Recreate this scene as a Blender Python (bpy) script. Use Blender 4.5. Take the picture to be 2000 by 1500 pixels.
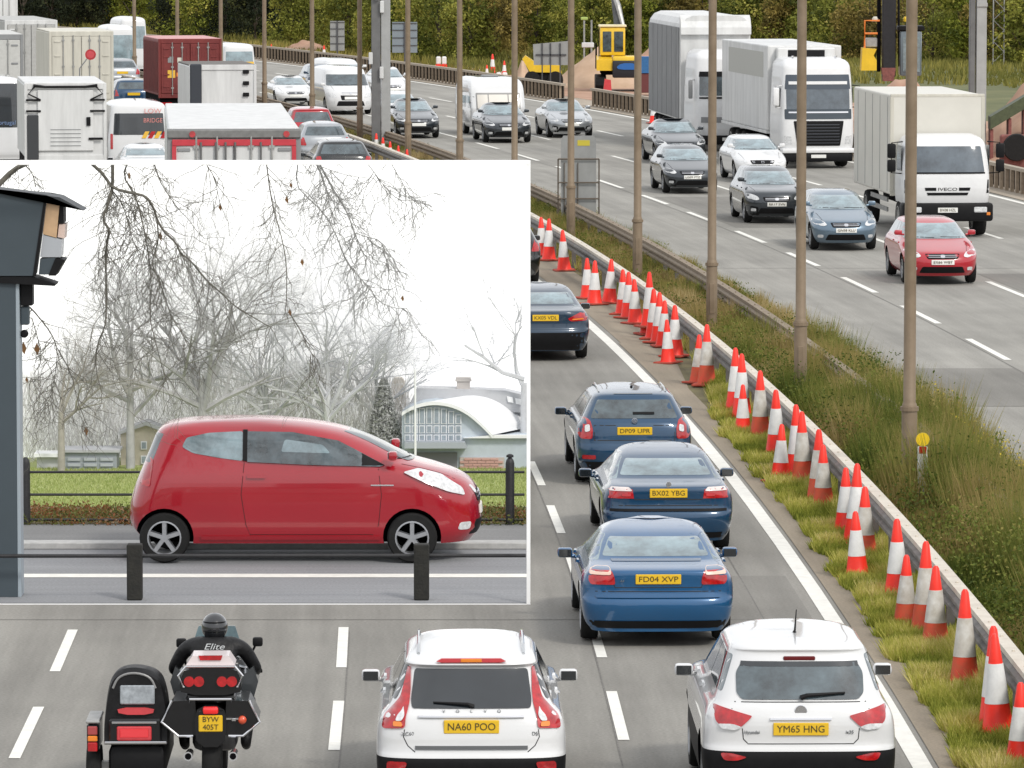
import bpy, bmesh, math, random
import numpy as np
from mathutils import Vector, Matrix, noise
from mathutils.geometry import delaunay_2d_cdt
from mathutils.bvhtree import BVHTree

for o in list(bpy.data.objects):
    bpy.data.objects.remove(o)
random.seed(7)
S = bpy.context.scene
COL = S.collection
PI = math.pi

# ------------------------------------------------------------------ camera
F = 10900.0          # focal length in pixels of a 2000 px wide picture (a long telephoto)
HC = 8.6             # the bridge the photographer stands on
PIT = math.atan(932 / F)
cam = bpy.data.cameras.new('camera')
cam.sensor_width = 36
cam.lens = 36 * F / 2000
cam.clip_start = 1
cam.clip_end = 6000
camo = bpy.data.objects.new('camera', cam)
COL.objects.link(camo)
camo.location = (0, 0, HC)
camo.rotation_euler = (PI / 2 - PIT, 0, 0)
S.camera = camo

# ------------------------------------------------------------------ light
SUN_EL, SUN_AZ = math.radians(42), math.radians(145)      # azimuth clockwise from +Y : behind the camera, to the right
w = bpy.data.worlds.new('World')
S.world = w
w.use_nodes = True
nt = w.node_tree
nt.nodes.clear()
sky = nt.nodes.new('ShaderNodeTexSky')
sky.sky_type = 'NISHITA'
sky.sun_disc = False
sky.sun_elevation = SUN_EL
sky.sun_rotation = SUN_AZ
sky.air_density = 1.0
sky.dust_density = 3.0
hs = nt.nodes.new('ShaderNodeHueSaturation')
hs.inputs['Saturation'].default_value = 0.28
bg = nt.nodes.new('ShaderNodeBackground')
bg.inputs['Strength'].default_value = 0.15
# a high layer of pale broken cloud over the whole sky
tcw = nt.nodes.new('ShaderNodeTexCoord')
cn = nt.nodes.new('ShaderNodeTexNoise')
cn.inputs['Scale'].default_value = 3.0
cn.inputs['Detail'].default_value = 6
cr_ = nt.nodes.new('ShaderNodeMapRange')
cr_.inputs['From Min'].default_value = 0.3
cr_.inputs['From Max'].default_value = 0.7
cr_.inputs['To Min'].default_value = 0.7
cr_.inputs['To Max'].default_value = 0.9
cm_ = nt.nodes.new('ShaderNodeMix')
cm_.data_type = 'RGBA'
cm_.inputs[7].default_value = (8.4, 8.55, 8.8, 1)
nt.links.new(tcw.outputs['Generated'], cn.inputs['Vector'])
nt.links.new(cn.outputs['Fac'], cr_.inputs['Value'])
nt.links.new(cr_.outputs[0], cm_.inputs[0])
wo = nt.nodes.new('ShaderNodeOutputWorld')
nt.links.new(sky.outputs[0], hs.inputs['Color'])
nt.links.new(hs.outputs[0], cm_.inputs[6])
nt.links.new(cm_.outputs[2], bg.inputs['Color'])
nt.links.new(bg.outputs[0], wo.inputs['Surface'])
sl = bpy.data.lights.new('sun', 'SUN')
sl.energy = 1.9
sl.angle = math.radians(10)
sl.color = (1.0, 0.95, 0.87)
slo = bpy.data.objects.new('sun', sl)
COL.objects.link(slo)
sd = Vector((math.sin(SUN_AZ) * math.cos(SUN_EL), math.cos(SUN_AZ) * math.cos(SUN_EL), math.sin(SUN_EL)))
slo.rotation_euler = (-sd).to_track_quat('-Z', 'Y').to_euler()
S.view_settings.view_transform = 'Standard'
S.view_settings.look = 'None'
S.view_settings.gamma = 1
S.view_settings.use_curve_mapping = False
S.view_settings.exposure = -0.05

# ------------------------------------------------------------------ placing
sP, cP = math.sin(PIT), math.cos(PIT)


def ray(px, py):
    a = (px - 1000) / F
    v = (py - 750) / F
    return Vector((a, cP - v * sP, -sP - v * cP))


def G(px, py, h=0.0):
    d = ray(px, py)
    t = (h - HC) / d.z
    return Vector((d.x * t, d.y * t, h))


def AT(px, py, Y):
    d = ray(px, py)
    t = Y / d.y
    return Vector((d.x * t, Y, HC + d.z * t))


def Cv(Y):
    t = Y - 60
    return -0.01872 * t - 4.5747e-4 * t * t - 1.262e-7 * t ** 3


def slope(Y):
    t = Y - 60
    return -0.01872 - 2 * 4.5747e-4 * t - 3 * 1.262e-7 * t * t


def head(Y):
    return -math.atan(slope(Y))


# ------------------------------------------------------------------ materials
MC = {}


def mat(name, col, rough=0.6, metal=0.0, coat=0.0, nz=0.0, nscale=8.0, bump=0.0, bscale=40.0, spec=None,
        ior=None, col2=None, trans=0.0, emit=None, coords='Object', sub=None, streak=0):
    if name in MC:
        return MC[name]
    m = bpy.data.materials.new(name)
    m.use_nodes = True
    t = m.node_tree
    b = t.nodes['Principled BSDF']
    b.inputs['Base Color'].default_value = (*col, 1)
    b.inputs['Roughness'].default_value = rough
    b.inputs['Metallic'].default_value = metal
    b.inputs['Coat Weight'].default_value = coat
    b.inputs['Coat Roughness'].default_value = 0.04
    b.inputs['Coat IOR'].default_value = 1.5
    if ior:
        b.inputs['IOR'].default_value = ior
    if spec is not None:
        b.inputs['Specular IOR Level'].default_value = spec
    if trans:
        b.inputs['Transmission Weight'].default_value = trans
    if emit:
        b.inputs['Emission Color'].default_value = (*col, 1)
        b.inputs['Emission Strength'].default_value = emit
    tc = t.nodes.new('ShaderNodeTexCoord')
    if nz > 0 or col2:
        n = t.nodes.new('ShaderNodeTexNoise')
        n.inputs['Scale'].default_value = nscale
        n.inputs['Detail'].default_value = 5
        n.inputs['Roughness'].default_value = 0.65
        if streak:
            mp = t.nodes.new('ShaderNodeMapping')
            mp.inputs['Scale'].default_value = (streak, streak, .35)
            t.links.new(tc.outputs[coords], mp.inputs['Vector'])
            t.links.new(mp.outputs[0], n.inputs['Vector'])
        else:
            t.links.new(tc.outputs[coords], n.inputs['Vector'])
        r = t.nodes.new('ShaderNodeValToRGB')
        r.color_ramp.elements[0].position = 0.3
        r.color_ramp.elements[1].position = 0.7
        c2 = col2 if col2 else tuple(min(1, c * (1 + nz)) for c in col)
        c1 = col if col2 else tuple(c * (1 - nz) for c in col)
        r.color_ramp.elements[0].color = (*c1, 1)
        r.color_ramp.elements[1].color = (*c2, 1)
        t.links.new(n.outputs['Fac'], r.inputs['Fac'])
        t.links.new(r.outputs['Color'], b.inputs['Base Color'])
    if bump > 0:
        n = t.nodes.new('ShaderNodeTexNoise')
        n.inputs['Scale'].default_value = bscale
        n.inputs['Detail'].default_value = 3
        t.links.new(tc.outputs[coords], n.inputs['Vector'])
        bp = t.nodes.new('ShaderNodeBump')
        bp.inputs['Strength'].default_value = bump
        bp.inputs['Distance'].default_value = 0.02
        t.links.new(n.outputs['Fac'], bp.inputs['Height'])
        t.links.new(bp.outputs['Normal'], b.inputs['Normal'])
    MC[name] = m
    return m


def tintmat(name, stops, rough=0.75, trans=0.25):
    """foliage: colour picked along a ramp from the per-plant attribute 'tint'"""
    if name in MC:
        return MC[name]
    m = bpy.data.materials.new(name)
    m.use_nodes = True
    t = m.node_tree
    b = t.nodes['Principled BSDF']
    b.inputs['Roughness'].default_value = rough
    b.inputs['Specular IOR Level'].default_value = 0.2
    a = t.nodes.new('ShaderNodeAttribute')
    a.attribute_name = 'tint'
    r = t.nodes.new('ShaderNodeValToRGB')
    while len(r.color_ramp.elements) < len(stops):
        r.color_ramp.elements.new(0.5)
    for e, (p, c) in zip(r.color_ramp.elements, stops):
        e.position = p
        e.color = (*c, 1)
    t.links.new(a.outputs['Fac'], r.inputs['Fac'])
    t.links.new(r.outputs['Color'], b.inputs['Base Color'])
    if trans:
        tr = t.nodes.new('ShaderNodeBsdfTranslucent')
        mx = t.nodes.new('ShaderNodeMixShader')
        mx.inputs[0].default_value = trans
        out = t.nodes['Material Output']
        t.links.new(r.outputs['Color'], tr.inputs['Color'])
        t.links.new(b.outputs[0], mx.inputs[1])
        t.links.new(tr.outputs[0], mx.inputs[2])
        t.links.new(mx.outputs[0], out.inputs['Surface'])
    MC[name] = m
    return m


def paint(name, col, metal=0.35, rough=0.32, dirt=0.08):
    return mat(name, col, rough=rough, metal=metal, coat=1.0, nz=dirt, nscale=1.6)


GLASS = mat('window_glass', (0.05, 0.07, 0.08), rough=0.06, spec=0.9, ior=1.6, coat=0.3, nz=0.85, nscale=2.6)  # noise blotches painted in as pale reflections
GLASSP = mat('painted_sky_glass', (0.16, 0.225, 0.25), rough=0.08, spec=0.9, ior=1.7, coat=0.5, nz=0.55, nscale=2.6)  # sky reflection painted in as a pale, blotchy colour
GLASSD = mat('dark_tinted_glass', (0.012, 0.016, 0.02), rough=0.06, spec=0.8, ior=1.6, nz=0.3, nscale=2)
BLACK = mat('black_plastic', (0.008, 0.008, 0.009), rough=0.55, nz=0.2, spec=.18)
DARK = mat('dark_underbody', (0.004, 0.004, 0.005), rough=0.9, spec=.05)
RUBBER = mat('tyre_rubber', (0.018, 0.018, 0.018), rough=0.85, nz=0.2, spec=.15)
ALLOY = mat('alloy_wheel', (0.42, 0.43, 0.45), rough=0.35, metal=0.8, nz=0.1)
CHROME = mat('chrome', (0.7, 0.7, 0.72), rough=0.14, metal=1.0)
REDL = mat('red_lamp_lens', (0.40, 0.004, 0.008), rough=0.15, coat=0.8, spec=0.6, nz=0.35, nscale=14)
REDLIT = mat('red_reflector', (0.55, 0.05, 0.06), rough=0.3, coat=0.5, nz=0.15)
CLEARL = mat('clear_lamp_lens', (0.62, 0.63, 0.64), rough=0.12, coat=0.9, nz=0.25, nscale=20)
AMBER = mat('amber_lamp_lens', (0.75, 0.22, 0.02), rough=0.2, coat=0.8)
PLATEY = mat('yellow_number_plate', (0.72, 0.45, 0.015), rough=0.4)
PLATEW = mat('white_number_plate', (0.75, 0.75, 0.72), rough=0.4)
INK = mat('plate_lettering', (0.07, 0.05, 0.01), rough=0.5)
WHITEP = paint('white_paint', (0.66, 0.665, 0.67), metal=0, dirt=0.03)
LORRYW = mat('white_lorry_panel', (0.60, 0.605, 0.60), rough=0.45, nz=0.14, nscale=1.2, streak=2.5)
CREAM = mat('cream_lorry_panel', (0.55, 0.53, 0.46), rough=0.55, nz=0.14, nscale=1.2, streak=2.5)
GREYP = mat('grey_panel', (0.23, 0.235, 0.24), rough=0.55, nz=0.12, nscale=1.2)
STEEL = mat('galvanised_steel', (0.36, 0.36, 0.35), rough=0.45, metal=0.55, nz=0.18, nscale=5)


# ------------------------------------------------------------------ objects
def link(name, me, mats, parent=None, smooth=0):
    o = bpy.data.objects.new(name, me)
    COL.objects.link(o)
    if mats is not None and len(me.materials) == 0:
        for m in (mats if isinstance(mats, (list, tuple)) else [mats]):
            me.materials.append(m)
    if parent:
        o.parent = parent
    if smooth:
        me.shade_smooth()
        me.set_sharp_from_angle(angle=math.radians(smooth))
    return o


def thing(name, label, cat, loc=(0, 0, 0), rot=0.0, group=None):
    o = bpy.data.objects.new(name, None)
    o.empty_display_size = 0.3
    COL.objects.link(o)
    o.location = loc
    o.rotation_euler = (0, 0, rot)
    return tag(o, label, cat, group)


def tag(o, label=None, cat=None, group=None, kind=None):
    if label:
        o['label'] = label
    if cat:
        o['category'] = cat
    if group:
        o['group'] = group
    if kind:
        o['kind'] = kind
    return o


def copy_tree(o, parent=None, label=None, loc=None, rot=None):
    c = o.copy()
    COL.objects.link(c)
    c.parent = parent
    if label:
        c['label'] = label
    if loc is not None:
        c.location = loc
    if rot is not None:
        c.rotation_euler = rot
    for ch in o.children:
        copy_tree(ch, c)
    return c


class MB:
    def __init__(s):
        s.v = []
        s.f = []
        s.M = Matrix.Identity(4)

    def add(s, vs, fs):
        n = len(s.v)
        s.v += [tuple(s.M @ Vector(p)) for p in vs]
        s.f += [tuple(i + n for i in f) for f in fs]
        return s

    def box(s, x0, x1, y0, y1, z0, z1, bev=0.0, seg=1):
        bm = bmesh.new()
        bmesh.ops.create_cube(bm, size=1)
        for v in bm.verts:
            v.co = Vector(((x0 + x1) / 2 + v.co.x * (x1 - x0), (y0 + y1) / 2 + v.co.y * (y1 - y0),
                           (z0 + z1) / 2 + v.co.z * (z1 - z0)))
        if bev > 0:
            bmesh.ops.bevel(bm, geom=list(bm.edges), offset=bev, segments=seg, affect='EDGES', profile=0.5)
        bm.verts.index_update()
        s.add([v.co[:] for v in bm.verts], [[v.index for v in f.verts] for f in bm.faces])
        bm.free()
        return s

    def tube(s, pts, r, n=8, caps=True):
        pts = [Vector(p) for p in pts]
        rs = r if isinstance(r, (list, tuple)) else [r] * len(pts)
        vs, fs = [], []
        up = Vector((0, 0, 1))
        for i, p in enumerate(pts):
            d = (pts[min(i + 1, len(pts) - 1)] - pts[max(i - 1, 0)])
            if d.length < 1e-9:
                d = Vector((0, 0, 1))
            d.normalize()
            a = d.cross(up)
            if a.length < 0.05:
                a = d.cross(Vector((1, 0, 0)))
            a.normalize()
            b = d.cross(a)
            for k in range(n):
                t = 2 * PI * k / n
                vs.append(tuple(p + (a * math.cos(t) + b * math.sin(t)) * rs[i]))
        for i in range(len(pts) - 1):
            for k in range(n):
                fs.append((i * n + k, i * n + (k + 1) % n, (i + 1) * n + (k + 1) % n, (i + 1) * n + k))
        if caps:
            fs.append(tuple(range(n - 1, -1, -1)))
            fs.append(tuple((len(pts) - 1) * n + k for k in range(n)))
        return s.add(vs, fs)

    def lathe(s, prof, n=20, axis='z', c=(0, 0, 0), loop=False):
        """prof: (r, h) pairs along the axis"""
        vs, fs = [], []
        for r, h in prof:
            for k in range(n):
                t = 2 * PI * k / n
                a, b = r * math.cos(t), r * math.sin(t)
                if axis == 'z':
                    p = (a, b, h)
                elif axis == 'x':
                    p = (h, a, b)
                else:
                    p = (b, h, a)
                vs.append((p[0] + c[0], p[1] + c[1], p[2] + c[2]))
        L_ = len(prof)
        for i in range(L_ if loop else L_ - 1):
            j = (i + 1) % L_
            for k in range(n):
                fs.append((i * n + k, i * n + (k + 1) % n, j * n + (k + 1) % n, j * n + k))
        if not loop:
            fs.append(tuple(range(n - 1, -1, -1)))
            fs.append(tuple((L_ - 1) * n + k for k in range(n)))
        return s.add(vs, fs)

    def prism(s, poly, a0, a1, axis='y'):
        """2-D polygon extruded: axis y -> poly is (x,z); axis x -> (y,z); axis z -> (x,y)"""
        n = len(poly)

        def P(p, a):
            return (p[0], a, p[1]) if axis == 'y' else ((a, p[0], p[1]) if axis == 'x' else (p[0], p[1], a))
        vs = [P(p, a0) for p in poly] + [P(p, a1) for p in poly]
        fs = [tuple(range(n)), tuple(range(2 * n - 1, n - 1, -1))]
        for i in range(n):
            fs.append((i, (i + 1) % n + 0, (i + 1) % n + n, i + n)[::-1])
        return s.add(vs, fs)

    def ball(s, c, r, n=12, m=8):
        rx, ry, rz = r if isinstance(r, (list, tuple)) else (r, r, r)
        vs, fs = [], []
        for i in range(m + 1):
            a = PI * i / m
            for k in range(n):
                t = 2 * PI * k / n
                vs.append((c[0] + rx * math.sin(a) * math.cos(t), c[1] + ry * math.sin(a) * math.sin(t), c[2] + rz * math.cos(a)))
        for i in range(m):
            for k in range(n):
                fs.append((i * n + k, i * n + (k + 1) % n, (i + 1) * n + (k + 1) % n, (i + 1) * n + k)[::-1])
        return s.add(vs, fs)

    def mesh(s, name):
        me = bpy.data.meshes.new(name)
        me.from_pydata(s.v, [], s.f)
        me.update()
        bm = bmesh.new()
        bm.from_mesh(me)
        bmesh.ops.recalc_face_normals(bm, faces=bm.faces)
        bm.to_mesh(me)
        bm.free()
        return me

    def build(s, name, m, parent=None, smooth=0):
        return link(name, s.mesh(name), m, parent, smooth)


def npmesh(name, V, Fc, tint=None):
    """V (n,3), Fc (m,k) with k = 3 or 4"""
    me = bpy.data.meshes.new(name)
    k = Fc.shape[1]
    me.vertices.add(len(V))
    me.vertices.foreach_set('co', V.astype(np.float32).ravel())
    me.loops.add(len(Fc) * k)
    me.loops.foreach_set('vertex_index', Fc.astype(np.int32).ravel())
    me.polygons.add(len(Fc))
    me.polygons.foreach_set('loop_start', np.arange(0, len(Fc) * k, k, dtype=np.int32))
    if tint is not None:
        a = me.attributes.new('tint', 'FLOAT', 'POINT')
        a.data.foreach_set('value', tint.astype(np.float32))
    me.update(calc_edges=True)
    return me


def text(s, size, m, parent, loc, rot, name='lettering', width=None, italic=0.0, depth=0.002, bold=0.0):
    cu = bpy.data.curves.new('txt', 'FONT')
    cu.body = s
    cu.size = 1.0
    cu.align_x = 'CENTER'
    cu.align_y = 'CENTER'
    cu.extrude = depth / size
    cu.resolution_u = 4
    cu.shear = italic
    to = bpy.data.objects.new('txt', cu)
    COL.objects.link(to)
    dg = bpy.context.evaluated_depsgraph_get()
    me = bpy.data.meshes.new_from_object(to.evaluated_get(dg))
    bpy.data.objects.remove(to)
    for v in me.vertices:
        v.co *= size
    if width:
        xs = [v.co.x for v in me.vertices]
        k = width / (max(xs) - min(xs))
        for v in me.vertices:
            v.co.x *= k
    me.materials.clear()
    o = link(name, me, m, parent)
    o.location = loc
    o.rotation_euler = rot
    return o


def chaikin(pts, it=1, closed=False):
    for _ in range(it):
        q = []
        n = len(pts)
        for i in range(n if closed else n - 1):
            a, b = pts[i], pts[(i + 1) % n]
            q.append(tuple(a[k] * 0.75 + b[k] * 0.25 for k in range(len(a))))
            q.append(tuple(a[k] * 0.25 + b[k] * 0.75 for k in range(len(a))))
        if not closed:
            q = [pts[0]] + q[1:-1] + [pts[-1]]
            q = [pts[0]] + q[0:] if False else q
        pts = q
    return pts


def interp(prof, z):
    if z <= prof[0][0]:
        return prof[0][1]
    for (a, b), (c, d) in zip(prof, prof[1:]):
        if z <= c:
            return b + (d - b) * (z - a) / max(1e-9, c - a)
    return prof[-1][1]


# ------------------------------------------------------------------ shells: bodies lofted from level slices
def shell(rear, front, width, L, nr=2.8, nf=2.8, cr=0.55, cf=0.6, K=11, M=12, sm=2):
    """closed mesh; y runs from -L/2 (tail) to L/2 (nose); rear/front = (z, inset), width = (z, half width)"""
    rear, front, width = chaikin(rear, sm), chaikin(front, sm), chaikin(width, sm)
    zs = sorted(set([round(p[0], 4) for p in rear + front + width]))
    out = [zs[0]]
    for z in zs[1:]:
        if z - out[-1] > 0.09:
            k = int((z - out[-1]) / 0.07)
            z0 = out[-1]
            for i in range(1, k + 1):
                out.append(z0 + (z - z0) * i / (k + 1))
        if z - out[-1] > 0.006:
            out.append(z)
    vs, fs = [], []
    n = 0
    for z in out:
        yr = -L / 2 + interp(rear, z)
        yf = L / 2 - interp(front, z)
        w = interp(width, z)
        c1 = min(cr, (yf - yr) * 0.45)
        c2 = min(cf, (yf - yr) * 0.45)
        half = []
        for k in range(K + 1):
            t = PI / 2 * k / K
            half.append((w * math.sin(t) ** (2 / nr), yr + c1 * (1 - max(0, math.cos(t)) ** (2 / nr))))
        for k in range(1, M):
            half.append((w, yr + c1 + (yf - c2 - yr - c1) * k / M))
        for k in range(K + 1):
            t = PI / 2 * (1 - k / K)
            half.append((w * math.sin(t) ** (2 / nf), yf - c2 * (1 - max(0, math.cos(t)) ** (2 / nf))))
        ring = half + [(-x, y) for x, y in half[-2:0:-1]]
        n = len(ring)
        vs += [(x, y, z) for x, y in ring]
    for i in range(len(out) - 1):
        for k in range(n):
            fs.append((i * n + k, i * n + (k + 1) % n, (i + 1) * n + (k + 1) % n, (i + 1) * n + k))
    fs.append(tuple(range(n - 1, -1, -1)))
    fs.append(tuple((len(out) - 1) * n + k for k in range(n)))
    return vs, fs


def roundpoly(poly, r):
    out = []
    n = len(poly)
    for i in range(n):
        a, b, c = Vector(poly[i - 1]), Vector(poly[i]), Vector(poly[(i + 1) % n])
        k = min(r, .35 * (a - b).length, .35 * (c - b).length)
        p, q = b + (a - b).normalized() * k, b + (c - b).normalized() * k
        for t in (0, .33, .67, 1):
            out.append(tuple(p * (1 - t) ** 2 + b * 2 * t * (1 - t) + q * t * t))
    return out


def inpoly(p, poly):
    c = False
    n = len(poly)
    for i in range(n):
        a, b = poly[i], poly[(i + 1) % n]
        if (a[1] > p[1]) != (b[1] > p[1]) and p[0] < (b[0] - a[0]) * (p[1] - a[1]) / (b[1] - a[1]) + a[0]:
            c = not c
    return c


def patch(bvh, poly, axis, off, rnd=0, g=0.07, skirt=0.012):
    """a panel that hugs the shell: 2-D outline projected on it, lifted by off. axis: rear front left right top"""
    poly = [tuple(p) for p in poly]
    if rnd:
        poly = roundpoly(poly, .035 * rnd)
    dense = []
    for i in range(len(poly)):
        a, b = Vector(poly[i]), Vector(poly[(i + 1) % len(poly)])
        k = max(1, int((b - a).length / g))
        for j in range(k):
            dense.append(a.lerp(b, j / k))
    n = len(dense)
    pts = list(dense)
    xs = [p.x for p in dense]
    ys = [p.y for p in dense]
    x = min(xs) + g * 0.5
    while x < max(xs):
        y = min(ys) + g * 0.5
        while y < max(ys):
            if inpoly((x, y), dense) and min((Vector((x, y)) - d).length for d in dense) > g * 0.35:
                pts.append(Vector((x, y)))
            y += g
        x += g
    r = delaunay_2d_cdt(pts, [(i, (i + 1) % n) for i in range(n)], [], 1, 1e-6)
    v2, f2 = r[0], r[2]
    D = {'rear': Vector((0, 1, 0)), 'front': Vector((0, -1, 0)), 'right': Vector((-1, 0, 0)), 'left': Vector((1, 0, 0)),
         'top': Vector((0, 0, -1))}[axis]
    P3 = []
    for p in v2:
        if axis in ('rear', 'front'):
            o = Vector((p.x, -D.y * 20, p.y))
        elif axis in ('left', 'right'):
            o = Vector((-D.x * 20, p.x, p.y))
        else:
            o = Vector((p.x, p.y, 20))
        h = bvh.ray_cast(o, D)
        P3.append(h[0])
    vs, fs, idx = [], [], {}
    for i, p in enumerate(P3):
        if p is not None:
            idx[i] = len(vs)
            vs.append(tuple(p - D * off))
    cnt = {}
    for f in f2:
        if all(i in idx for i in f):
            fs.append(tuple(idx[i] for i in f))
            for j in range(len(f)):
                a, b = idx[f[j]], idx[f[(j + 1) % len(f)]]
                cnt[(a, b)] = 1
    nb = len(vs)
    m = {}
    for (a, b) in list(cnt):
        if (b, a) not in cnt:
            for q in (a, b):
                if q not in m:
                    m[q] = len(vs)
                    vs.append(tuple(Vector(vs[q]) + D * (off + skirt)))
            fs.append((a, m[a], m[b], b)[::-1])
    mb = MB()
    mb.v, mb.f = vs, fs
    return mb


def mir(poly):
    return [(-x, z) for x, z in poly][::-1]


WHEELS = {}


def wheel_mesh(r, wdt, kind='alloy'):
    key = (round(r, 3), round(wdt, 3), kind)
    if key in WHEELS:
        return WHEELS[key]
    t = MB().lathe([(r * 0.66, -wdt / 2), (r * 0.93, -wdt / 2), (r * 0.99, -wdt * 0.36), (r, -wdt * 0.2), (r, wdt * 0.2),
                    (r * 0.99, wdt * 0.36), (r * 0.93, wdt / 2), (r * 0.66, wdt / 2)], n=28, axis='x', loop=True)
    tm = t.mesh('tyre')
    tm.materials.append(RUBBER)
    tm.shade_smooth()
    tm.set_sharp_from_angle(angle=0.7)
    q = MB()
    for sgn in (1, -1):
        q.lathe([(r * 0.68, sgn * wdt * 0.10), (r * 0.68, sgn * wdt * 0.51), (r * 0.62, sgn * wdt * 0.52), (r * 0.60, sgn * wdt * 0.1)], n=28, axis='x', loop=True)
        n = 5 if kind == 'alloy' else 8
        for k in range(n):
            a = 2 * PI * k / n
            q.M = Matrix.Rotation(a, 4, 'X')
            x0, x1 = sorted((sgn * wdt * 0.3, sgn * wdt * 0.46))
            q.box(x0, x1, -r * 0.08, r * 0.08, r * 0.05, r * 0.64)
        q.M = Matrix.Identity(4)
        x0, x1 = sorted((sgn * wdt * 0.3, sgn * wdt * 0.49))
        q.lathe([(r * 0.16, x0), (r * 0.16, x1)], n=12, axis='x')
    rm = q.mesh('rim')
    rm.materials.append(ALLOY if kind == 'alloy' else STEEL)
    WHEELS[key] = (tm, rm)
    return WHEELS[key]


def wheel(parent, x, y, r, wdt=0.2, kind='alloy'):
    tm, rm = wheel_mesh(r, wdt, kind)
    t = link('wheel', tm, None, parent)
    t.location = (x, y, r)
    t2 = link('rim', rm, None, t)
    return t


# ------------------------------------------------------------------ cars
def scaleprof(p, kz, kv=1.0):
    return [(z * kz, v * kv) for z, v in p]


PROFILES = {
    # z: fractions are real metres for a 1.45 m high car
    'saloon': dict(
        rear=[(.24, .10), (.36, .04), (.52, 0), (.62, .015), (.66, .05), (.80, .06), (.96, .05), (1.0, .07), (1.03, .2), (1.06, .56), (1.09, .64),
              (1.33, 1.18), (1.39, 1.42), (1.43, 1.8), (1.45, 2.3)],
        front=[(.2, .14), (.34, .03), (.5, 0), (.62, .03), (.7, .10), (.76, .22), (.84, .55), (.92, 1.0), (.96, 1.2), (.99, 1.3), (1.30, 1.98), (1.38, 2.2), (1.43, 2.4), (1.45, 2.55)],
        width=[(.2, .78), (.3, .85), (.5, .885), (.7, .9), (.86, .885), (.94, .85), (.99, .81), (1.06, .765), (1.32, .62), (1.37, .58), (1.41, .50), (1.44, .36), (1.45, .14)]),
    'hatch': dict(
        rear=[(.24, .10), (.36, .03), (.52, 0), (.62, .015), (.66, .04), (.85, .05), (.98, .09), (1.02, .14), (1.34, .40), (1.39, .44), (1.42, .62), (1.44, 1.0), (1.45, 1.7)],
        front=[(.2, .14), (.34, .03), (.5, 0), (.62, .03), (.7, .10), (.76, .2), (.84, .5), (.93, .88), (.97, 1.05), (1.0, 1.15), (1.30, 1.85), (1.38, 2.08), (1.43, 2.3), (1.45, 2.5)],
        width=[(.2, .78), (.3, .85), (.5, .885), (.7, .9), (.86, .885), (.94, .86), (1.0, .81), (1.06, .78), (1.32, .65), (1.37, .61), (1.41, .52), (1.44, .37), (1.45, .14)]),
    'suv': dict(
        rear=[(.26, .12), (.38, .03), (.52, 0), (.60, .015), (.64, .04), (.82, .03), (.93, .07), (.97, .11), (1.30, .33), (1.355, .36), (1.38, .33), (1.415, .40), (1.44, .8), (1.45, 1.7)],
        front=[(.2, .14), (.34, .03), (.55, 0), (.70, .03), (.82, .10), (.88, .25), (.93, .55), (.98, .95), (1.01, 1.1), (1.30, 1.75), (1.38, 2.0), (1.43, 2.2), (1.45, 2.4)],
        width=[(.2, .84), (.3, .88), (.5, .90), (.72, .9), (.84, .885), (.93, .85), (.99, .80), (1.30, .67), (1.36, .645), (1.40, .60), (1.43, .52), (1.445, .40), (1.45, .18)]),
}


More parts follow.
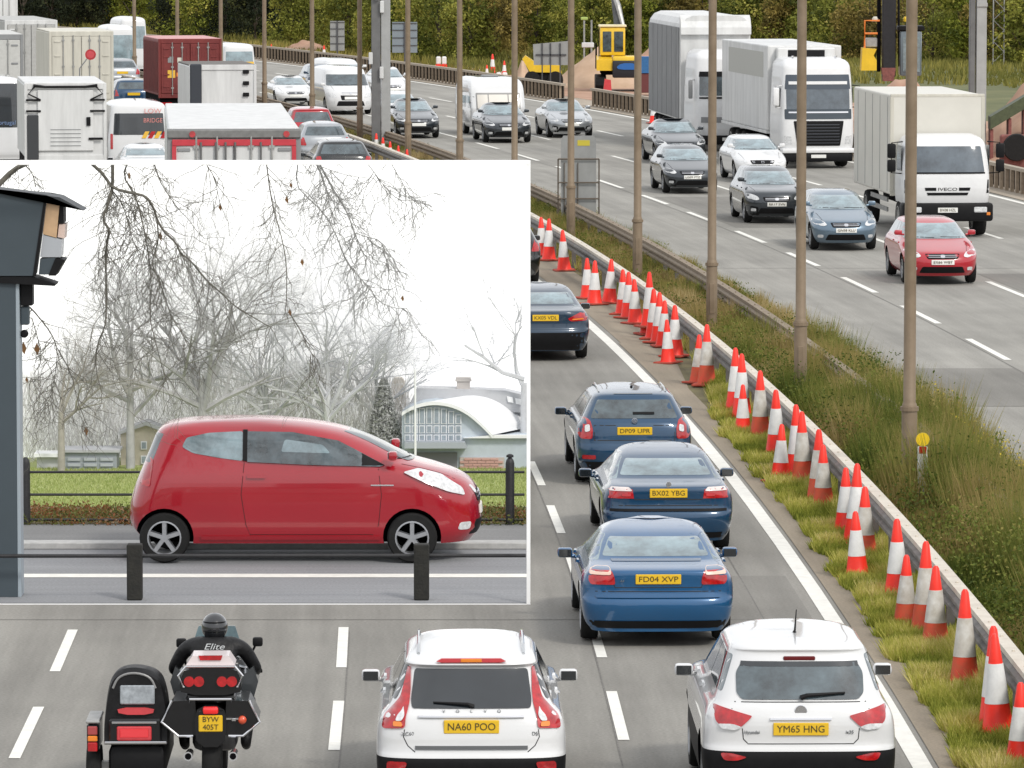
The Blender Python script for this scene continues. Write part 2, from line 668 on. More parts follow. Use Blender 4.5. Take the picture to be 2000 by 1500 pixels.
def make_car(name, label, kind, loc, rot, col, L=4.4, W=1.78, H=1.42, group=None, cat='car', detail='front', glass=None,
             r=0.32, lowblack=False, nr=None, plate=None, spec=None, arch=True, lowz=0):
    root = thing(name, label, cat, loc, rot, group)
    P = PROFILES[kind] if isinstance(kind, str) else kind
    kz = H / 1.45
    kw = (W / 2) / 0.9
    rear, front, width = scaleprof(P['rear'], kz), scaleprof(P['front'], kz), scaleprof(P['width'], kz, kw)
    nr = nr or (3.8 if kind in ('suv', 'hatch') else 3.4)
    vs, fs = shell(rear, front, width, L, nr=nr, nf=2.6, cr=0.5, cf=0.75)
    mb = MB()
    mb.v, mb.f = vs, fs
    me = mb.mesh('body')
    bm = bmesh.new()
    bm.from_mesh(me)
    bvh = BVHTree.FromBMesh(bm)
    bm.free()
    body = link('body', me, [col, DARK, BLACK], root)
    ya, yb = -L / 2 + 0.19 * L, L / 2 - 0.19 * L
    if isinstance(P, dict) and P.get('wheels'):
        ya, yb = P['wheels']
    if arch:
        cut = MB()
        for y in (ya, yb):
            for sx in (-1, 1):
                x0, x1 = sorted((sx * (W / 2 - 0.30), sx * (W / 2 + 0.1)))
                cut.lathe([(r * 1.16, x0), (r * 1.16, x1)], n=28, axis='x', c=(0, y, r * 1.02))
        cm = cut.mesh('cut')
        co = link('cut', cm, [col, DARK])
        cm.polygons.foreach_set('material_index', [1] * len(cm.polygons))
        md = body.modifiers.new('b', 'BOOLEAN')
        md.object = co
        md.operation = 'DIFFERENCE'
        md.solver = 'EXACT'
        co.parent = root
        bpy.context.view_layer.update()
        dg = bpy.context.evaluated_depsgraph_get()
        nm = bpy.data.meshes.new_from_object(body.evaluated_get(dg))
        body.modifiers.clear()
        body.data = nm
        bpy.data.objects.remove(co)
        me = nm
    for p in me.polygons:
        if p.normal.z < -0.7 and p.center.z < 0.3:
            p.material_index = 1
    if lowz:
        for p in me.polygons:
            if p.center.z < lowz and p.material_index == 0:
                p.material_index = 2
    me.shade_smooth()
    me.set_sharp_from_angle(angle=math.radians(28))
    for y in (ya, yb):
        for sx in (-1, 1):
            wheel(root, sx * (W / 2 - 0.125), y, r, 0.2)
    g = glass or GLASS
    ctx = dict(root=root, bvh=bvh, L=L, W=W, H=H, kz=kz, kw=kw, rear=rear, front=front, width=width, g=g, body=body)
    wd = lambda z: interp(width, z)
    zb = P.get('belt', 1.02) * kz
    zt = P.get('wtop', 1.335) * kz
    # windscreen and back glass
    def pt(nm, poly, ax, off, m, rnd=1, par=None, gg=0.09):
        q = patch(bvh, poly, ax, off, rnd, gg)
        if not q.f:
            return None
        o = link(nm, q.mesh(nm), m, par or root, 40)
        return o
    ctx['pt'] = pt
    zc = P.get('cowl', .99) * kz
    wk = P.get('wsk', .93)
    pt('windscreen', [(-wd(zc) * wk, zc + .02), (wd(zc) * wk, zc + .02), (wd(zt) * wk, zt), (-wd(zt) * wk, zt)], 'front', .016, g, 1, None, .06)
    zr = P.get('rsill', {'saloon': 1.10, 'hatch': 1.03, 'suv': 1.0}.get(kind if isinstance(kind, str) else '', 1.0)) * kz
    if P.get('rw', True):
        ctx['rw'] = pt('rear_window', [(-wd(zr) * .85, zr + .01), (wd(zr) * .85, zr + .01), (wd(zt) * .87, zt - .02), (-wd(zt) * .87, zt - .02)], 'rear', .006, g)
    # side glass in two or three panes
    zs0, zs1 = zb + .03, P.get('stop', 1.33) * kz
    yr0 = -L / 2 + interp(rear, zs0) + .16
    yr1 = -L / 2 + interp(rear, zs1) + .14
    yf0 = L / 2 - interp(front, zs0) - .10
    yf1 = L / 2 - interp(front, zs1) - .12
    if kind == 'suv' or kind == 'hatch':
        yr0 += .22
        yr1 += .18
    cuts = [0, .30, .62, 1] if kind in ('suv',) else [0, .46, 1]
    if P.get('side', True):
        for ax in ('left', 'right'):
            for a, b in zip(cuts, cuts[1:]):
                e0, e1 = (0 if a == 0 else .02), (0 if b == 1 else .02)
                pt('side_window', [(yr0 + (yf0 - yr0) * a + e0, zs0), (yr0 + (yf0 - yr0) * b - e1, zs0), (yr1 + (yf1 - yr1) * b - e1, zs1), (yr1 + (yf1 - yr1) * a + e0, zs1)], ax, .006, g)
    # mirrors
    for sx in (-1, 1):
        zmi = zb + (P.get('mirz', -.16) if detail == 'rear' else .06)
        ym = yf0 - (.35 if detail == 'rear' else .12)
        xm = wd(zmi) + .11
        m = MB().box(sx * xm - .092, sx * xm + .092, ym - .06, ym + .06, zmi + .0, zmi + .118, .035, 2)
        m.tube([(sx * (wd(zmi) - .03), ym + .03, zmi + .01), (sx * (xm - .05), ym + .01, zmi + .02)], .025, 6)
        d = m.build('door_mirror', P.get('mirror', col), root, 40)
        MB().box(sx * xm - .074, sx * xm + .074, ym - .067, ym - .058, zmi + .014, zmi + .104, .003).build('mirror_glass', GLASSD if detail == 'rear' else GLASSP, d)
    # door handles
    if detail in ('front', 'rear', 'side') and not P.get('nohandle'):
        for sx, ax in ((-1, 'left'), (1, 'right')):
            for yy in (-L * .08, L * .14):
                pt('door_handle', [(yy - .1, zb - .12), (yy + .1, zb - .12), (yy + .1, zb - .09), (yy - .1, zb - .09)], ax, .025, col, 0)
    if detail == 'front':
        hl = P.get('lamp2') or P.get('lamp', [(.50, .66), (.60, .63), (.83, .68), (.87, .80), (.72, .80), (.56, .74)])
        for mm in (lambda p: p, mir):
            pt('headlight', mm([(x * kw, z * kz) for x, z in hl]), 'front', .012, CLEARL)
            pt('fog_light', mm([(.60 * kw, .33 * kz), (.74 * kw, .33 * kz), (.74 * kw, .41 * kz), (.60 * kw, .41 * kz)]), 'front', .01, CLEARL)
        gr = P.get('grille', [(-.36, .60), (.36, .60), (.42, .72), (-.42, .72)])
        gg_ = pt('grille', [(x * kw, z * kz) for x, z in gr], 'front', .008, BLACK)
        # chrome bars and badge
        for zz in (.64, .68):
            pt('grille_bar', [(-.34 * kw, zz * kz), (.34 * kw, zz * kz), (.34 * kw, (zz + .012) * kz), (-.34 * kw, (zz + .012) * kz)], 'front', .016, CHROME, 0, gg_)
        pt('badge', [(-.05, .63 * kz), (.05, .63 * kz), (.05, .70 * kz), (-.05, .70 * kz)], 'front', .022, CHROME, 2)
        pt('lower_grille', [(-.55 * kw, .27 * kz), (.55 * kw, .27 * kz), (.48 * kw, .42 * kz), (-.48 * kw, .42 * kz)], 'front', .008, BLACK)
        if lowblack:
            for mm in (lambda p: p, mir):
                pt('bumper_trim', mm([(.5 * kw, .22 * kz), (.86 * kw, .22 * kz), (.86 * kw, .5 * kz), (.55 * kw, .45 * kz)]), 'front', .007, BLACK)
        pl = pt('number_plate', [(-.26, .47 * kz), (.26, .47 * kz), (.26, .47 * kz + .11), (-.26, .47 * kz + .11)], 'front', .02, PLATEW, 0)
        h = bvh.ray_cast(Vector((0, 20, .53 * kz)), Vector((0, -1, 0)))
        if h[0] is not None and plate:
            text(plate, .085, INK, pl, (0, h[0].y + .026, .47 * kz + .055), (PI / 2, 0, PI), width=.44)
        if detail == 'front' and r > 0:
            for sx in (-.35, .35):
                pt('wiper', [(sx - .3, zc + .035), (sx + .25, zc + .05), (sx + .25, zc + .065), (sx - .3, zc + .05)], 'front', .018, BLACK, 0)
        # bonnet shut line
        for mm in (lambda p: p, mir):
            pt('bonnet_gap', mm([(.60 * kw, L / 2 - .35), (.608 * kw, L / 2 - .35), (.70 * kw, L / 2 - 1.05), (.69 * kw, L / 2 - 1.05)]), 'top', .002, DARK, 0)
    return ctx


def rear_plate(c, txt, z0, w=.52, h=.115, m=None, x0=0.0, off=.018):
    b = c['bvh']
    hh = b.ray_cast(Vector((x0, -20, z0 + h / 2)), Vector((0, 1, 0)))[0]
    p = MB().box(x0 - w / 2, x0 + w / 2, hh.y - off, hh.y + .03, z0, z0 + h, .006).build('number_plate', m or PLATEY, c['root'])
    if txt:
        text(txt, h * .78, INK, p, (x0, hh.y - off - .002, z0 + h / 2), (PI / 2, 0, 0), width=w * .86, bold=.004)
    return p


def gr(Y, u, z=0.0):
    return (u + Cv(Y), Y, z)


def at_px(px, Y):
    return (px - 1000) / F * (Y * cP + HC * sP)   # world x of a ground point seen in column px


def place(px, Y, L, facing):
    """centre of a car whose near end is at distance Y in column px"""
    x = at_px(px, Y)
    a = head(Y + L / 2)
    yc = Y + L / 2 * math.cos(a)
    xc = x - L / 2 * math.sin(a)
    return (xc, yc, 0.012), (a if facing == 'away' else a + PI)


def Yb(py):
    return F * HC / (py + 182)


# ================================================================== setting
def strip(name, u0, u1, Y0, Y1, z, m, step=4.0, n=1, kind='structure', zf=None, label=None, parent=None):
    V, Fc, UV = [], [], []
    ks = int((Y1 - Y0) / step) + 1
    for i in range(ks + 1):
        Y = Y0 + (Y1 - Y0) * i / ks
        for j in range(n + 1):
            a0 = u0(Y) if callable(u0) else u0
            a1 = u1(Y) if callable(u1) else u1
            u = a0 + (a1 - a0) * j / n
            zz = z + (zf(u, Y, j / n) if zf else 0)
            V.append((u + Cv(Y), Y, zz))
            UV.append((u, Y))
    for i in range(ks):
        for j in range(n):
            a = i * (n + 1) + j
            Fc.append((a, a + 1, a + n + 2, a + n + 1))
    me = bpy.data.meshes.new(name)
    me.from_pydata(V, [], Fc)
    uv = me.uv_layers.new(name='lane')
    for lp in me.loops:
        uv.data[lp.index].uv = UV[lp.vertex_index]
    o = link(name, me, m, parent)
    if kind:
        tag(o, label, kind=kind)
    return o


def road_mat(name, base, wear):
    """asphalt: fine aggregate, blotches, and darker / paler bands running along the lanes (uv.x is metres across)"""
    m = mat(name, base, rough=0.9)
    t = m.node_tree
    b = t.nodes['Principled BSDF']
    b.inputs['Specular IOR Level'].default_value = 0.25
    uv = t.nodes.new('ShaderNodeUVMap')
    uv.uv_map = 'lane'

    def mapped(sx, sy):
        mp = t.nodes.new('ShaderNodeMapping')
        mp.inputs['Scale'].default_value = (sx, sy, 1)
        t.links.new(uv.outputs[0], mp.inputs['Vector'])
        return mp

    def nse(sx, sy, sc, det=4):
        n = t.nodes.new('ShaderNodeTexNoise')
        n.inputs['Scale'].default_value = sc
        n.inputs['Detail'].default_value = det
        n.inputs['Roughness'].default_value = 0.6
        t.links.new(mapped(sx, sy).outputs[0], n.inputs['Vector'])
        return n.outputs['Fac']

    def mul(a, lo, hi):
        r = t.nodes.new('ShaderNodeMapRange')
        r.inputs['From Min'].default_value = 0.3
        r.inputs['From Max'].default_value = 0.7
        r.inputs['To Min'].default_value = lo
        r.inputs['To Max'].default_value = hi
        t.links.new(a, r.inputs['Value'])
        return r.outputs[0]
    fs = [mul(nse(1, .06, 1.4), 1 - wear, 1 + wear), mul(nse(1, .35, .5), .9, 1.1), mul(nse(1, 1, 28, 2), .86, 1.14),
          mul(nse(1, .02, 6, 2), .95, 1.05), mul(nse(.06, 1, .32, 2), .93, 1.07)]
    cur = None
    for f in fs:
        if cur is None:
            cur = f
        else:
            x = t.nodes.new('ShaderNodeMath')
            x.operation = 'MULTIPLY'
            t.links.new(cur, x.inputs[0])
            t.links.new(f, x.inputs[1])
            cur = x.outputs[0]
    mx = t.nodes.new('ShaderNodeVectorMath')
    mx.operation = 'SCALE'
    mx.inputs[0].default_value = base
    t.links.new(cur, mx.inputs['Scale'])
    t.links.new(mx.outputs[0], b.inputs['Base Color'])
    return m


ASPH = road_mat('asphalt', (0.235, 0.226, 0.206), 0.19)
ASPH2 = road_mat('pale_asphalt', (0.275, 0.266, 0.243), 0.16)
SHOULD = road_mat('hard_shoulder_surface', (0.26, 0.22, 0.17), 0.16)
KERB = road_mat('dusty_concrete', (0.36, 0.31, 0.25), 0.12)
PAINTM = mat('road_marking_paint', (0.74, 0.73, 0.68), rough=0.7, nz=0.10, nscale=5)
SOILM = mat('bare_soil', (0.10, 0.08, 0.045), rough=0.95, col2=(0.17, 0.15, 0.07), nscale=1.1, bump=0.4, bscale=9)
GROUNDM = mat('rough_ground', (0.07, 0.085, 0.03), rough=0.95, col2=(0.15, 0.15, 0.06), nscale=0.25, bump=0.5, bscale=3)
CLAYM = mat('red_clay', (0.34, 0.19, 0.13), rough=0.95, col2=(0.46, 0.30, 0.21), nscale=0.6, bump=0.6, bscale=3)
SANDM = mat('sandy_soil', (0.40, 0.27, 0.18), rough=0.95, col2=(0.52, 0.37, 0.26), nscale=0.7, bump=0.8, bscale=2.5)

gm = MB().add([(-900, -60, -.06), (900, -60, -.06), (900, 2500, -.06), (-900, 2500, -.06)], [(0, 1, 2, 3)])
tag(gm.build('ground', GROUNDM), kind='structure')
strip('road', -13.5, 4.25, 20, 620, 0.0, ASPH, 4)
strip('road', 7.7, 22.0, 20, 620, 0.0, ASPH2, 4)
strip('shoulder', lambda Y: 4.25, lambda Y: 4.25 + min(.95, max(0.08, (Y - 92) * .05)), 20, 400, 0.006, SHOULD, 2)
strip('gravel_edge', 4.2, 4.62, 20, 110, 0.010, SHOULD, 2)
strip('verge', 4.25, 7.75, 20, 620, -0.004, SOILM, 4, 6)
strip('kerb', 22.0, 24.2, 60, 620, 0.015, KERB, 5)
strip('path', 24.2, lambda Y: 48 - 18 * min(1, max(0, (Y - 262) / 25)), 60, 420, 0.02, CLAYM, 5)
strip('bank', 34, 60, 60, 520, 0.0, GROUNDM, 8, 8, zf=lambda u, Y, k: .5 * k)


def marks():
    m = MB()

    def seg(u0, u1, Y0, Y1, z=.006):
        k = max(1, int((Y1 - Y0) / 5))
        vs, fs = [], []
        for i in range(k + 1):
            Y = Y0 + (Y1 - Y0) * i / k
            vs += [(u0 + Cv(Y), Y, z), (u1 + Cv(Y), Y, z)]
        for i in range(k):
            fs.append((2 * i, 2 * i + 1, 2 * i + 3, 2 * i + 2))
        m.add(vs, fs)
    return m, seg


m_, seg = marks()
seg(3.94, 4.14, 20, 600)
tag(m_.build('edge_line', PAINTM), kind='structure')
m_, seg = marks()
seg(8.14, 8.36, 20, 600)
seg(21.6, 21.8, 20, 600)
tag(m_.build('edge_line', PAINTM), kind='structure')
m_, seg = marks()


def dashes(u, Y0, mark, gap, wd, Yend):
    Y = Y0
    while Y < Yend:
        seg(u - wd / 2, u + wd / 2, Y, Y + mark)
        Y += mark + gap


# dash phases measured from single dashes in the picture
dashes(-5.11, Yb(1490) - 19.4, 3.65, 2.8, .12, 320)
dashes(-1.88, Yb(1475) - 18.66, 3.55, 2.67, .12, 320)
dashes(1.11, Yb(1455) - 19.14, 3.6, 2.78, .12, 320)
tag(m_.build('lane_line', PAINTM), kind='structure')
m_, seg = marks()
dashes(11.28, Yb(703) - 46.5, 5.2, 4.1, .15, 420)
dashes(14.40, Yb(580) - 65.1, 5.2, 4.1, .15, 420)
dashes(17.69, Yb(465) - 74.4, 5.2, 4.1, .15, 420)
tag(m_.build('lane_line', PAINTM), kind='structure')
PATCHM = road_mat('patched_asphalt', (.205, .197, .18), .12)
SEAMM = mat('tar_seam', (.15, .142, .13), rough=.8, nz=.3)
for u0, u1, Y0, Y1 in ((-4.9, -2.05, 47.5, 50.0), (1.3, 3.8, 66, 71.5), (8.4, 11.1, 96, 104), (14.6, 17.5, 118, 131), (11.5, 14.2, 150, 166)):
    strip('road_patch', u0, u1, Y0, Y1, .004, PATCHM, 2)
for u0, u1, Y0, Y1 in ((-13.4, 4.1, 67.05, 67.08), (8, 21.9, 133, 133.05), (1.03, 1.045, 47, 105), (-1.82, -1.805, 46, 66), (11.12, 11.14, 80, 200), (3.2, 3.215, 60, 84)):
    strip('tar_seam', u0, u1, Y0, Y1, .0052, SEAMM, 4 if Y1 - Y0 > 4 else .2)
# reflecting studs worn pale on the lane lines are left to the paint


# ------------------------------------------------------------------ grass and weeds
rng = np.random.default_rng(5)


def CvN(Y):
    t = Y - 60
    return -0.01872 * t - 4.5747e-4 * t * t - 1.262e-7 * t ** 3


def fnoise(x, y, s):
    """cheap smooth value noise in numpy"""
    x, y = x * s, y * s
    xi, yi = np.floor(x).astype(int), np.floor(y).astype(int)
    fx, fy = x - xi, y - yi
    fx, fy = fx * fx * (3 - 2 * fx), fy * fy * (3 - 2 * fy)

    def h(a, b):
        n = (a * 374761393 + b * 668265263) & 0x7fffffff
        n = ((n ^ (n >> 13)) * 1274126177) & 0x7fffffff
        return (n & 0xffff) / 65535.0
    return (h(xi, yi) * (1 - fx) + h(xi + 1, yi) * fx) * (1 - fy) + (h(xi, yi + 1) * (1 - fx) + h(xi + 1, yi + 1) * fx) * fy


def blades(name, X, Y, Z, hgt, wid, lean, tint, m, label=None):
    n = len(X)
    a = rng.uniform(0, 2 * PI, n)
    la = rng.uniform(0, 2 * PI, n)
    ll = rng.uniform(0.1, 1, n) * lean * hgt
    dx, dy = np.cos(a) * wid / 2, np.sin(a) * wid / 2
    V = np.empty((n, 3, 3))
    V[:, 0] = np.stack([X - dx, Y - dy, Z], 1)
    V[:, 1] = np.stack([X + dx, Y + dy, Z], 1)
    V[:, 2] = np.stack([X + np.cos(la) * ll, Y + np.sin(la) * ll, Z + hgt], 1)
    me = npmesh(name, V.reshape(-1, 3), np.arange(n * 3).reshape(-1, 3), np.repeat(tint, 3))
    o = link(name, me, m)
    tag(o, label, kind='stuff')
    return o


def leafcards(X, Y, Z, size, tint):
    n = len(X)
    u = rng.normal(size=(n, 3))
    u /= np.linalg.norm(u, axis=1)[:, None]
    v = rng.normal(size=(n, 3))
    v = np.cross(u, v)
    v /= np.linalg.norm(v, axis=1)[:, None]
    c = np.stack([X, Y, Z], 1)
    s = size[:, None]
    V = np.empty((n, 4, 3))
    V[:, 0] = c - u * s
    V[:, 1] = c + v * s * .55
    V[:, 2] = c + u * s
    V[:, 3] = c - v * s * .55
    return V.reshape(-1, 3), np.arange(n * 4).reshape(-1, 4), np.repeat(tint, 4)


GRASSM = tintmat('short_grass', [(0, (.11, .14, .018)), (.3, (.26, .29, .04)), (.6, (.48, .46, .10)), (.85, (.64, .56, .21)), (1, (.74, .63, .33))], trans=.35)
WEEDM = tintmat('tall_weeds', [(0, (.055, .08, .014)), (.25, (.15, .185, .034)), (.5, (.27, .235, .068)), (.75, (.38, .28, .12)), (1, (.62, .50, .28))], trans=.35)

n = 230000
Yv = 48 + (215 - 48) * rng.uniform(0, 1, n) ** 1.5
uv_ = rng.uniform(4.3, 5.35, n)
shd = 4.45 + np.clip((Yv - 91) * .06, 0, .95)
keep = (uv_ > shd + fnoise(uv_, Yv, 2.0) * .25 - .12)
uv_, Yv = uv_[keep], Yv[keep]
cl = fnoise(uv_, Yv, 1.7) * .6 + fnoise(uv_ + 40, Yv, 5) * .4
hg = .05 + .20 * cl ** 1.5 + rng.uniform(0, .05, len(Yv)) + .10 * np.clip((uv_ - 4.9) / .45, 0, 1)
blades('grass', uv_ + CvN(Yv), Yv, np.zeros(len(Yv)), hg, np.full(len(Yv), .018) + Yv * 8e-5, .9,
       np.clip((cl - .25) * 1.25 + rng.uniform(-.12, .26, len(Yv)), 0, 1), GRASSM, 'short yellow green grass growing between the edge line and the crash barrier')

n = 560000
Yv = 48 + (330 - 48) * rng.uniform(0, 1, n) ** 1.6
uv_ = rng.uniform(5.35, 8.15, n)
cl = fnoise(uv_, Yv, 1.2) * .55 + fnoise(uv_ + 9, Yv * .7, 3.3) * .45
edge = np.clip((uv_ - 5.35) / .7, .35, 1) * np.where((uv_ < 6.35) & (Yv > 62) & (Yv < 77), .45, 1) * np.clip((8.2 - uv_) / .5, .3, 1)
thin = 1.45 - .85 * np.clip((Yv - 78) / 45, 0, 1)
hg = (.26 + .85 * cl ** 1.6 + rng.uniform(-.1, .16, n)) * edge * thin
tn = np.clip(fnoise(uv_ * .8, Yv * .35, 1.3) * .7 + rng.uniform(0, .42, n) - .10 - .10 * (Yv < 82) + .12 * np.clip((Yv - 80) / 100, 0, 1), 0, 1)
blades('weeds', uv_ + CvN(Yv), Yv, np.zeros(n), np.clip(hg, .1, 1.5), rng.uniform(.010, .024, n) + Yv * 7e-5, .5, tn, WEEDM,
       'tall brown and olive weeds filling the central reservation between the two crash barriers')
# leafy bushes of weeds: leaf cards gathered on stems
n = 3000
Yp = 50 + (240 - 50) * rng.uniform(0, 1, n) ** 1.5
up = rng.uniform(5.5, 7.75, n)
hp = (.35 + .8 * fnoise(up, Yp, .9)) * (1.3 - .75 * np.clip((Yp - 78) / 45, 0, 1))
tp = np.clip(fnoise(up, Yp, .7) * .5 + rng.uniform(-.2, .12, n), 0, 1)
k = 30
X = np.repeat(up + CvN(Yp), k) + rng.normal(0, .10, n * k)
Yl = np.repeat(Yp, k) + rng.normal(0, .10, n * k)
Zl = np.repeat(hp, k) * rng.uniform(.05, 1.0, n * k) ** .8
V, Q, T = leafcards(X, Yl, Zl, rng.uniform(.015, .035, n * k), np.clip(np.repeat(tp, k) + rng.uniform(-.12, .12, n * k), 0, .7))
tag(link('weeds', npmesh('weeds', V, Q, T), WEEDM), 'leafy dock and ragwort stems standing among the taller weeds of the central reservation', kind='stuff')
# yellow flower heads by the far edge
FLW = mat('yellow_flowers', (.55, .42, .03), rough=.8)
n = 900
Yp = rng.uniform(68, 92, n)
up = rng.uniform(7.5, 8.05, n)
V, Q, T = leafcards(up + CvN(Yp), Yp, rng.uniform(.55, .85, n), rng.uniform(.012, .028, n), np.zeros(n))
tag(link('wildflowers', npmesh('wildflowers', V, Q, T), FLW), 'small yellow wildflowers on the weeds beside the far carriageway', kind='stuff')
# far roadside grass
n = 90000
Yv = rng.uniform(235, 470, n)
uv_ = rng.uniform(25.5, 70, n)
keep = uv_ > 46 - 20 * np.clip((Yv - 262) / 25, 0, 1)
uv_, Yv = uv_[keep], Yv[keep]
n = len(Yv)
cl = fnoise(uv_, Yv, .25)
blades('grass', uv_ + CvN(Yv), Yv, np.clip((uv_ - 34) / 26, 0, 1) * .5, .15 + cl * .5, np.full(n, .10), .6, np.clip(cl * .6 + rng.uniform(0, .35, n), 0, 1),
       tintmat('bank_grass', [(0, (.06, .075, .015)), (.4, (.15, .15, .035)), (.7, (.27, .24, .06)), (1, (.40, .33, .12))]), 'rough yellow green grass on the bank beyond the far carriageway')


# ------------------------------------------------------------------ crash barriers
def sweep(prof, u, Y0, Y1, step, z=0.0):
    vs, fs = [], []
    k = max(1, round((Y1 - Y0) / step))
    n = len(prof)
    for i in range(k + 1):
        Y = Y0 + (Y1 - Y0) * i / k
        for a, b in prof:
            vs.append((u + a + Cv(Y), Y, z + b))
    for i in range(k):
        for j in range(n):
            fs.append((i * n + j, i * n + (j + 1) % n, (i + 1) * n + (j + 1) % n, (i + 1) * n + j))
    fs.append(tuple(range(n)))
    fs.append(tuple(k * n + j for j in range(n))[::-1])
    mb = MB()
    mb.v, mb.f = vs, fs
    return mb


RAILM = mat('lit_weathered_steel', (.50, .45, .38), rough=.7, col2=(.64, .59, .51), nscale=3)  # rail top painted paler, as if lit from above
RAILD = mat('shaded_barrier_steel', (.15, .14, .13), rough=.7, nz=.35, nscale=3)  # same barrier painted darker for the shaded face below the top
POSTM = mat('barrier_post_steel', (.14, .13, .12), rough=.7, metal=.2, nz=.2)
RUSTM = mat('brown_barrier_steel', (.17, .125, .085), rough=.75, col2=(.26, .21, .15), nscale=3)


def barrier(label, u, Y0, Y1, mats, segl=4.8, group='crash barriers of the central reservation'):
    r = thing('crash_barrier', label, 'crash barrier', gr((Y0 + Y1) / 2, u), 0, group)
    inv = Matrix.Translation(-Vector(r.location))
    Y = Y0
    while Y < Y1:
        q = sweep([(-.075, .69), (-.075, .75), (.075, .75), (.075, .69)], u, Y, Y + segl - .02, 1.2)
        yy = Y + .6
        while yy < Y + segl:
            q.lathe([(.018, .75), (.018, .765), (.008, .77)], n=6, c=(u + Cv(yy), yy, 0))
            yy += 1.2
        q.v = [tuple(inv @ Vector(p)) for p in q.v]
        q.build('rail', mats[0], r)
        q = sweep([(-.06, .44), (-.12, .48), (-.12, .52), (-.05, .565), (-.12, .61), (-.12, .65), (-.06, .688), (-.05, .688), (-.10, .64), (-.03, .565), (-.10, .49), (-.05, .44)],
                  u, Y, Y + segl - .02, 1.2)
        q.v = [tuple(inv @ Vector(p)) for p in q.v]
        q.build('rail', mats[1], r)
        p = MB().box(-.05, .05, -.06, .06, 0, .44)
        p.box(-.05, .02, -.04, .04, .44, .69)
        po = p.build('post', POSTM, r)
        po.location = Vector((u + .02 + Cv(Y + .3), Y + .3, 0)) - Vector(r.location)
        p2 = bpy.data.objects.new('post', po.data)
        COL.objects.link(p2)
        p2.parent = r
        p2.location = Vector((u + .02 + Cv(Y + 2.7), Y + 2.7, 0)) - Vector(r.location)
        Y += segl
    return r


barrier('pale steel crash barrier beside the row of traffic cones', 5.28, 46, 270, (RAILM, RAILD))
barrier('brown rusty crash barrier half buried in weeds beside the far carriageway', 6.92, 46, 300, (RUSTM, RUSTM))

# low brown barrier at the far edge of the far carriageway
r = thing('roadside_barrier', 'long low brown barrier with a pale top along the far edge of the carriageway', 'barrier', gr(200, 22.75))
inv = Matrix.Translation(-Vector(r.location))
Y = 80
k = 0
while Y < 420:
    if not (238 < Y < 243):
        q = sweep([(-.06, .68), (-.06, .78), (.16, .78), (.16, .68)], 22.75, Y, Y + 5.9, 3)
        q.v = [tuple(inv @ Vector(p)) for p in q.v]
        q.build('rail', KERB, r)
        q = sweep([(.05, .08), (.05, .68), (.10, .68), (.10, .08)], 22.75, Y, Y + 5.9, 3)
        q.v = [tuple(inv @ Vector(p)) for p in q.v]
        q.build('panel', mat('brown_barrier_panel', (.05, .04, .03), rough=.8, nz=.2), r)
        yy = Y + .3
        while yy < Y + 5.9:
            if k == 0:
                PO = MB().box(-.06, .045, -.18, .18, 0.015, .68).mesh('post')
                PO.materials.append(mat('brown_barrier_posts', (.30, .235, .17), rough=.8, nz=.2))
            if 110 < Y < 320:
                po = link('post', PO, None, r)
                po.location = Vector((22.75 + Cv(yy), yy, 0)) - Vector(r.location)
            k += 1
            yy += .75
    Y += 6


# ------------------------------------------------------------------ lamp posts, gantry, signs
POLEM = mat('lamp_post_paint', (.16, .115, .07), rough=.6, metal=.1, col2=(.25, .19, .13), nscale=2)
pole = thing('lamp_post', 'x', 'lamp post')
MB().lathe([(.11, 0), (.11, 1.55), (.10, 1.6), (.088, 1.62), (.084, 4), (.075, 10.5)], n=14).build('column', POLEM, pole, 40)
MB().lathe([(.13, 1.50), (.13, 1.56)], n=14).build('collar', POLEM, pole)
MB().tube([(0, 0, 10.45), (.25, 0, 10.9), (1.2, 0, 11.15)], .04, 8).tube([(0, 0, 10.45), (-.25, 0, 10.9), (-1.2, 0, 11.15)], .04, 8).build('bracket_arm', POLEM, pole)
for sx in (-1, 1):
    MB().box(sx * 1.45 - .35, sx * 1.45 + .35, -.12, .12, 11.08, 11.22, .04, 2).build('lantern', GREYP, pole)
MB().box(-.045, .045, -.118, -.10, .55, 1.15, .005).build('access_door', POLEM, pole)
PX = [1775, 1563, 1390, 1245, 1115, 1005, 898, 797, 703, 610, 517, 432, 347, 263]
PYD = [78.6, 94.7, 110.6, 126.0, 141.2, 155.1, 169.4, 183.3, 196.9, 210.6, 224.7, 237.7, 250.9, 264.1]
PL = ['nearest lamp post, thick brown column rising behind the red hatchback', 'tall brown lamp post passing in front of the blue grey saloon',
      'brown lamp post crossing the tall white and grey lorries', 'brown lamp post beside the white edge line, between the cone row and the black estate',
      'brown lamp post standing in front of the grey sign back', 'dark brown lamp post crossing the grey saloon that tows the caravan',
      'brown lamp post just left of the white caravan', 'brown lamp post crossing the dark saloon right of the gantry leg',
      'thin brown lamp post just left of the gantry leg', 'thin brown lamp post between the white and dark cars of the far lane',
      'thin lamp post right of the white van with yellow markings', 'thin lamp post at the right end of the red container',
      'thin lamp post above the middle of the red container', 'thin lamp post left of the red container, furthest of its row']
for i, (px, Y) in enumerate(zip(PX, PYD)):
    o = pole if i == 0 else copy_tree(pole)
    o.location = (at_px(px, Y), Y, 0)
    o['label'] = PL[i]
    o['group'] = 'lamp posts along the central reservation'

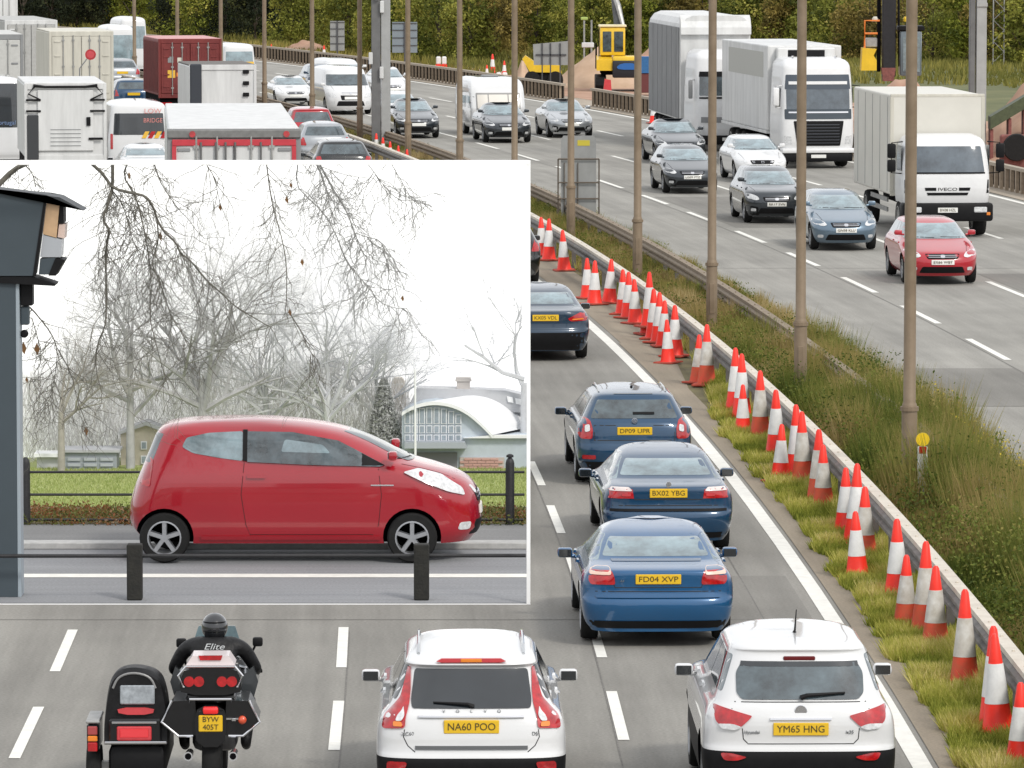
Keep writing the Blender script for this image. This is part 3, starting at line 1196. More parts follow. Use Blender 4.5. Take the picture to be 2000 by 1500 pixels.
# reflective clear tape strips seen on the two nearest posts
GANT = mat('gantry_steel', (.36, .365, .36), rough=.5, metal=.2, nz=.1, nscale=2)
GANTD = mat('gantry_steel_dark', (.15, .15, .15), rough=.6, metal=.2, nz=.15, nscale=2)
gy = 191
gx0, gx1 = at_px(746, 196), at_px(1908, 186)
g = thing('gantry', 'grey steel motorway gantry, its two legs standing either side of the far carriageway', 'gantry', (gx0, 196, 0))
q = MB().box(-.02, .30, -.22, .22, 0, 8.2, .02)
q.build('leg', GANT, g)
q = MB().box(-.36, -.04, -.2, .25, 0, 8.2, .02)
q.build('leg', GANTD, g)
for zz, xx in ((5.35, -.16), (4.9, .02), (2.6, .0), (3.1, -.38)):
    MB().box(xx - .07, xx + .07, -.36, -.23, zz, zz + .42, .02).build('junction_box', LORRYW, g)
q = MB().box(gx1 - gx0 - .06, gx1 - gx0 + .28, -10.2, -9.8, 0, 8.2, .02).box(gx1 - gx0 - .06, gx1 - gx0 + .3, -10.25, -9.75, 5.3, 5.42)
q.build('leg', GANT, g)
q = MB().box(gx1 - gx0 - .28, gx1 - gx0 - .1, -10.2, -9.75, 0, 8.2, .02)
q.build('leg', GANTD, g)
q = MB()
for zz in (7.2, 8.2):
    q.tube([(-.2, 0, zz), (gx1 - gx0, -10, zz)], .12, 8)
for i in range(12):
    t0, t1 = i / 12, (i + 1) / 12
    q.tube([((gx1 - gx0) * t0, -10 * t0, 7.2 if i % 2 else 8.2), ((gx1 - gx0) * t1, -10 * t1, 8.2 if i % 2 else 7.2)], .06, 6)
q.build('truss', GANT, g)

# grey back of a road sign in the reservation
SIGNB = mat('sign_back_grey', (.27, .275, .27), rough=.5, metal=.1, nz=.12, nscale=2)
Y = 149
p0, p1 = AT(1090, 405, Y), AT(1170, 265, Y)
s_ = thing('road_sign', 'grey back of a road sign on a dark steel frame in the reservation weeds', 'road sign', ((p0.x + p1.x) / 2, Y, 0))
wd_ = (p1.x - p0.x) / 2
zt_, zb_ = p1.z, p0.z - .05
q = MB().prism([(-wd_ * .86, .35), (wd_ * .86, .35), (wd_ * .86, zt_ - .1), (wd_ * .74, zt_), (-wd_ * .74, zt_), (-wd_ * .86, zt_ - .1)], 0, .03)
q.build('sign_plate', SIGNB, s_)
YEL = mat('yellow_sticker', (.5, .42, .04), rough=.5)
MB().box(-.03, .30, -.008, 0, zt_ - .27, zt_ - .12, .002).build('sticker', YEL, s_)
FR = mat('dark_sign_frame', (.10, .08, .06), rough=.6, metal=.3, nz=.2)
for xx in (-wd_, wd_, -.02, -wd_ * .7):
    MB().tube([(xx, -.04, 0), (xx, -.04, zt_ - .62 - (0.1 if abs(xx) < wd_ * .9 else 0))], .022 if abs(xx) > wd_ * .9 else .014, 6).build('post', FR, s_)
for zz in (zt_ - .62, zt_ - 1.25, zt_ - 1.68):
    MB().tube([(-wd_, -.07, zz), (wd_, -.07, zz)], .022, 6).build('crossbar', FR, s_)

# round yellow marker post in the weeds
Y = 77.5
p = AT(1802, 858, Y)
mk = thing('marker_post', 'white marker post with a round yellow reflector beside the nearest lamp post', 'marker post', (p.x, Y, 0))
MB().box(-.07, .07, -.02, .03, 0, p.z - .1, .01).build('post', LORRYW, mk)
MB().lathe([(.095, -.03), (.095, -.01)], n=20, axis='y', c=(0, 0, p.z)).build('reflector', mat('yellow_reflector', (.8, .55, .02), rough=.3), mk)
MB().box(-.05, .05, -.028, -.02, p.z - .2, p.z - .1, .004).build('stripe', REDL, mk)

# ------------------------------------------------------------------ cones
CONER = mat('cone_red_plastic', (.90, .028, .012), rough=.45, nz=.12, nscale=6)
CONEW = mat('cone_white_sleeve', (.72, .72, .71), rough=.35, nz=.10, nscale=9)
CONEB = mat('cone_base_rubber', (.38, .06, .035), rough=.8, nz=.3)


def cone_mesh(h):
    r0, r1 = .165 * h / .95, .035
    R = lambda t: r0 + (r1 - r0) * t
    body = MB().lathe([(R(0) * 1.08, .03), (R(.04), .06), (R(.34), .34 * h)], n=18).mesh('cone_body')
    sl_ = MB().lathe([(R(.34) + .003, .34 * h), (R(.70) + .003, .72 * h)], n=18).mesh('sleeve')
    tip = MB().lathe([(R(.72) + .001, .72 * h), (R(.97), .97 * h), (R(1) * .6, h)], n=18).mesh('tip')
    bs = MB().box(-.24, .24, -.24, .24, 0, .04, .03).mesh('base')
    for m_e, mm in ((body, CONER), (sl_, CONEW), (tip, CONER), (bs, CONEB)):
        m_e.materials.append(mm)
        m_e.shade_smooth()
        m_e.set_sharp_from_angle(angle=.6)
    return body, sl_, tip, bs


CM = cone_mesh(.95)
CONEW2 = mat('dirty_cone_sleeve', (.68, .67, .64), rough=.5, col2=(.42, .38, .32), nscale=5)
CONER2 = mat('muddy_cone_red', (.70, .05, .02), rough=.6, col2=(.36, .10, .035), nscale=4)
CMD = []
for m_e, mm in zip(CM, (CONER2, CONEW2, CONER, CONEB)):
    m_e = m_e.copy()
    m_e.materials.clear()
    m_e.materials.append(mm)
    CMD.append(m_e)


def cone(px, py, top, label, grp='traffic cones along the crash barrier', tilt=0.0, dz=0.0, Y=None):
    Y = Y or Yb(py)
    near_rail = 'crash barrier' in grp
    if near_rail:
        while at_px(px, Y) - Cv(Y) > 5.0 and Y > 45:
            Y -= .1
    h = min(1.12, AT(px, top, Y).z) if near_rail else (py - top) / ((py + 182) / HC) / .985
    r = thing('traffic_cone', label, 'traffic cone', (at_px(px, Y), Y, .012 + dz), random.uniform(0, 1.5), grp)
    k = h / .95
    r.scale = (min(1.05, k * 1.02), min(1.05, k * 1.02), k)
    r.rotation_euler = (tilt * random.uniform(-.3, .3), tilt, random.uniform(0, 1.5))
    for nm, me in zip(('cone_body', 'sleeve', 'tip', 'base'), CMD if any(q_ in label for q_ in ('dirt', 'buried', 'mud', 'streak', 'sunk', 'foot')) else CM):
        link(nm, me, None, r)
    return r


CONES = [
    (1058, 490, 425, 'left cone of the close pair nearest the inset picture'), (1072, 502, 428, 'larger right cone of the close pair nearest the inset picture'),
    (1102, 520, 450, 'single cone just right of the pair beside the inset picture'),
    (1147, 583, 505, 'left cone of the pair right of the dark coupe'), (1161, 595, 510, 'front right cone of the pair right of the dark coupe'),
    (1190, 586, 507, 'single cone standing right of the pair by the dark coupe'), (1217, 614, 527, 'first cone from the left of the tight cluster at the barrier'),
    (1241, 628, 546, 'second cone from the left of the tight cluster at the barrier'), (1266, 654, 560, 'middle front cone of the tight cluster at the barrier'),
    (1287, 657, 572, 'cone behind the middle of the tight cluster at the barrier'), (1318, 664, 597, 'rearmost right cone of the tight cluster against the barrier'),
    (1277, 646, 565, 'slim cone squeezed into the middle of the tight cluster'), (1296, 668, 588, 'cone just behind the frontmost of the tight cluster'),
    (1228, 606, 532, 'slim cone between the first two of the tight cluster'),
    (1305, 710, 625, 'cone at the tip of the grass, frontmost of the tight cluster'),
    (1363, 750, 655, 'dirty cone standing in the grass, left of a pair'), (1380, 724, 635, 'cone behind the dirty one, tip against the barrier'),
    (1436, 765, 672, 'rear cone of the group of four in the grass'), (1431, 800, 727, 'small left cone of the group of four in the grass'),
    (1449, 790, 692, 'right rear cone of the group of four in the grass'), (1451, 851, 752, 'front cone of the group of four in the grass'),
    (1485, 785, 712, 'lone cone with a buried foot against the barrier'),
    (1516, 865, 762, 'rear cone of a pair lined up one behind the other'), (1524, 945, 830, 'front cone of a pair lined up one behind the other'),
    (1556, 870, 778, 'left cone leaning on the barrier beside a larger one'), (1568, 908, 805, 'cone with a dirty foot below the barrier rail'),
    (1598, 950, 840, 'rear left cone of a pair sunk in the grass'), (1608, 972, 870, 'front right cone of a pair sunk in the grass, muddy sleeve'),
    (1651, 1044, 915, 'left cone of four beside the bend of the barrier'), (1670, 1010, 890, 'rear cone of four, tip above the barrier rail'),
    (1689, 1078, 952, 'right cone of four with a dark foot'), (1675, 1135, 1000, 'front cone of four on its pale base slab, nearest the edge line'),
    (1753, 1158, 1015, 'rear left cone behind a larger cone in the grass'), (1769, 1232, 1085, 'larger front cone with a broad red foot in the grass'),
    (1806, 1192, 1050, 'cone close to the barrier right of the broad footed one'), (1827, 1250, 1107, 'cone with a dirt streaked sleeve standing right of the broad footed one'),
    (1884, 1265, 1142, 'lone streaked cone against the barrier near the right edge'),
    (1942, 1395, 1203, 'rear cone of the nearest pair at the right edge'), (1950, 1408, 1240, 'front cone of the nearest pair at the right edge'),
    (1992, 1450, 1335, 'cone cut by the right edge of the picture'),
]
for c in CONES:
    cone(*c, tilt=random.uniform(-.05, .05))
cone(1268, 532, 487, 'lone cone standing in the weeds between the barriers', dz=.15)
for i, (px, py) in enumerate([(735, 302), (748, 310), (762, 318), (778, 326), (795, 333)]):
    cone(px, py, py - 42, ['first', 'second', 'third', 'fourth', 'fifth'][i] + ' cone from the left in the distant line behind the black estate car', grp='distant cones by the barrier')
for px, py, t, l in [(962, 142, 105, 'tall cone with a dark base on the far verge, left of the dumper'), (951, 152, 126, 'short cone on the far verge below the tall one'),
                     (985, 148, 118, 'orange cone on the far verge beside the pink barrier'), (1077, 166, 130, 'cone in front of the yellow dumper'),
                     (1276, 240, 195, 'cone with a yellow top at the end of the far barrier'), (530, 104, 85, 'small cone furthest left on the far verge'),
                     (633, 116, 88, 'cone right of the distant reddish soil heap')]:
    cone(px, py, t, l, grp='cones on the far verge')
YB_ = mat('yellow_beacon', (.7, .5, .03), rough=.4)

# red and white plastic barriers on the far verge
for px, py, wpx, hpx, l in [(862, 138, 24, 28, 'red and white plastic barrier on the grass left of the caravan'), (980, 155, 26, 14, 'pink plastic barrier behind the caravan roof')]:
    Y = Yb(py)
    s = F / Y
    t = thing('plastic_barrier', l, 'barrier', (at_px(px, Y), Y, .03))
    ww, hh = wpx / s, hpx / s
    MB().prism([(-ww / 2, 0), (ww / 2, 0), (ww / 2 * .92, hh * .45), (-ww / 2 * .92, hh * .45)], -.2, .2).build('base', REDLIT if hpx < 20 else CONER, t)
    for sx in (-1, 1):
        MB().box(sx * ww * .23 - ww * .19, sx * ww * .23 + ww * .19, -.15, .15, hh * .45, hh, .05).build('panel', CONEW, t)


# ------------------------------------------------------------------ the bank of trees
LEAFM = [tintmat('foliage_%s' % a, st) for a, st in (
    ('olive', [(0, (.05, .065, .012)), (.45, (.19, .205, .035)), (.8, (.34, .33, .065)), (1, (.48, .42, .11))]),
    ('brown', [(0, (.06, .05, .015)), (.45, (.20, .155, .04)), (.8, (.34, .26, .07)), (1, (.44, .34, .12))]),
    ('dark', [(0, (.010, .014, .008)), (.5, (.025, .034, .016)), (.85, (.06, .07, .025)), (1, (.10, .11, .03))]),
    ('green', [(0, (.06, .08, .015)), (.5, (.22, .25, .035)), (.85, (.38, .37, .07)), (1, (.52, .46, .12))]))]
BARK = mat('bark', (.07, .055, .04), rough=.9, nz=.3, nscale=6, bump=.4, bscale=12)


def crown_mesh(seed, rx, rz, n=5200):
    rg = np.random.default_rng(seed)
    nc = 42
    a = rg.uniform(0, 2 * PI, nc)
    rr = rx * rg.uniform(0, 1, nc) ** .5
    cz = rg.uniform(.05, 1, nc) * rz
    cx, cy = rr * np.cos(a) * np.sqrt(np.clip(1.15 - (cz / rz) ** 2, .1, 1)), rr * np.sin(a) * .7
    i = rg.integers(0, nc, n)
    q = rg.normal(size=(n, 3))
    q /= np.linalg.norm(q, axis=1)[:, None]
    rad = rx * .34 * rg.uniform(.55, 1.1, n)
    X = cx[i] + q[:, 0] * rad
    Y = cy[i] + q[:, 1] * rad
    Z = np.clip(cz[i] + q[:, 2] * rad * .85, 0.02, None)
    ct = rg.uniform(0, .75, nc)
    global rng
    T = np.clip(ct[i] * 1.1 + rg.uniform(-.15, .2, n), 0, 1)
    V, Q, TT = leafcards(X, Y, Z, rg.uniform(.05, .19, n), T)
    return npmesh('crown', V, Q, TT)


CR = [crown_mesh(11, 2.6, 5.5), crown_mesh(12, 3.2, 4.6), crown_mesh(13, 2.2, 6.5)]
CR4 = {}
for a in range(3):
    for b in range(4):
        m = CR[a].copy()
        m.materials.append(LEAFM[b])
        CR4[(a, b)] = m
tk = MB().tube([(0, 0, 0), (.1, 0, 1.5), (-.05, .1, 3.2), (.1, 0, 5)], [.2, .15, .11, .04], 8)
for s1 in ((.9, 1.6, 3), (-1.1, 1.2, 2.8), (.5, 2.2, 4.2), (-.7, 2.4, 4.4)):
    tk.tube([(.05, 0, s1[1]), (s1[0] * .5, .1, (s1[1] + s1[2]) / 2), (s1[0], .2, s1[2])], [.08, .055, .02], 6)
TKM = tk.mesh('trunk')
TKM.materials.append(BARK)
TL = {0: 'olive green bushy tree in the wooded bank behind the roadworks', 1: 'brownish bushy tree in the wooded bank behind the roadworks',
      2: 'very dark tree in the wood behind the lorry queue', 3: 'yellow green bushy tree in the wooded bank behind the roadworks'}


def tree(x, y, z, sc, a, b, label, grp, rz):
    t = thing('bushy_tree', label, 'tree', (x, y, z), rz, grp)
    t.scale = (sc, sc, sc)
    link('crown', CR4[(a, b)], None, t)
    link('trunk', TKM, None, t)


rr = random.Random(3)
TA = {0: 'olive green bushy tree', 1: 'brownish bushy tree', 2: 'very dark tree', 3: 'yellow green bushy tree'}
RW = ['in front row', 'in second row', 'in third row', 'in back row']
LMK = [(-99, 'at the far left edge'), (60, 'above the cream box lorry'), (140, 'above the blue topped van'), (230, 'left of the red container'), (285, 'above the red container'),
       (345, 'above the container doors'), (430, 'above the yellow marked van'), (500, 'above the white car'), (570, 'above the small soil heap'), (640, 'by the small sign back'),
       (700, 'left of the gantry leg'), (765, 'by the blue grey sign back'), (830, 'above the plastic barriers'), (905, 'above the caravan'), (965, 'left of the dumper'),
       (1040, 'above the dumper'), (1110, 'left of the excavator'), (1170, 'above the excavator'), (1240, 'left of the tall lorry'), (1300, 'above the tall lorry'), (1390, 'above the tall white cab'),
       (1480, 'above the fridge trailer'), (1560, 'above the white articulated cab'), (1640, 'left of the piling rig'), (1700, 'behind the piling rig'), (1790, 'right of the piling rig'),
       (1860, 'behind the right gantry leg'), (1930, 'by the lattice mast'), (2000, 'beyond the right edge')]
for row in range(4):
    px = -60 + row * 17
    while px < 2080:
        # foot line of the wood in the picture
        fy = interp([(-100, 62), (250, 66), (520, 82), (640, 98), (900, 118), (1250, 120), (1500, 112), (1700, 125), (2100, 140)], px) - row * 13 + rr.uniform(-4, 4)
        Y = Yb(fy)
        x = at_px(px, Y)
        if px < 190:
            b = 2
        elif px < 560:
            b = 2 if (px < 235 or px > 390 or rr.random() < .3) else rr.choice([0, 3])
        elif px < 880:
            b = rr.choice([0, 0, 3, 2 if px < 650 else 0])
        elif px < 1150:
            b = rr.choice([0, 0, 1])
        elif px < 1550:
            b = rr.choice([1, 1, 0, 3])
        else:
            b = rr.choice([0, 0, 1, 3])
        sc = rr.uniform(.55, .85) + row * .12
        lm_ = [l for a_, l in LMK if px >= a_][-1]
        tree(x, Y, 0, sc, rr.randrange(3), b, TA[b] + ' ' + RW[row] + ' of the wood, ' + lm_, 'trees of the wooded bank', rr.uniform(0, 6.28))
        px += rr.uniform(48, 78) * sc / .8


# ================================================================== the near cars, seen from behind
BLUEP = paint('blue_metallic_paint', (.001, .075, .20), metal=.2, rough=.28)
BLUED = paint('dark_blue_metallic_paint', (.001, .042, .105), metal=.2, rough=.28)
NAVY = paint('navy_paint', (.002, .024, .055), metal=.2, rough=.3)
REDP = paint('red_paint', (.40, .004, .016), metal=.0, rough=.3)
STEELB = paint('steel_blue_paint', (.12, .18, .24), metal=.5, rough=.3)
DKGREY = paint('dark_grey_paint', (.03, .037, .045), metal=.4, rough=.3)
SILVER = paint('silver_paint', (.38, .40, .42), metal=.6, rough=.3)
BLACKP = paint('black_paint', (.008, .009, .010), metal=.2, rough=.25)
GAP = mat('shut_line', (.02, .02, .022), rough=.8)


def lamps(c, polys, names=None, mats=None, off=.012, rnd=1):
    out = []
    for i, p in enumerate(polys):
        for mm in (lambda q: q, mir):
            out.append(c['pt'](names[i] if names else 'tail_light', mm(p), 'rear', off, mats[i] if mats else REDL, rnd, None, .06))
    return out


def lines(c, segs, wdt=.009, ax='rear', m=None, name='panel_gap'):
    for pts in segs:
        for a, b in zip(pts, pts[1:]):
            d = Vector((b[0] - a[0], b[1] - a[1]))
            n = Vector((-d.y, d.x)).normalized() * wdt / 2
            c['pt'](name, [(a[0] - n.x, a[1] - n.y), (b[0] - n.x, b[1] - n.y), (b[0] + n.x, b[1] + n.y), (a[0] + n.x, a[1] + n.y)], ax, .0015, m or GAP, 0)


def rails(c, x, y0, y1, lift=.035):
    for sx in (-1, 1):
        pts = []
        for i in range(8):
            y = y0 + (y1 - y0) * i / 7
            h = c['bvh'].ray_cast(Vector((sx * x, y, 9)), Vector((0, 0, -1)))[0]
            pts.append((sx * x, y, h.z + (lift if 0 < i < 7 else .0)))
        MB().tube(pts, .016, 6).build('roof_rail', SILVER, c['root'])


# ---- white SUV with tall tail lights (lower middle)
loc, rot = place(921, 52.0, 4.6, 'away')
VP = dict(PROFILES['suv'])
VP = {k: (list(v) if isinstance(v, list) else v) for k, v in VP.items()}
VP['width'] = [(.2, .85), (.3, .885), (.5, .90), (.70, .90), (.82, .89), (.90, .86), (.95, .81), (1.0, .765), (1.30, .64), (1.36, .62), (1.40, .58), (1.43, .50), (1.445, .38), (1.45, .16)]
VP['rw'] = False
VP['rear'] = [(.26, .12), (.38, .03), (.52, 0), (.58, .015), (.62, .04), (.80, .05), (.93, .09), (.97, .14), (1.29, .42), (1.325, .43), (1.35, .36), (1.38, .45), (1.41, .9), (1.45, 1.7)]
c = make_car('parked_car' if 0 else 'moving_car', 'white SUV with tall red tail lights climbing beside its dark rear window', VP, loc, rot, WHITEP, L=4.6, W=1.80, H=1.55,
             detail='rear', r=.36, glass=GLASSD, nr=4.2, lowz=.60)
R = c['root']
kz = c['kz']
c['pt']('rear_window', [(-.56, 1.06), (.56, 1.06), (.57, 1.13), (.535, 1.40), (-.535, 1.40), (-.57, 1.13)], 'rear', .012, GLASSD, 1)
lamps(c, [[(.575, 1.41), (.572, 1.22), (.585, 1.10), (.62, .98), (.625, .885), (.85, .87), (.83, .98), (.76, 1.05), (.67, 1.15), (.635, 1.28), (.60, 1.41)]], off=.02)
lamps(c, [[(.64, 1.08), (.66, 1.04), (.70, 1.0), (.72, .95), (.66, .95), (.63, 1.0)]], ['reversing_light'], [CLEARL], .032)
lamps(c, [[(.65, .90), (.74, .90), (.74, .945), (.66, .945)]], ['indicator_light'], [AMBER], .034)
lamps(c, [[(.66, .44), (.80, .44), (.80, .57), (.60, .57)]], ['fog_light'], None, .02)
c['pt']('bumper_strip', [(-.53, .685), (.53, .685), (.53, .72), (-.53, .72)], 'rear', .014, mat('grey_trim', (.10, .105, .11), rough=.5), 0)
c['pt']('tailgate_handle', [(-.50, .985), (.50, .985), (.50, 1.0), (-.50, 1.0)], 'rear', .03, CHROME, 0)
rear_plate(c, 'NA60 POO', .835, w=.52, h=.125)
for i, ch in enumerate('VOLVO'):
    text(ch, .045, mat('badge_grey', (.20, .21, .22), rough=.4, metal=.5), R, (-.26 + .13 * i, c['bvh'].ray_cast(Vector((0, -20, 1.03)), Vector((0, 1, 0)))[0].y - .006, 1.035), (PI / 2, 0, 0), depth=.004, bold=.002)
text('XC60', .05, MC['badge_grey'], R, (-.60, c['bvh'].ray_cast(Vector((-.6, -20, .83)), Vector((0, 1, 0)))[0].y - .006, .83), (PI / 2, 0, 0), depth=.003)
text('D5', .05, MC['badge_grey'], R, (.60, c['bvh'].ray_cast(Vector((.6, -20, .83)), Vector((0, 1, 0)))[0].y - .006, .83), (PI / 2, 0, 0), depth=.003)
lines(c, [[(-.63, .87), (-.64, .80), (-.60, .72), (-.53, .66)], [(.63, .87), (.64, .80), (.60, .72), (.53, .66)]])
zz = 1.36 * kz
hh = c['bvh'].ray_cast(Vector((0, -20, zz)), Vector((0, 1, 0)))[0]
MB().prism([(-.33, 0), (-.28, .028), (.28, .028), (.33, 0), (.28, -.01), (-.28, -.01)], hh.y - .012, hh.y + .03).build('high_brake_light', REDLIT, R).location.z = 1.475
MB().box(-.10, .10, hh.y - .018, hh.y, 1.466, 1.50, .004).build('brake_light_centre', AMBER, R)
q = MB().tube([(.0, hh.y, 0), (.0, hh.y, 0)], .001)
b = c['bvh'].ray_cast(Vector((0, -20, 1.09)), Vector((0, 1, 0)))[0]
MB().tube([(.02, b.y - .03, 1.075), (-.03, b.y - .03, 1.10), (-.36, b.y + .0, 1.115)], [.025, .016, .008], 6).build('wiper', BLACK, R)
rails(c, .50, -1.5, .5)
for sx in (-1, 1):
    MB().tube([(sx * .45, -2.28, .26), (sx * .45, -2.42, .24)], .035, 10).build('exhaust_pipe', CHROME, R)

# ---- white SUV on the right
loc, rot = place(1564, 51.9, 4.4, 'away')
HP = {k: (list(v) if isinstance(v, list) else v) for k, v in PROFILES['suv'].items()}
HP['rw'] = False
HP['width'] = [(.2, .85), (.3, .885), (.5, .90), (.66, .90), (.82, .885), (.90, .85), (.95, .80), (1.0, .77), (1.30, .66), (1.36, .64), (1.40, .60), (1.43, .52), (1.445, .40), (1.45, .18)]
c = make_car('moving_car', 'white SUV with wide angled tail lights and a black lower bumper, beside the edge line', HP, loc, rot, WHITEP, L=4.4, W=1.83, H=1.69, detail='rear', r=.36, glass=GLASS, nr=4.2, lowz=.68)
R = c['root']
c['pt']('rear_window', [(-.60, 1.22), (-.55, 1.165), (.55, 1.165), (.60, 1.22), (.60, 1.40), (.545, 1.49), (-.545, 1.49), (-.60, 1.40)], 'rear', .014, GLASS, 1)
c['pt']('window_band', [(-.56, 1.455), (.56, 1.455), (.55, 1.50), (-.55, 1.50)], 'rear', .017, GLASSD, 0)
lamps(c, [[(.46, 1.02), (.47, 1.0), (.55, .925), (.62, .895), (.72, .90), (.80, .96), (.82, 1.11), (.70, 1.085)]], off=.016)
lamps(c, [[(.55, .915), (.62, .885), (.74, .895), (.78, .94), (.64, .945)]], ['reversing_light'], [CLEARL], .026)
lines(c, [[(.645, 1.08), (.64, .89)], [(-.645, 1.08), (-.64, .89)]], .012)
lamps(c, [[(.50, .635), (.60, .60), (.72, .60), (.76, .67), (.66, .67)]], ['fog_light'], None, .02)
c['pt']('tailgate_handle', [(-.29, .985), (.29, .985), (.29, 1.0), (-.29, 1.0)], 'rear', .026, CHROME, 0)
lines(c, [[(-.55, .90), (-.54, .80), (-.50, .76)], [(.55, .90), (.54, .80), (.50, .76)], [(-.5, .755), (.5, .755)], [(-.62, 1.14), (.62, 1.14)]])
rear_plate(c, 'YM65 HNG', .835, w=.52, h=.12)
yb = c['bvh'].ray_cast(Vector((0, -20, 1.07)), Vector((0, 1, 0)))[0].y
MB().lathe([(.055, -.004), (.06, .0), (.055, .004)], n=20, axis='y', c=(0, yb - .006, 1.06)).build('badge', CHROME, R).scale.z = 1
text('Hyundai', .045, MC['badge_grey'], R, (-.46, c['bvh'].ray_cast(Vector((-.46, -20, .87)), Vector((0, 1, 0)))[0].y - .006, .865), (PI / 2, 0, 0), depth=.003)
text('ix35', .045, MC['badge_grey'], R, (.46, c['bvh'].ray_cast(Vector((.46, -20, .87)), Vector((0, 1, 0)))[0].y - .006, .865), (PI / 2, 0, 0), depth=.003)
hh = c['bvh'].ray_cast(Vector((0, -20, 1.53)), Vector((0, 1, 0)))[0]
MB().box(-.15, .15, hh.y - .02, hh.y + .03, 1.505, 1.545, .008).build('high_brake_light', mat('dark_red_lens', (.12, .004, .006), rough=.2), R)
b = c['bvh'].ray_cast(Vector((0, -20, 1.18)), Vector((0, 1, 0)))[0]
MB().tube([(.0, b.y - .03, 1.18), (.06, b.y - .03, 1.205), (.42, b.y + .0, 1.225)], [.028, .02, .01], 6).build('wiper', BLACK, R)
MB().tube([(0, -1.15, 1.68), (.0, -1.2, 1.70), (0, -1.42, 1.93)], [.02, .01, .005], 6).build('aerial', BLACK, R)

# ---- blue saloon (nearest of the three blue cars)
loc, rot = place(1286, 64.4, 4.55, 'away')
c = make_car('moving_car', 'bright blue saloon with its bumper highlight, nearest of the three blue cars', 'saloon', loc, rot, BLUEP, L=4.55, W=1.80, H=1.30, detail='rear', r=.32, glass=GLASSP, nr=4.4)
R = c['root']
kz = c['kz']
lamps(c, [[(.50, .735), (.78, .735), (.81, .78), (.80, .90), (.54, .90), (.51, .82)]])
lamps(c, [[(.545, .85), (.80, .85), (.79, .905), (.72, .93), (.555, .93)]], ['indicator_light'], [mat('pale_amber_lens', (.72, .52, .42), rough=.25, coat=.6)], .022)
rear_plate(c, 'FD04 XVP', .74, w=.53, h=.115)
c['pt']('bumper_moulding', [(-.72, .585), (.72, .585), (.74, .61), (.66, .635), (-.66, .635), (-.74, .61)], 'rear', .02, BLUEP, 1)
c['pt']('lower_valance', [(-.78, .22), (.78, .22), (.80, .31), (-.80, .31)], 'rear', .008, BLACK, 0)
lines(c, [[(-.50, .90), (-.52, .74), (-.50, .70), (.50, .70), (.52, .74), (.50, .90)], [(-.82, .655), (.82, .655)]], .010)
c['pt']('boot_lip', [(-.52, .955), (.52, .955), (.53, .975), (-.53, .975)], 'rear', .03, BLUED, 0)
text('A4', .04, MC['badge_grey'], R, (-.42, -2.23, .78), (PI / 2, 0, 0), depth=.003)

# ---- blue saloon behind it
loc, rot = place(1306, 73.7, 4.75, 'away')
c = make_car('moving_car', 'blue saloon with square red tail lights, middle of the three blue cars', 'saloon', loc, rot, BLUED, L=4.75, W=1.76, H=1.31, detail='rear', r=.32, glass=GLASSP, nr=4.4)
R = c['root']
lamps(c, [[(.46, .755), (.80, .755), (.81, .86), (.78, .88), (.48, .88)]], rnd=0)
lamps(c, [[(.48, .855), (.79, .855), (.76, .905), (.52, .905)], [(.50, .785), (.62, .785), (.62, .825), (.50, .825)]], ['indicator_light', 'reversing_light'], [mat('milky_lens', (.68, .60, .58), rough=.3, coat=.5), REDLIT], .02)
rear_plate(c, 'BX02 YBG', .765, w=.50, h=.12)
lines(c, [[(-.46, .90), (-.45, .74), (.45, .74), (.46, .90)], [(-.84, .66), (.84, .66)]], .012)
c['pt']('bumper_strip', [(-.78, .585), (.78, .585), (.78, .62), (-.78, .62)], 'rear', .012, BLACK, 0)
MB().lathe([(.035, -.005), (.038, .0), (.03, .005)], n=14, axis='y', c=(0, -2.335, .945)).build('badge', CHROME, R)
c['pt']('lower_valance', [(-.78, .22), (.78, .22), (.80, .30), (-.80, .30)], 'rear', .008, BLACK, 0)

# ---- dark blue estate
loc, rot = place(1240, 82.6, 4.55, 'away')
EP = {k: (list(v) if isinstance(v, list) else v) for k, v in PROFILES['hatch'].items()}
c = make_car('moving_car', 'dark blue estate car with roof rails, furthest of the three blue cars', 'hatch', loc, rot, BLUED, L=4.55, W=1.74, H=1.39, detail='rear', r=.32, glass=GLASS, nr=4.2)
R = c['root']
lamps(c, [[(.63, .70), (.80, .70), (.86, .80), (.84, .98), (.76, 1.02), (.66, .98), (.62, .84)]])
lamps(c, [[(.66, .82), (.74, .80), (.74, .90), (.67, .92)]], ['reversing_light'], [CLEARL], .024)
lamps(c, [[(.58, .40), (.78, .40), (.78, .46), (.58, .46)]], ['fog_light'], None, .016)
rear_plate(c, 'DP09 UPR', .76, w=.52, h=.115)
MB().lathe([(.042, -.005), (.045, .0), (.03, .006)], n=16, axis='y', c=(0, -2.20, .965)).build('badge', CHROME, R)
lines(c, [[(-.60, 1.0), (-.60, .68), (.60, .68), (.60, 1.0)], [(-.6, .90), (-.28, .90)], [(.6, .90), (.28, .90)]], .012)
c['pt']('tailgate_top_band', [(-.58, 1.34), (.58, 1.34), (.57, 1.375), (-.57, 1.375)], 'rear', .03, GLASSD, 0)
c['pt']('wiper', [(-.02, 1.06), (.30, 1.06), (.30, 1.09), (-.02, 1.09)], 'rear', .022, BLACK, 0)
c['pt']('lower_valance', [(-.78, .22), (.78, .22), (.82, .36), (-.82, .36)], 'rear', .008, BLACK, 0)
rails(c, .50, -1.55, .5)
MB().tube([(-.02, -1.7, 1.42), (-.02, -1.72, 1.45)], .02, 6).build('aerial', BLACK, R)

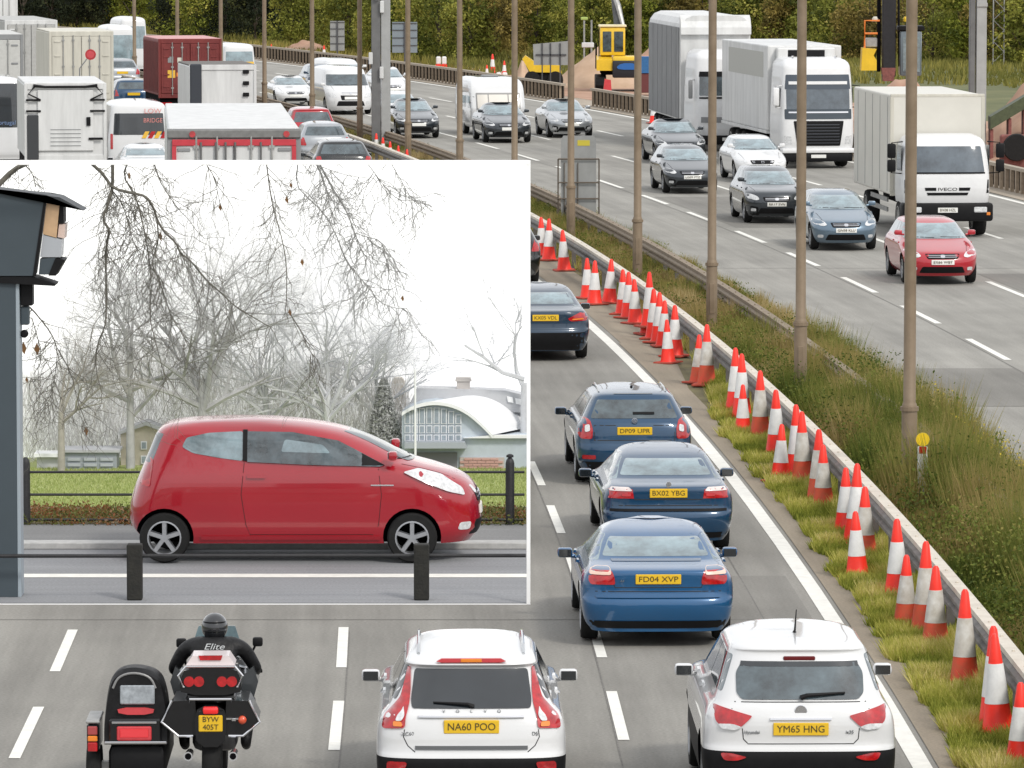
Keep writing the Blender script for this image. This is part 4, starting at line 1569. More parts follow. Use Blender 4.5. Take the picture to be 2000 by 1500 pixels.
# ---- dark coupe half hidden behind the frame
loc, rot = place(1066, 105.5, 4.6, 'away')
c = make_car('moving_car', 'dark blue coupe half hidden behind the right edge of the inset picture', 'saloon', loc, rot, NAVY, L=4.6, W=1.72, H=1.36, detail='rear', r=.33, glass=GLASSP)
lamps(c, [[(.42, .80), (.48, .75), (.80, .76), (.82, .86), (.76, .96), (.62, .90)]])
lamps(c, [[(.50, .775), (.74, .785), (.72, .81), (.52, .80)]], ['indicator_light'], [AMBER], .022)
rear_plate(c, 'KX05 VDL', .76, w=.50, h=.12)
c['pt']('lower_valance', [(-.82, .2), (.82, .2), (.84, .54), (-.84, .54)], 'rear', .008, BLACK, 0)
loc, rot = place(985, 127, 4.4, 'away')
c = make_car('moving_car', 'black car of which only the right rear corner shows beside the inset picture', 'hatch', loc, rot, BLACKP, L=4.4, W=1.74, H=1.44, detail='rear', glass=GLASS)
lamps(c, [[(.62, .75), (.82, .75), (.84, 1.0), (.72, 1.05)]])
rear_plate(c, None, .75)

# ---- queue at the top left, small rear views
def rear_small(px, Y, kind, col, label, W=1.78, H=1.46, L=4.4, glass=None, cat='car', nm='moving_car', **kw):
    loc, rot = place(px, Y, L, 'away')
    c = make_car(nm, label, kind, loc, rot, col, L=L, W=W, H=H, detail='rear', glass=glass or GLASS, cat=cat, **kw)
    if kind != 'saloon':
        lamps(c, [[(.62, .75), (.82, .75), (.84, 1.0), (.70, 1.02)]])
    else:
        lamps(c, [[(.5, .75), (.82, .75), (.82, .92), (.56, .92)]])
    rear_plate(c, None, .78)
    return c


rear_small(672, 170, 'hatch', BLACKP, 'black estate car just above the inset frame, left of the distant cones', W=1.86, H=1.5, glass=GLASS)
rear_small(636, 184, 'hatch', SILVER, 'silver car partly hidden by the black estate in the queue', H=1.5)
rear_small(612, 194, 'suv', REDP, 'red car beside the corner of the red trimmed trailer', H=1.62)
rear_small(8, 190, 'hatch', BLUED, 'small dark blue car at the left edge, beside the black hinged lorry', H=1.5)
rear_small(288, 169, 'saloon', WHITEP, 'white saloon roof just above the inset frame, between the two trailers', H=1.38, glass=GLASSP)
rear_small(240, 262, 'hatch', SILVER, 'pale car in the queue left of the red container', H=1.5)
rear_small(262, 232, 'hatch', BLUED, 'blue car in the queue just left of the red container', H=1.45, W=1.7)

# ================================================================== oncoming cars
def oncoming(px, py, col, label, kind, W=1.78, H=1.36, L=4.4, **kw):
    Y = Yb(py) - .6
    loc, rot = place(px + 14, Y, L, 'towards')
    rot -= math.radians(1.6)
    W *= .96
    return make_car('moving_car', label, kind, loc, rot, col, L=L, W=W, H=H, detail='front', glass=kw.pop('glass', GLASSP), **kw)


c = oncoming(1833, 553, REDP, 'red hatchback oncoming behind the nearest lamp post', 'hatch', W=1.80, H=1.42, plate='EX66 WBT')
c = oncoming(1644, 487, STEELB, 'steel blue hatchback oncoming, between the second lamp post and the box lorry', 'hatch', W=1.76, H=1.42, plate='GN58 KLU')
SP = {k: (list(v) if isinstance(v, list) else v) for k, v in PROFILES['suv'].items()}
c = oncoming(1508, 434, DKGREY, 'dark grey crossover with a black lower bumper oncoming', 'suv', W=1.74, H=1.46, lowblack=True, plate='RK17 SVN')
c = oncoming(1343, 376, DKGREY, 'very dark grey hatchback oncoming between two lamp posts', 'hatch', W=1.74, H=1.38, lowblack=True, plate='LG09 FTZ')
c = oncoming(1480, 354, WHITEP, 'white hatchback oncoming in front of the white articulated lorry', 'hatch', W=1.74, H=1.40)
c['pt']('kidney_grille', [(-.24, .60), (.24, .60), (.24, .70), (-.24, .70)], 'front', .022, BLACK, 1)
c = oncoming(1323, 318, DKGREY, 'dark saloon partly hidden behind the very dark hatchback', 'saloon', W=1.84, H=1.45)
c = oncoming(1107, 267, SILVER, 'grey saloon oncoming above the grey sign back', 'saloon', W=1.80, H=1.38, lowblack=True)
c = oncoming(984, 277, DKGREY, 'dark grey saloon towing the white caravan', 'saloon', W=1.86, H=1.42, lowblack=True)
c = oncoming(808, 268, DKGREY, 'dark saloon oncoming just right of the gantry leg', 'saloon', W=1.74, H=1.42, lowblack=True)
c = oncoming(630, 196, NAVY, 'dark car far off beside the white van', 'hatch', W=1.7, H=1.6)
c = oncoming(567, 206, WHITEP, 'white car far off left of the dark car', 'saloon', W=1.8, H=1.28)
c = oncoming(757, 197, WHITEP, 'white saloon emerging from behind the gantry leg', 'saloon', W=1.75, H=1.5)
c = oncoming(782, 250, WHITEP, 'white car peeping between the gantry leg and the dark saloon', 'hatch', W=1.5, H=1.4)


# ---- vans
def van_profile(H):
    k = 1.45 / H
    return dict(rear=[(.24, .08), (.4, 0), (H * .5, .01), (H * .9, .06), (H * .97, .14), (H, .5)],
                front=[(.2, .10), (.4, 0), (.75, .05), (1.0, .22), (1.15, .62), (1.2, .72), (H * .86, 1.25), (H * .95, 1.5), (H * .985, 1.9), (H, 2.3)],
                width=[(.2, .84), (.4, .89), (.9, .9), (1.15, .885), (H * .9, .80), (H * .95, .76), (H * .985, .62), (H, .3)],
                belt=1.12, cowl=1.17, wtop=H * .84, stop=H * .82, rsill=1.25, side=False,
                grille=[(-.36, .60), (.36, .60), (.40, .80), (-.40, .80)], lamp=[(.52, .70), (.80, .72), (.84, .92), (.62, .90)])


def fixp(P, H):   # profiles above are absolute metres; make_car rescales by H/1.45
    k = 1.45 / H
    Q = {}
    for n_, v in P.items():
        if n_ in ('rear', 'front', 'width'):
            Q[n_] = [(a * k, b) for a, b in v]
        elif n_ in ('lamp', 'grille'):
            Q[n_] = [(a, b * k) for a, b in v]
        elif isinstance(v, float):
            Q[n_] = v * k
        else:
            Q[n_] = v
    return Q


def van(px, Y, H, W, col, label, facing, L=5.2, glass=None):
    loc, rot = place(px, Y, L, facing)
    return make_car('moving_van', label, fixp(van_profile(H), H), loc, rot, col, L=L, W=W, H=H, cat='van',
                    detail='front' if facing == 'towards' else 'rear', glass=glass or GLASS, r=.34, nr=6)


c = van(686, Yb(223), 1.95, 1.95, WHITEP, 'white van oncoming between two lamp posts, left of the gantry leg', 'towards', glass=GLASS)
c = van(680, 258, 1.55, 1.7, WHITEP, 'white van further up the road behind the white van', 'towards', glass=GLASSP)
c = van(468, 262, 2.2, 1.6, WHITEP, 'white van with a yellow and orange marked rear beyond the white lorry', 'away', glass=GLASSP)
c['pt']('chevron_panel', [(-.8, .9), (.8, .9), (.8, 1.35), (-.8, 1.35)], 'rear', .02, mat('yellow_marking', (.75, .45, .05), rough=.5), 0)
c = van(-12, 186, 2.95, 2.2, WHITEP, 'white minibus with a wide black rear window at the left edge', 'away', L=6.2, glass=GLASSD)
c['pt']('rear_window', [(-.98, 2.0), (.98, 2.0), (.98, 2.45), (.86, 2.72), (-.86, 2.72), (-.98, 2.45)], 'rear', .03, GLASSD, 1)
text('portugal', .2, mat('blue_lettering', (.15, .22, .38)), c['root'], (.40, -3.16, 1.42), (PI / 2, 0, 0))
lamps(c, [[(1.0, 1.0), (1.08, 1.0), (1.08, 1.4), (1.0, 1.4)]])
c = van(272, 180, 2.35, 2.0, WHITEP, 'white van with faded red lettering and yellow red chevrons low on its rear doors', 'away', glass=GLASSD)
RL = mat('faded_red_lettering', (.62, .24, .22), rough=.6)
text('LOW', .22, RL, c['root'], (.45, -2.60, 2.02), (PI / 2, 0, 0), width=.55)
text('BRIDGE', .2, RL, c['root'], (.45, -2.61, 1.72), (PI / 2, 0, 0), width=.6)
for i in range(4):
    MB().prism([(0, 0), (.14, 0), (.26, .22), (.12, .22)], -.006, 0).build('chevron', REDL if i % 2 else MC['yellow_marking'], c['root']).location = (.08 + .2 * i, -2.60, 1.15)
lamps(c, [[(.84, .8), (.92, .8), (.92, 1.3), (.84, 1.3)]])


# ================================================================== lorries
def lorry_wheels(R, ys, W, r=.5):
    for y in ys:
        for sx in (-1, 1):
            wheel(R, sx * (W / 2 - .2), y, r, .34, 'steel')


def trailer_rear(px, Y, W, H, L, label, body, roof=None, z0=1.15, doors=True, frame=None, nm='lorry', cat='lorry', trim=None):
    loc, rot = place(px, Y, L, 'away')
    R = thing(nm, label, cat, loc, rot)
    y0, y1 = -L / 2, L / 2
    MB().box(-W / 2, W / 2, y0 + .04, y1, z0, H - .06, .03, 1).build('cargo_box', body, R)
    MB().box(-W / 2 + .015, W / 2 - .015, y0 + .03, y1 - .02, H - .058, H, .02, 1).build('roof', roof or body, R)
    fm = frame or GREYP
    q = MB().box(-W / 2 - .01, -W / 2 + .09, y0, y0 + .1, z0 - .1, H - .01, .01).box(W / 2 - .09, W / 2 + .01, y0, y0 + .1, z0 - .1, H - .01, .01)
    q.box(-W / 2 + .09, W / 2 - .09, y0, y0 + .1, H - .2, H - .01, .01).box(-W / 2 + .09, W / 2 - .09, y0, y0 + .1, z0 - .1, z0 + .08, .01)
    q.build('rear_frame', fm, R)
    if doors:
        for sx in (-1, 1):
            x0, x1 = sorted((sx * .012, sx * (W / 2 - .10)))
            MB().box(x0, x1, y0 - .02, y0 + .03, z0 + .09, H - .21, .012).build('door', body, R)
            for k in (.28, .62):
                xx = sx * (W / 2 - .1) * k
                q = MB().tube([(xx, y0 - .05, z0 + .02), (xx, y0 - .05, H - .15)], .02, 6)
                for zz in (z0 + .3, (z0 + H) / 2, H - .35):
                    q.box(xx - .05, xx + .05, y0 - .06, y0 - .02, zz - .03, zz + .03)
                q.build('locking_bar', STEEL, R)
            for zz in (z0 + .35, (z0 + H) / 2 - .3, (z0 + H) / 2 + .4, H - .4):
                MB().box(sx * (W / 2 - .30) - .12, sx * (W / 2 - .30) + .12, y0 - .045, y0 - .021, zz - .03, zz + .03, .006).build('hinge', fm, R)
    MB().box(-W / 2 + .05, W / 2 - .05, y0 + .1, y1 - .3, z0 - .35, z0 - .005).build('chassis', DARK, R)
    MB().box(-W / 2 + .05, W / 2 - .05, y0 + .05, y0 + .15, .5, .68, .02).build('bumper', BLACK, R)
    for sx in (-1, 1):
        MB().box(sx * (W / 2 - .3) - .22, sx * (W / 2 - .3) + .22, y0 + .0, y0 + .049, .72, .88, .01).build('tail_light', REDL, R)
    MB().box(-.26, .26, y0 - .01, y0 + .03, .55, .66, .004).build('number_plate', PLATEY, R)
    lorry_wheels(R, (y0 + 1.4, y0 + 2.7, y1 - 2.2), W)
    return R, y0


TRIM = mat('red_lorry_trim', (.48, .035, .05), rough=.45, nz=.1)
R, y0 = trailer_rear(459, 104.5, 2.48, 4.46, 13.4, 'long white trailer with red trimmed rear doors, just above the inset frame', LORRYW, frame=GREYP)
MB().box(-1.25, 1.25, y0 - .05, y0 + .02, 4.27, 4.43, .02).build('header_rail', mat('dull_grey_rail', (.17, .17, .165), rough=.6, nz=.2), R)
q = MB().box(-1.16, 1.16, y0 - .058, y0 - .024, 4.13, 4.25, .01).box(-1.16, -1.08, y0 - .058, y0 - .024, 1.2, 4.13).box(1.08, 1.16, y0 - .058, y0 - .024, 1.2, 4.13)
q.build('red_trim', TRIM, R)
for sx in (-.78, .98):
    MB().lathe([(.06, -.02), (.06, 0)], n=12, axis='y', c=(sx, y0 - .055, 4.35)).build('marker_lamp', REDL, R)
q = MB()
for x in (-.62, -.34, -.16, .02, .5):
    q.tube([(x, y0 - .07, 1.2), (x, y0 - .07, 4.2)], .022, 6)
q.build('door_bars', mat('door_bar_steel', (.16, .16, .16), rough=.5, metal=.5), R)
text('53.33 NI', .09, BLACK, R, (.68, y0 - .028, 3.80), (PI / 2, 0, 0), width=.45)

# white body with black hinge frame
R, y0 = trailer_rear(129, 166, 2.42, 3.38, 6.5, 'white square bodied lorry with black hinges and rails around its rear panel', LORRYW, frame=LORRYW, doors=False)
MB().box(-.83, .83, y0 - .03, y0 + .03, 1.35, 3.16, .02).build('rear_panel', LORRYW, R)
q = MB()
for z in (1.5, 1.62, 1.74, 1.86, 1.98):
    q.box(-.45, .45, y0 - .042, y0 - .031, z, z + .02)
q.build('panel_ribs', GREYP, R)
MB().box(-1.14, -.80, y0 - .05, y0 + .02, 1.1, 2.42, .02).build('dark_side_panel', mat('dark_panel', (.035, .038, .042), rough=.6), R)
q = MB().tube([(-.95, y0 - .04, 3.30), (-.6, y0 - .04, 3.26), (.6, y0 - .04, 3.26), (.95, y0 - .04, 3.30)], [.05, .04, .04, .05], 6)
q.build('top_rail', BLACK, R)
for sx in (-1, 1):
    MB().tube([(sx * .92, y0 - .05, 3.26), (sx * 1.1, y0 - .05, 3.05), (sx * .75, y0 - .05, 2.88)], .028, 6).build('bracket', BLACK, R)
    for z in (2.87, 2.54):
        MB().box(sx * .95 - .22, sx * .95 + .22, y0 - .07, y0 - .031, z - .03, z + .03, .01).build('hinge', BLACK, R)
MB().box(.62, .74, y0 - .08, y0 - .031, 2.1, 2.36, .01).build('latch', BLACK, R)
MB().box(.68, 1.1, y0 - .08, y0 - .031, 1.68, 1.75, .01).build('hinge', BLACK, R)

R, y0 = trailer_rear(160, 214, 2.45, 3.85, 6, 'cream box lorry with a round red sign raised in front of it', CREAM, frame=CREAM)
RS = thing('raised_sign', 'small round pink red sign on a thin stem in front of the cream box lorry', 'sign', (at_px(178, 205), 205, 0))
MB().tube([(-.4, 0, 2.7), (-.05, 0, 3.15)], .025, 6).tube([(-.45, 0, .02), (-.4, 0, 2.7)], .03, 6).build('stem', GREYP, RS)
MB().lathe([(.2, -.03), (.2, 0)], n=20, axis='y', c=(0, 0, 3.2)).build('disc', REDL, RS)
MB().lathe([(.13, -.035), (.13, -.031)], n=20, axis='y', c=(0, 0, 3.2)).build('disc_centre', REDLIT, RS)
REDC = mat('red_container_paint', (.13, .014, .014), rough=.6, col2=(.20, .03, .026), nscale=2)
R, y0 = trailer_rear(372, 221, 2.5, 3.4, 5.5, 'dark red shipping container on a lorry', REDC, frame=REDC, roof=mat('pinkish_roof', (.55, .28, .28), rough=.6), nm='container_lorry')
for x, z, w_, h_, m in ((-.78, 2.45, .22, .24, GREYP), (-.42, 2.45, .18, .2, CREAM), (-.75, 1.85, .3, .3, MC['yellow_marking']), (-.4, 1.9, .3, .16, AMBER), (-.4, 1.6, .12, .15, CREAM)):
    MB().box(x - w_ / 2, x + w_ / 2, y0 - .03, y0 - .022, z, z + h_, .002).build('label_plate', m, R)
q = MB()
for i in range(9):
    for sx in (-1, 1):
        x = sx * (.12 + i * .115)
        q.box(x - .02, x + .02, y0 - .032, y0 - .0195, 1.35, 1.6 if abs(x + .6) < .4 else 3.05)
q.build('door_ribs', REDC, R)['kind'] = 'stuff'
q = MB()
for i in range(18):
    for sx in (-1, 1):
        q.box(sx * 1.25 - .02, sx * 1.25 + .02, y0 + .3 + i * .28, y0 + .42 + i * .28, 1.25, 3.25)
q.build('side_ribs', REDC, R)['kind'] = 'stuff'
R, y0 = trailer_rear(436, 196, 2.35, 3.08, 4.5, 'plain white box lorry with a black exhaust stack at its left side', LORRYW, doors=False, frame=LORRYW, roof=mat('dark_roof_edge', (.12, .11, .10), rough=.7))
MB().box(-1.16, -.75, y0 - .06, y0 + .02, 1.4, 3.1, .04).build('exhaust_stack', mat('stack_dark', (.03, .035, .045), rough=.5), R)
for z in (2.75, 2.35, 1.95):
    MB().box(.7, .92, y0 - .05, y0 - .003, z, z + .14, .02).build('hinge', BLACK, R)
R, y0 = trailer_rear(-22, 200, 2.5, 4.05, 7, 'pale grey lorry at the left edge behind the minibus', mat('pale_grey_lorry', (.5, .5, .48), rough=.5, nz=.08), frame=GREYP)
R, y0 = trailer_rear(-4, 345, 2.5, 5.4, 13, 'tall white lorry in the top left corner', LORRYW, frame=LORRYW)
c = van(178, 300, 2.1, 1.5, mat('bright_blue', (.03, .22, .50), rough=.5), 'van of which only a bright blue top shows above the cream lorry', 'away', L=4)
R, y0 = trailer_rear(62, 235, 2.2, 3.85, 9, 'grey sided lorry beside the cream box lorry', mat('worn_grey_lorry', (.40, .40, .385), rough=.6, nz=.12), frame=LORRYW)
c = van(236, 270, 2.9, 1.5, WHITEP, 'tall white van with two dark windows, left of the red container', 'away', glass=GLASSP)
c = van(262, 290, 2.9, 1.5, WHITEP, 'second tall white van squeezed beside the red container', 'away', glass=GLASSP)
# pantechnicon nose hidden mostly: white tilt lorry right of the cream one is covered by the vans above


# ---- oncoming box lorry (right)
def cab(R, W, H, L, y1, col, z0=.55, slant=.25, round_top=.25, glass=None, sash=1.55, top=None):
    """forward control cab whose nose is at y1 (local +y)"""
    rear = [(z0, .0), (H, 0.02)]
    front = [(z0, .06), (z0 + .3, 0), (sash - .15, .02), (sash, .05), (H - .35, slant), (H - .12, slant + .15), (H, slant + .5)]
    width = [(z0, W / 2 - .03), (z0 + .2, W / 2), (sash, W / 2), (H - .3, W / 2 - .06), (H - .1, W / 2 - .14), (H, W / 2 - .35)]
    vs, fs = shell(rear, front, width, L, nr=12, nf=4.5, cr=.2, cf=.5, sm=1)
    mb = MB()
    mb.v, mb.f = [(x, y + y1 - L / 2, z) for x, y, z in vs], fs
    me = mb.mesh('cab')
    bm = bmesh.new()
    bm.from_mesh(me)
    bvh = BVHTree.FromBMesh(bm)
    bm.free()
    link('cab', me, col, R, 30)

    def pt(nm, poly, ax, off, m, rnd=1, par=None, gg=.15):
        return link(nm, patch(bvh, poly, ax, off, rnd, gg).mesh(nm), m, par or R, 40)
    return pt, bvh


IV = mat('off_white_truck_body', (.60, .585, .53), rough=.5, nz=.06, nscale=.8)
Y = Yb(462) - .3
L_ = 8.6
loc, rot = place(1857, Y, L_, 'towards')
R = thing('box_lorry', 'white box lorry oncoming behind the red hatchback', 'lorry', loc, rot + math.radians(-1.2))
W, y1 = 2.42, L_ / 2
MB().box(-W / 2 - .02, W / 2 + .02, -y1, y1 - 1.75, 1.02, 3.66, .04, 2).build('cargo_box', IV, R)
q = MB()
for x0, x1, z0, z1 in ((-W / 2 - .04, W / 2 + .04, 3.60, 3.68), (-W / 2 - .04, W / 2 + .04, 1.0, 1.1)):
    q.box(x0, x1, y1 - 1.80, y1 - 1.74, z0, z1, .01)
for sx in (-1, 1):
    q.box(sx * W / 2 - .05, sx * W / 2 + .05, y1 - 1.80, y1 - 1.74, 1.1, 3.6, .01)
q.build('box_edge_rail', CREAM, R)
q = MB()
for i in range(5):
    for sx in (-1, 1):
        yy = -y1 + .8 + i * 1.35
        q.box(sx * (W / 2 + .02) - .008, sx * (W / 2 + .02) + .008, yy, yy + .03, 1.1, 3.58)
q.build('side_seams', GREYP, R)['kind'] = 'stuff'
pt, bv = cab(R, 2.3, 2.66, 1.65, y1, mat('white_cab_paint', (.70, .705, .71), rough=.35, coat=.4, nz=.03), z0=.88, slant=.22, sash=1.68)
pt('windscreen', [(-.98, 1.70), (.98, 1.70), (.90, 2.37), (-.90, 2.37)], 'front', .045, mat('lorry_windscreen', (.07, .09, .11), rough=.07, spec=.8, ior=1.6, nz=.4, nscale=2.5))
pt('windscreen_edge', [(-1.0, 1.66), (1.0, 1.66), (1.0, 1.70), (-1.0, 1.70)], 'front', .02, BLACK, 0)
pt('grille_slot', [(-.52, 1.10), (.52, 1.10), (.55, 1.17), (-.55, 1.17)], 'front', .012, BLACK, 0)
pt('grille_slot', [(-.58, 1.22), (-.30, 1.22), (-.30, 1.30), (-.60, 1.30)], 'front', .012, BLACK, 0)
pt('grille_slot', [(.58, 1.22), (.30, 1.22), (.30, 1.30), (.60, 1.30)], 'front', .012, BLACK, 0)
yb = bv.ray_cast(Vector((0, 20, 1.26)), Vector((0, -1, 0)))[0].y
text('IVECO', .11, BLACK, R, (0, yb + .008, 1.255), (PI / 2, 0, PI), width=.5, bold=.008)
for sx in (-1, 1):
    pt('corner_vent', [(sx * 1.04, 1.15), (sx * 1.11, 1.15), (sx * 1.11, 1.50), (sx * 1.07, 1.50)][::1 if sx > 0 else -1], 'front', .012, BLACK, 0)
q = MB().box(-1.2, 1.2, y1 - .5, y1 + .05, .42, .90, .07, 2)
bu = q.build('bumper', BLACK, R, 40)
for sx in (-1, 1):
    MB().box(sx * .86 - .17, sx * .86 + .17, y1 + .04, y1 + .065, .66, .80, .02).build('headlight', CLEARL, bu)
    MB().box(sx * 1.07 - .05, sx * 1.07 + .05, y1 + .03, y1 + .062, .58, .66, .01).build('indicator_light', AMBER, bu)
MB().box(-.26, .26, y1 + .04, y1 + .062, .65, .78, .004).build('number_plate', PLATEW, R)
text('BX08 HZL', .1, INK, R, (0, y1 + .066, .715), (PI / 2, 0, PI), width=.42)
for sx in (-1, 1):
    q = MB().tube([(sx * 1.12, y1 - .5, 2.48), (sx * 1.42, y1 - .35, 2.46), (sx * 1.43, y1 - .35, 1.68), (sx * 1.12, y1 - .5, 1.65)], .02, 6)
    q.box(sx * 1.43 - .11, sx * 1.43 + .11, y1 - .40, y1 - .28, 2.06, 2.44, .04, 2).box(sx * 1.43 - .11, sx * 1.43 + .11, y1 - .40, y1 - .28, 1.70, 2.02, .04, 2)
    q.build('door_mirror', BLACK, R, 40)
    MB().box(sx * 1.16 - .005, sx * 1.16 + .005, y1 - 1.25, y1 - .45, 1.72, 2.38, .002).build('side_window', GLASS, R)
MB().box(-.45, .45, -y1 + .3, y1 - .3, .62, 1.0).build('chassis', DARK, R)
for sx in (-1, 1):
    for zz in (.52, .78):
        MB().box(sx * 1.12 - .02, sx * 1.12 + .02, -y1 + 2.6, y1 - 3.0, zz, zz + .12).build('side_guard', STEEL, R)
lorry_wheels(R, (-y1 + 1.7, y1 - 1.1), 2.35, .46)

# ---- white articulated lorry
Y = Yb(327) - .3
L_ = 5.8
loc, rot = place(1599, Y, L_, 'towards')
R = thing('articulated_lorry', 'white articulated lorry with a big black grille, oncoming left of the box lorry', 'lorry', loc, rot)
W, y1 = 2.5, L_ / 2
CABW = MC['white_cab_paint']
pt, bv = cab(R, 2.44, 3.62, 2.3, y1, CABW, z0=.62, slant=.25, sash=1.75)
pt('windscreen', [(-1.06, 1.95), (1.06, 1.95), (1.06, 2.60), (-1.06, 2.60)], 'front', .012, MC['lorry_windscreen'])
pt('sun_visor', [(-1.10, 2.60), (1.10, 2.60), (1.06, 3.08), (-1.06, 3.08)], 'front', .02, mat('smoked_visor', (.04, .055, .075), rough=.2, coat=.5))
pt('visor_strip', [(-.98, 2.76), (.98, 2.76), (.98, 2.86), (-.98, 2.86)], 'front', .04, CABW, 0)
pt('lower_visor', [(-1.12, 1.62), (1.12, 1.62), (1.12, 1.95), (-1.12, 1.95)], 'front', .016, mat('dark_blue_grey_trim', (.03, .045, .06), rough=.3, coat=.4), 1)
pt('chrome_strip', [(-1.0, 1.82), (1.0, 1.82), (1.0, 1.87), (-1.0, 1.87)], 'front', .034, CHROME, 0)
gl = pt('grille', [(-.72, .74), (.72, .74), (.84, 1.56), (-.84, 1.56)], 'front', .014, BLACK, 1)
for k in range(7):
    pt('grille_bar', [(-.68, .82 + k * .1), (.68, .82 + k * .1), (.70, .85 + k * .1), (-.70, .85 + k * .1)], 'front', .03, mat('grille_bar_dark', (.045, .05, .06), rough=.35), 0, gl)
for sx in (1, -1):
    po = [(.88, .80), (1.12, .80), (1.14, 1.08), (.92, 1.06)]
    pt('headlight', po if sx > 0 else mir(po), 'front', .014, CLEARL)
MB().box(-1.22, 1.22, y1 - .5, y1 + .03, .50, .66, .05, 2).build('bumper', CABW, R, 40)
MB().box(-1.15, 1.15, y1 - .5, y1 - .02, .22, .498, .05, 2).build('lower_bumper', BLACK, R, 40)
MB().box(-.25, .25, y1 - .02, y1 + .0, .34, .45, .004).build('number_plate', PLATEW, R)
for sx in (-1, 1):
    q = MB().tube([(sx * 1.18, y1 - .4, 2.72), (sx * 1.4, y1 - .2, 2.70), (sx * 1.41, y1 - .2, 2.0), (sx * 1.18, y1 - .4, 2.0)], .02, 6)
    q.box(sx * 1.41 - .10, sx * 1.41 + .10, y1 - .24, y1 - .1, 2.06, 2.66, .04, 2)
    q.build('door_mirror', CABW if sx > 0 else BLACK, R, 40)
    MB().box(sx * 1.225 - .005, sx * 1.225 + .005, y1 - 1.3, y1 - .5, 2.0, 2.65, .002).build('side_window', GLASS, R)
    MB().tube([(sx * .7, y1 - .95, 3.55), (sx * .72, y1 - .95, 3.66), (sx * .72, y1 - .7, 3.66)], .03, 6).build('air_horn', CHROME, R)
lorry_wheels(R, (y1 - 1.3, -y1 + .9), 2.4, .48)
MB().box(-.45, .45, -y1, y1 - 2.3, .6, 1.0).build('chassis', DARK, R)
# its trailer swings out to the left behind it
tr = thing('fridge_trailer', 'white refrigerated trailer behind the white articulated cab, a black cooling unit high on its front', 'trailer', (0, 0, 0), 0)
fx, fy = loc[0] - .0, loc[1]
ang = rot - math.radians(1.0)
hx, hy = loc[0] - math.sin(rot) * (-.0), loc[1]
Lt = 9.5
cx_ = loc[0] + math.sin(-rot) * 0
dirv = Vector((-math.sin(ang), math.cos(ang)))
fr = Vector((loc[0], loc[1])) + Vector((-math.sin(rot), math.cos(rot))) * (y1 - 2.55)
cc_ = fr - dirv * (Lt / 2)
tr.location = (cc_.x, cc_.y, .012)
tr.rotation_euler = (0, 0, ang)
MB().box(-1.25, 1.25, -Lt / 2, Lt / 2, 1.15, 3.98, .04, 2).build('cargo_box', LORRYW, tr)
MB().box(-1.27, 1.27, -Lt / 2, Lt / 2 + .01, 1.05, 1.149).build('side_rail', LORRYW, tr)
MB().box(-.98, .98, Lt / 2 + .002, Lt / 2 + .36, 3.30, 3.92, .05, 2).build('cooling_unit', LORRYW, tr)
MB().box(-.62, .62, Lt / 2 + .36, Lt / 2 + .38, 3.58, 3.84, .005).build('cooling_grille', BLACK, tr)
MB().box(1.252, 1.258, -Lt / 2 + 1.5, Lt / 2 - .8, 2.9, 3.75).build('side_panel', mat('pale_side_panel', (.42, .42, .39), rough=.6), tr)
MB().box(-.45, .45, -Lt / 2 + .3, Lt / 2 - .8, .7, 1.04).build('chassis', DARK, tr)
lorry_wheels(tr, (-Lt / 2 + 1.6, -Lt / 2 + 2.9, -Lt / 2 + 4.2), 2.45, .48)
for sx in (-1, 1):
    for zz in (.5, .78):
        MB().box(sx * 1.2 - .02, sx * 1.2 + .02, -Lt / 2 + 5.0, Lt / 2 - 1.6, zz, zz + .1).build('side_guard', STEEL, tr)

# ---- tall lorry with the rounded roof behind it
Y = 197
L_ = 5.6
loc, rot = place(1424, Y, L_, 'towards')
R = thing('articulated_lorry', 'tall white lorry with a dark windscreen, left of the white articulated lorry', 'lorry', loc, rot)
W, y1 = 2.45, L_ / 2
pt, bv = cab(R, 2.42, 3.55, 2.3, y1, CABW, z0=.55, slant=.2, sash=1.75)
pt('windscreen', [(-1.05, 1.95), (1.05, 1.95), (1.03, 2.62), (-1.03, 2.62)], 'front', .012, GLASS)
pt('sun_visor', [(-1.05, 2.62), (1.05, 2.62), (1.03, 2.80), (-1.03, 2.80)], 'front', .03, BLACK, 0)
pt('wiper_panel', [(-1.05, 1.84), (1.05, 1.84), (1.05, 1.90), (-1.05, 1.90)], 'front', .02, BLACK, 0)
pt('grille', [(-.5, 1.0), (1.0, 1.0), (1.0, 1.2), (-.5, 1.2)], 'front', .014, GREYP, 0)
MB().box(-1.2, 1.2, y1 - .5, y1 + .03, .22, .55, .05, 2).build('bumper', BLACK, R, 40)
for sx in (-1, 1):
    po = [(.85, .66), (1.10, .66), (1.12, .90), (.9, .88)]
    pt('headlight', po if sx > 0 else mir(po), 'front', .014, CLEARL)
    q = MB().tube([(sx * 1.18, y1 - .4, 2.5), (sx * 1.36, y1 - .2, 2.5), (sx * 1.36, y1 - .2, 1.9)], .02, 6)
    q.box(sx * 1.36 - .07, sx * 1.36 + .07, y1 - .24, y1 - .1, 1.85, 2.5, .03, 2)
    q.build('door_mirror', GREYP, R, 40)
MB().box(-.25, .25, y1 + .03, y1 + .05, .36, .47, .004).build('number_plate', PLATEW, R)
lorry_wheels(R, (y1 - 1.3, -y1 + .9), 2.4, .48)
MB().box(-.45, .45, -y1, y1 - 2.3, .6, 1.0).build('chassis', DARK, R)
tr = thing('double_deck_trailer', 'tall grey curtain sided trailer with a rounded white roof, behind the tall white lorry', 'trailer', (0, 0, 0), 0)
Lt = 10.0
ang = rot - math.radians(3.6)
dirv = Vector((-math.sin(ang), math.cos(ang)))
fr = Vector((loc[0], loc[1])) + Vector((-math.sin(rot), math.cos(rot))) * (y1 - 2.6)
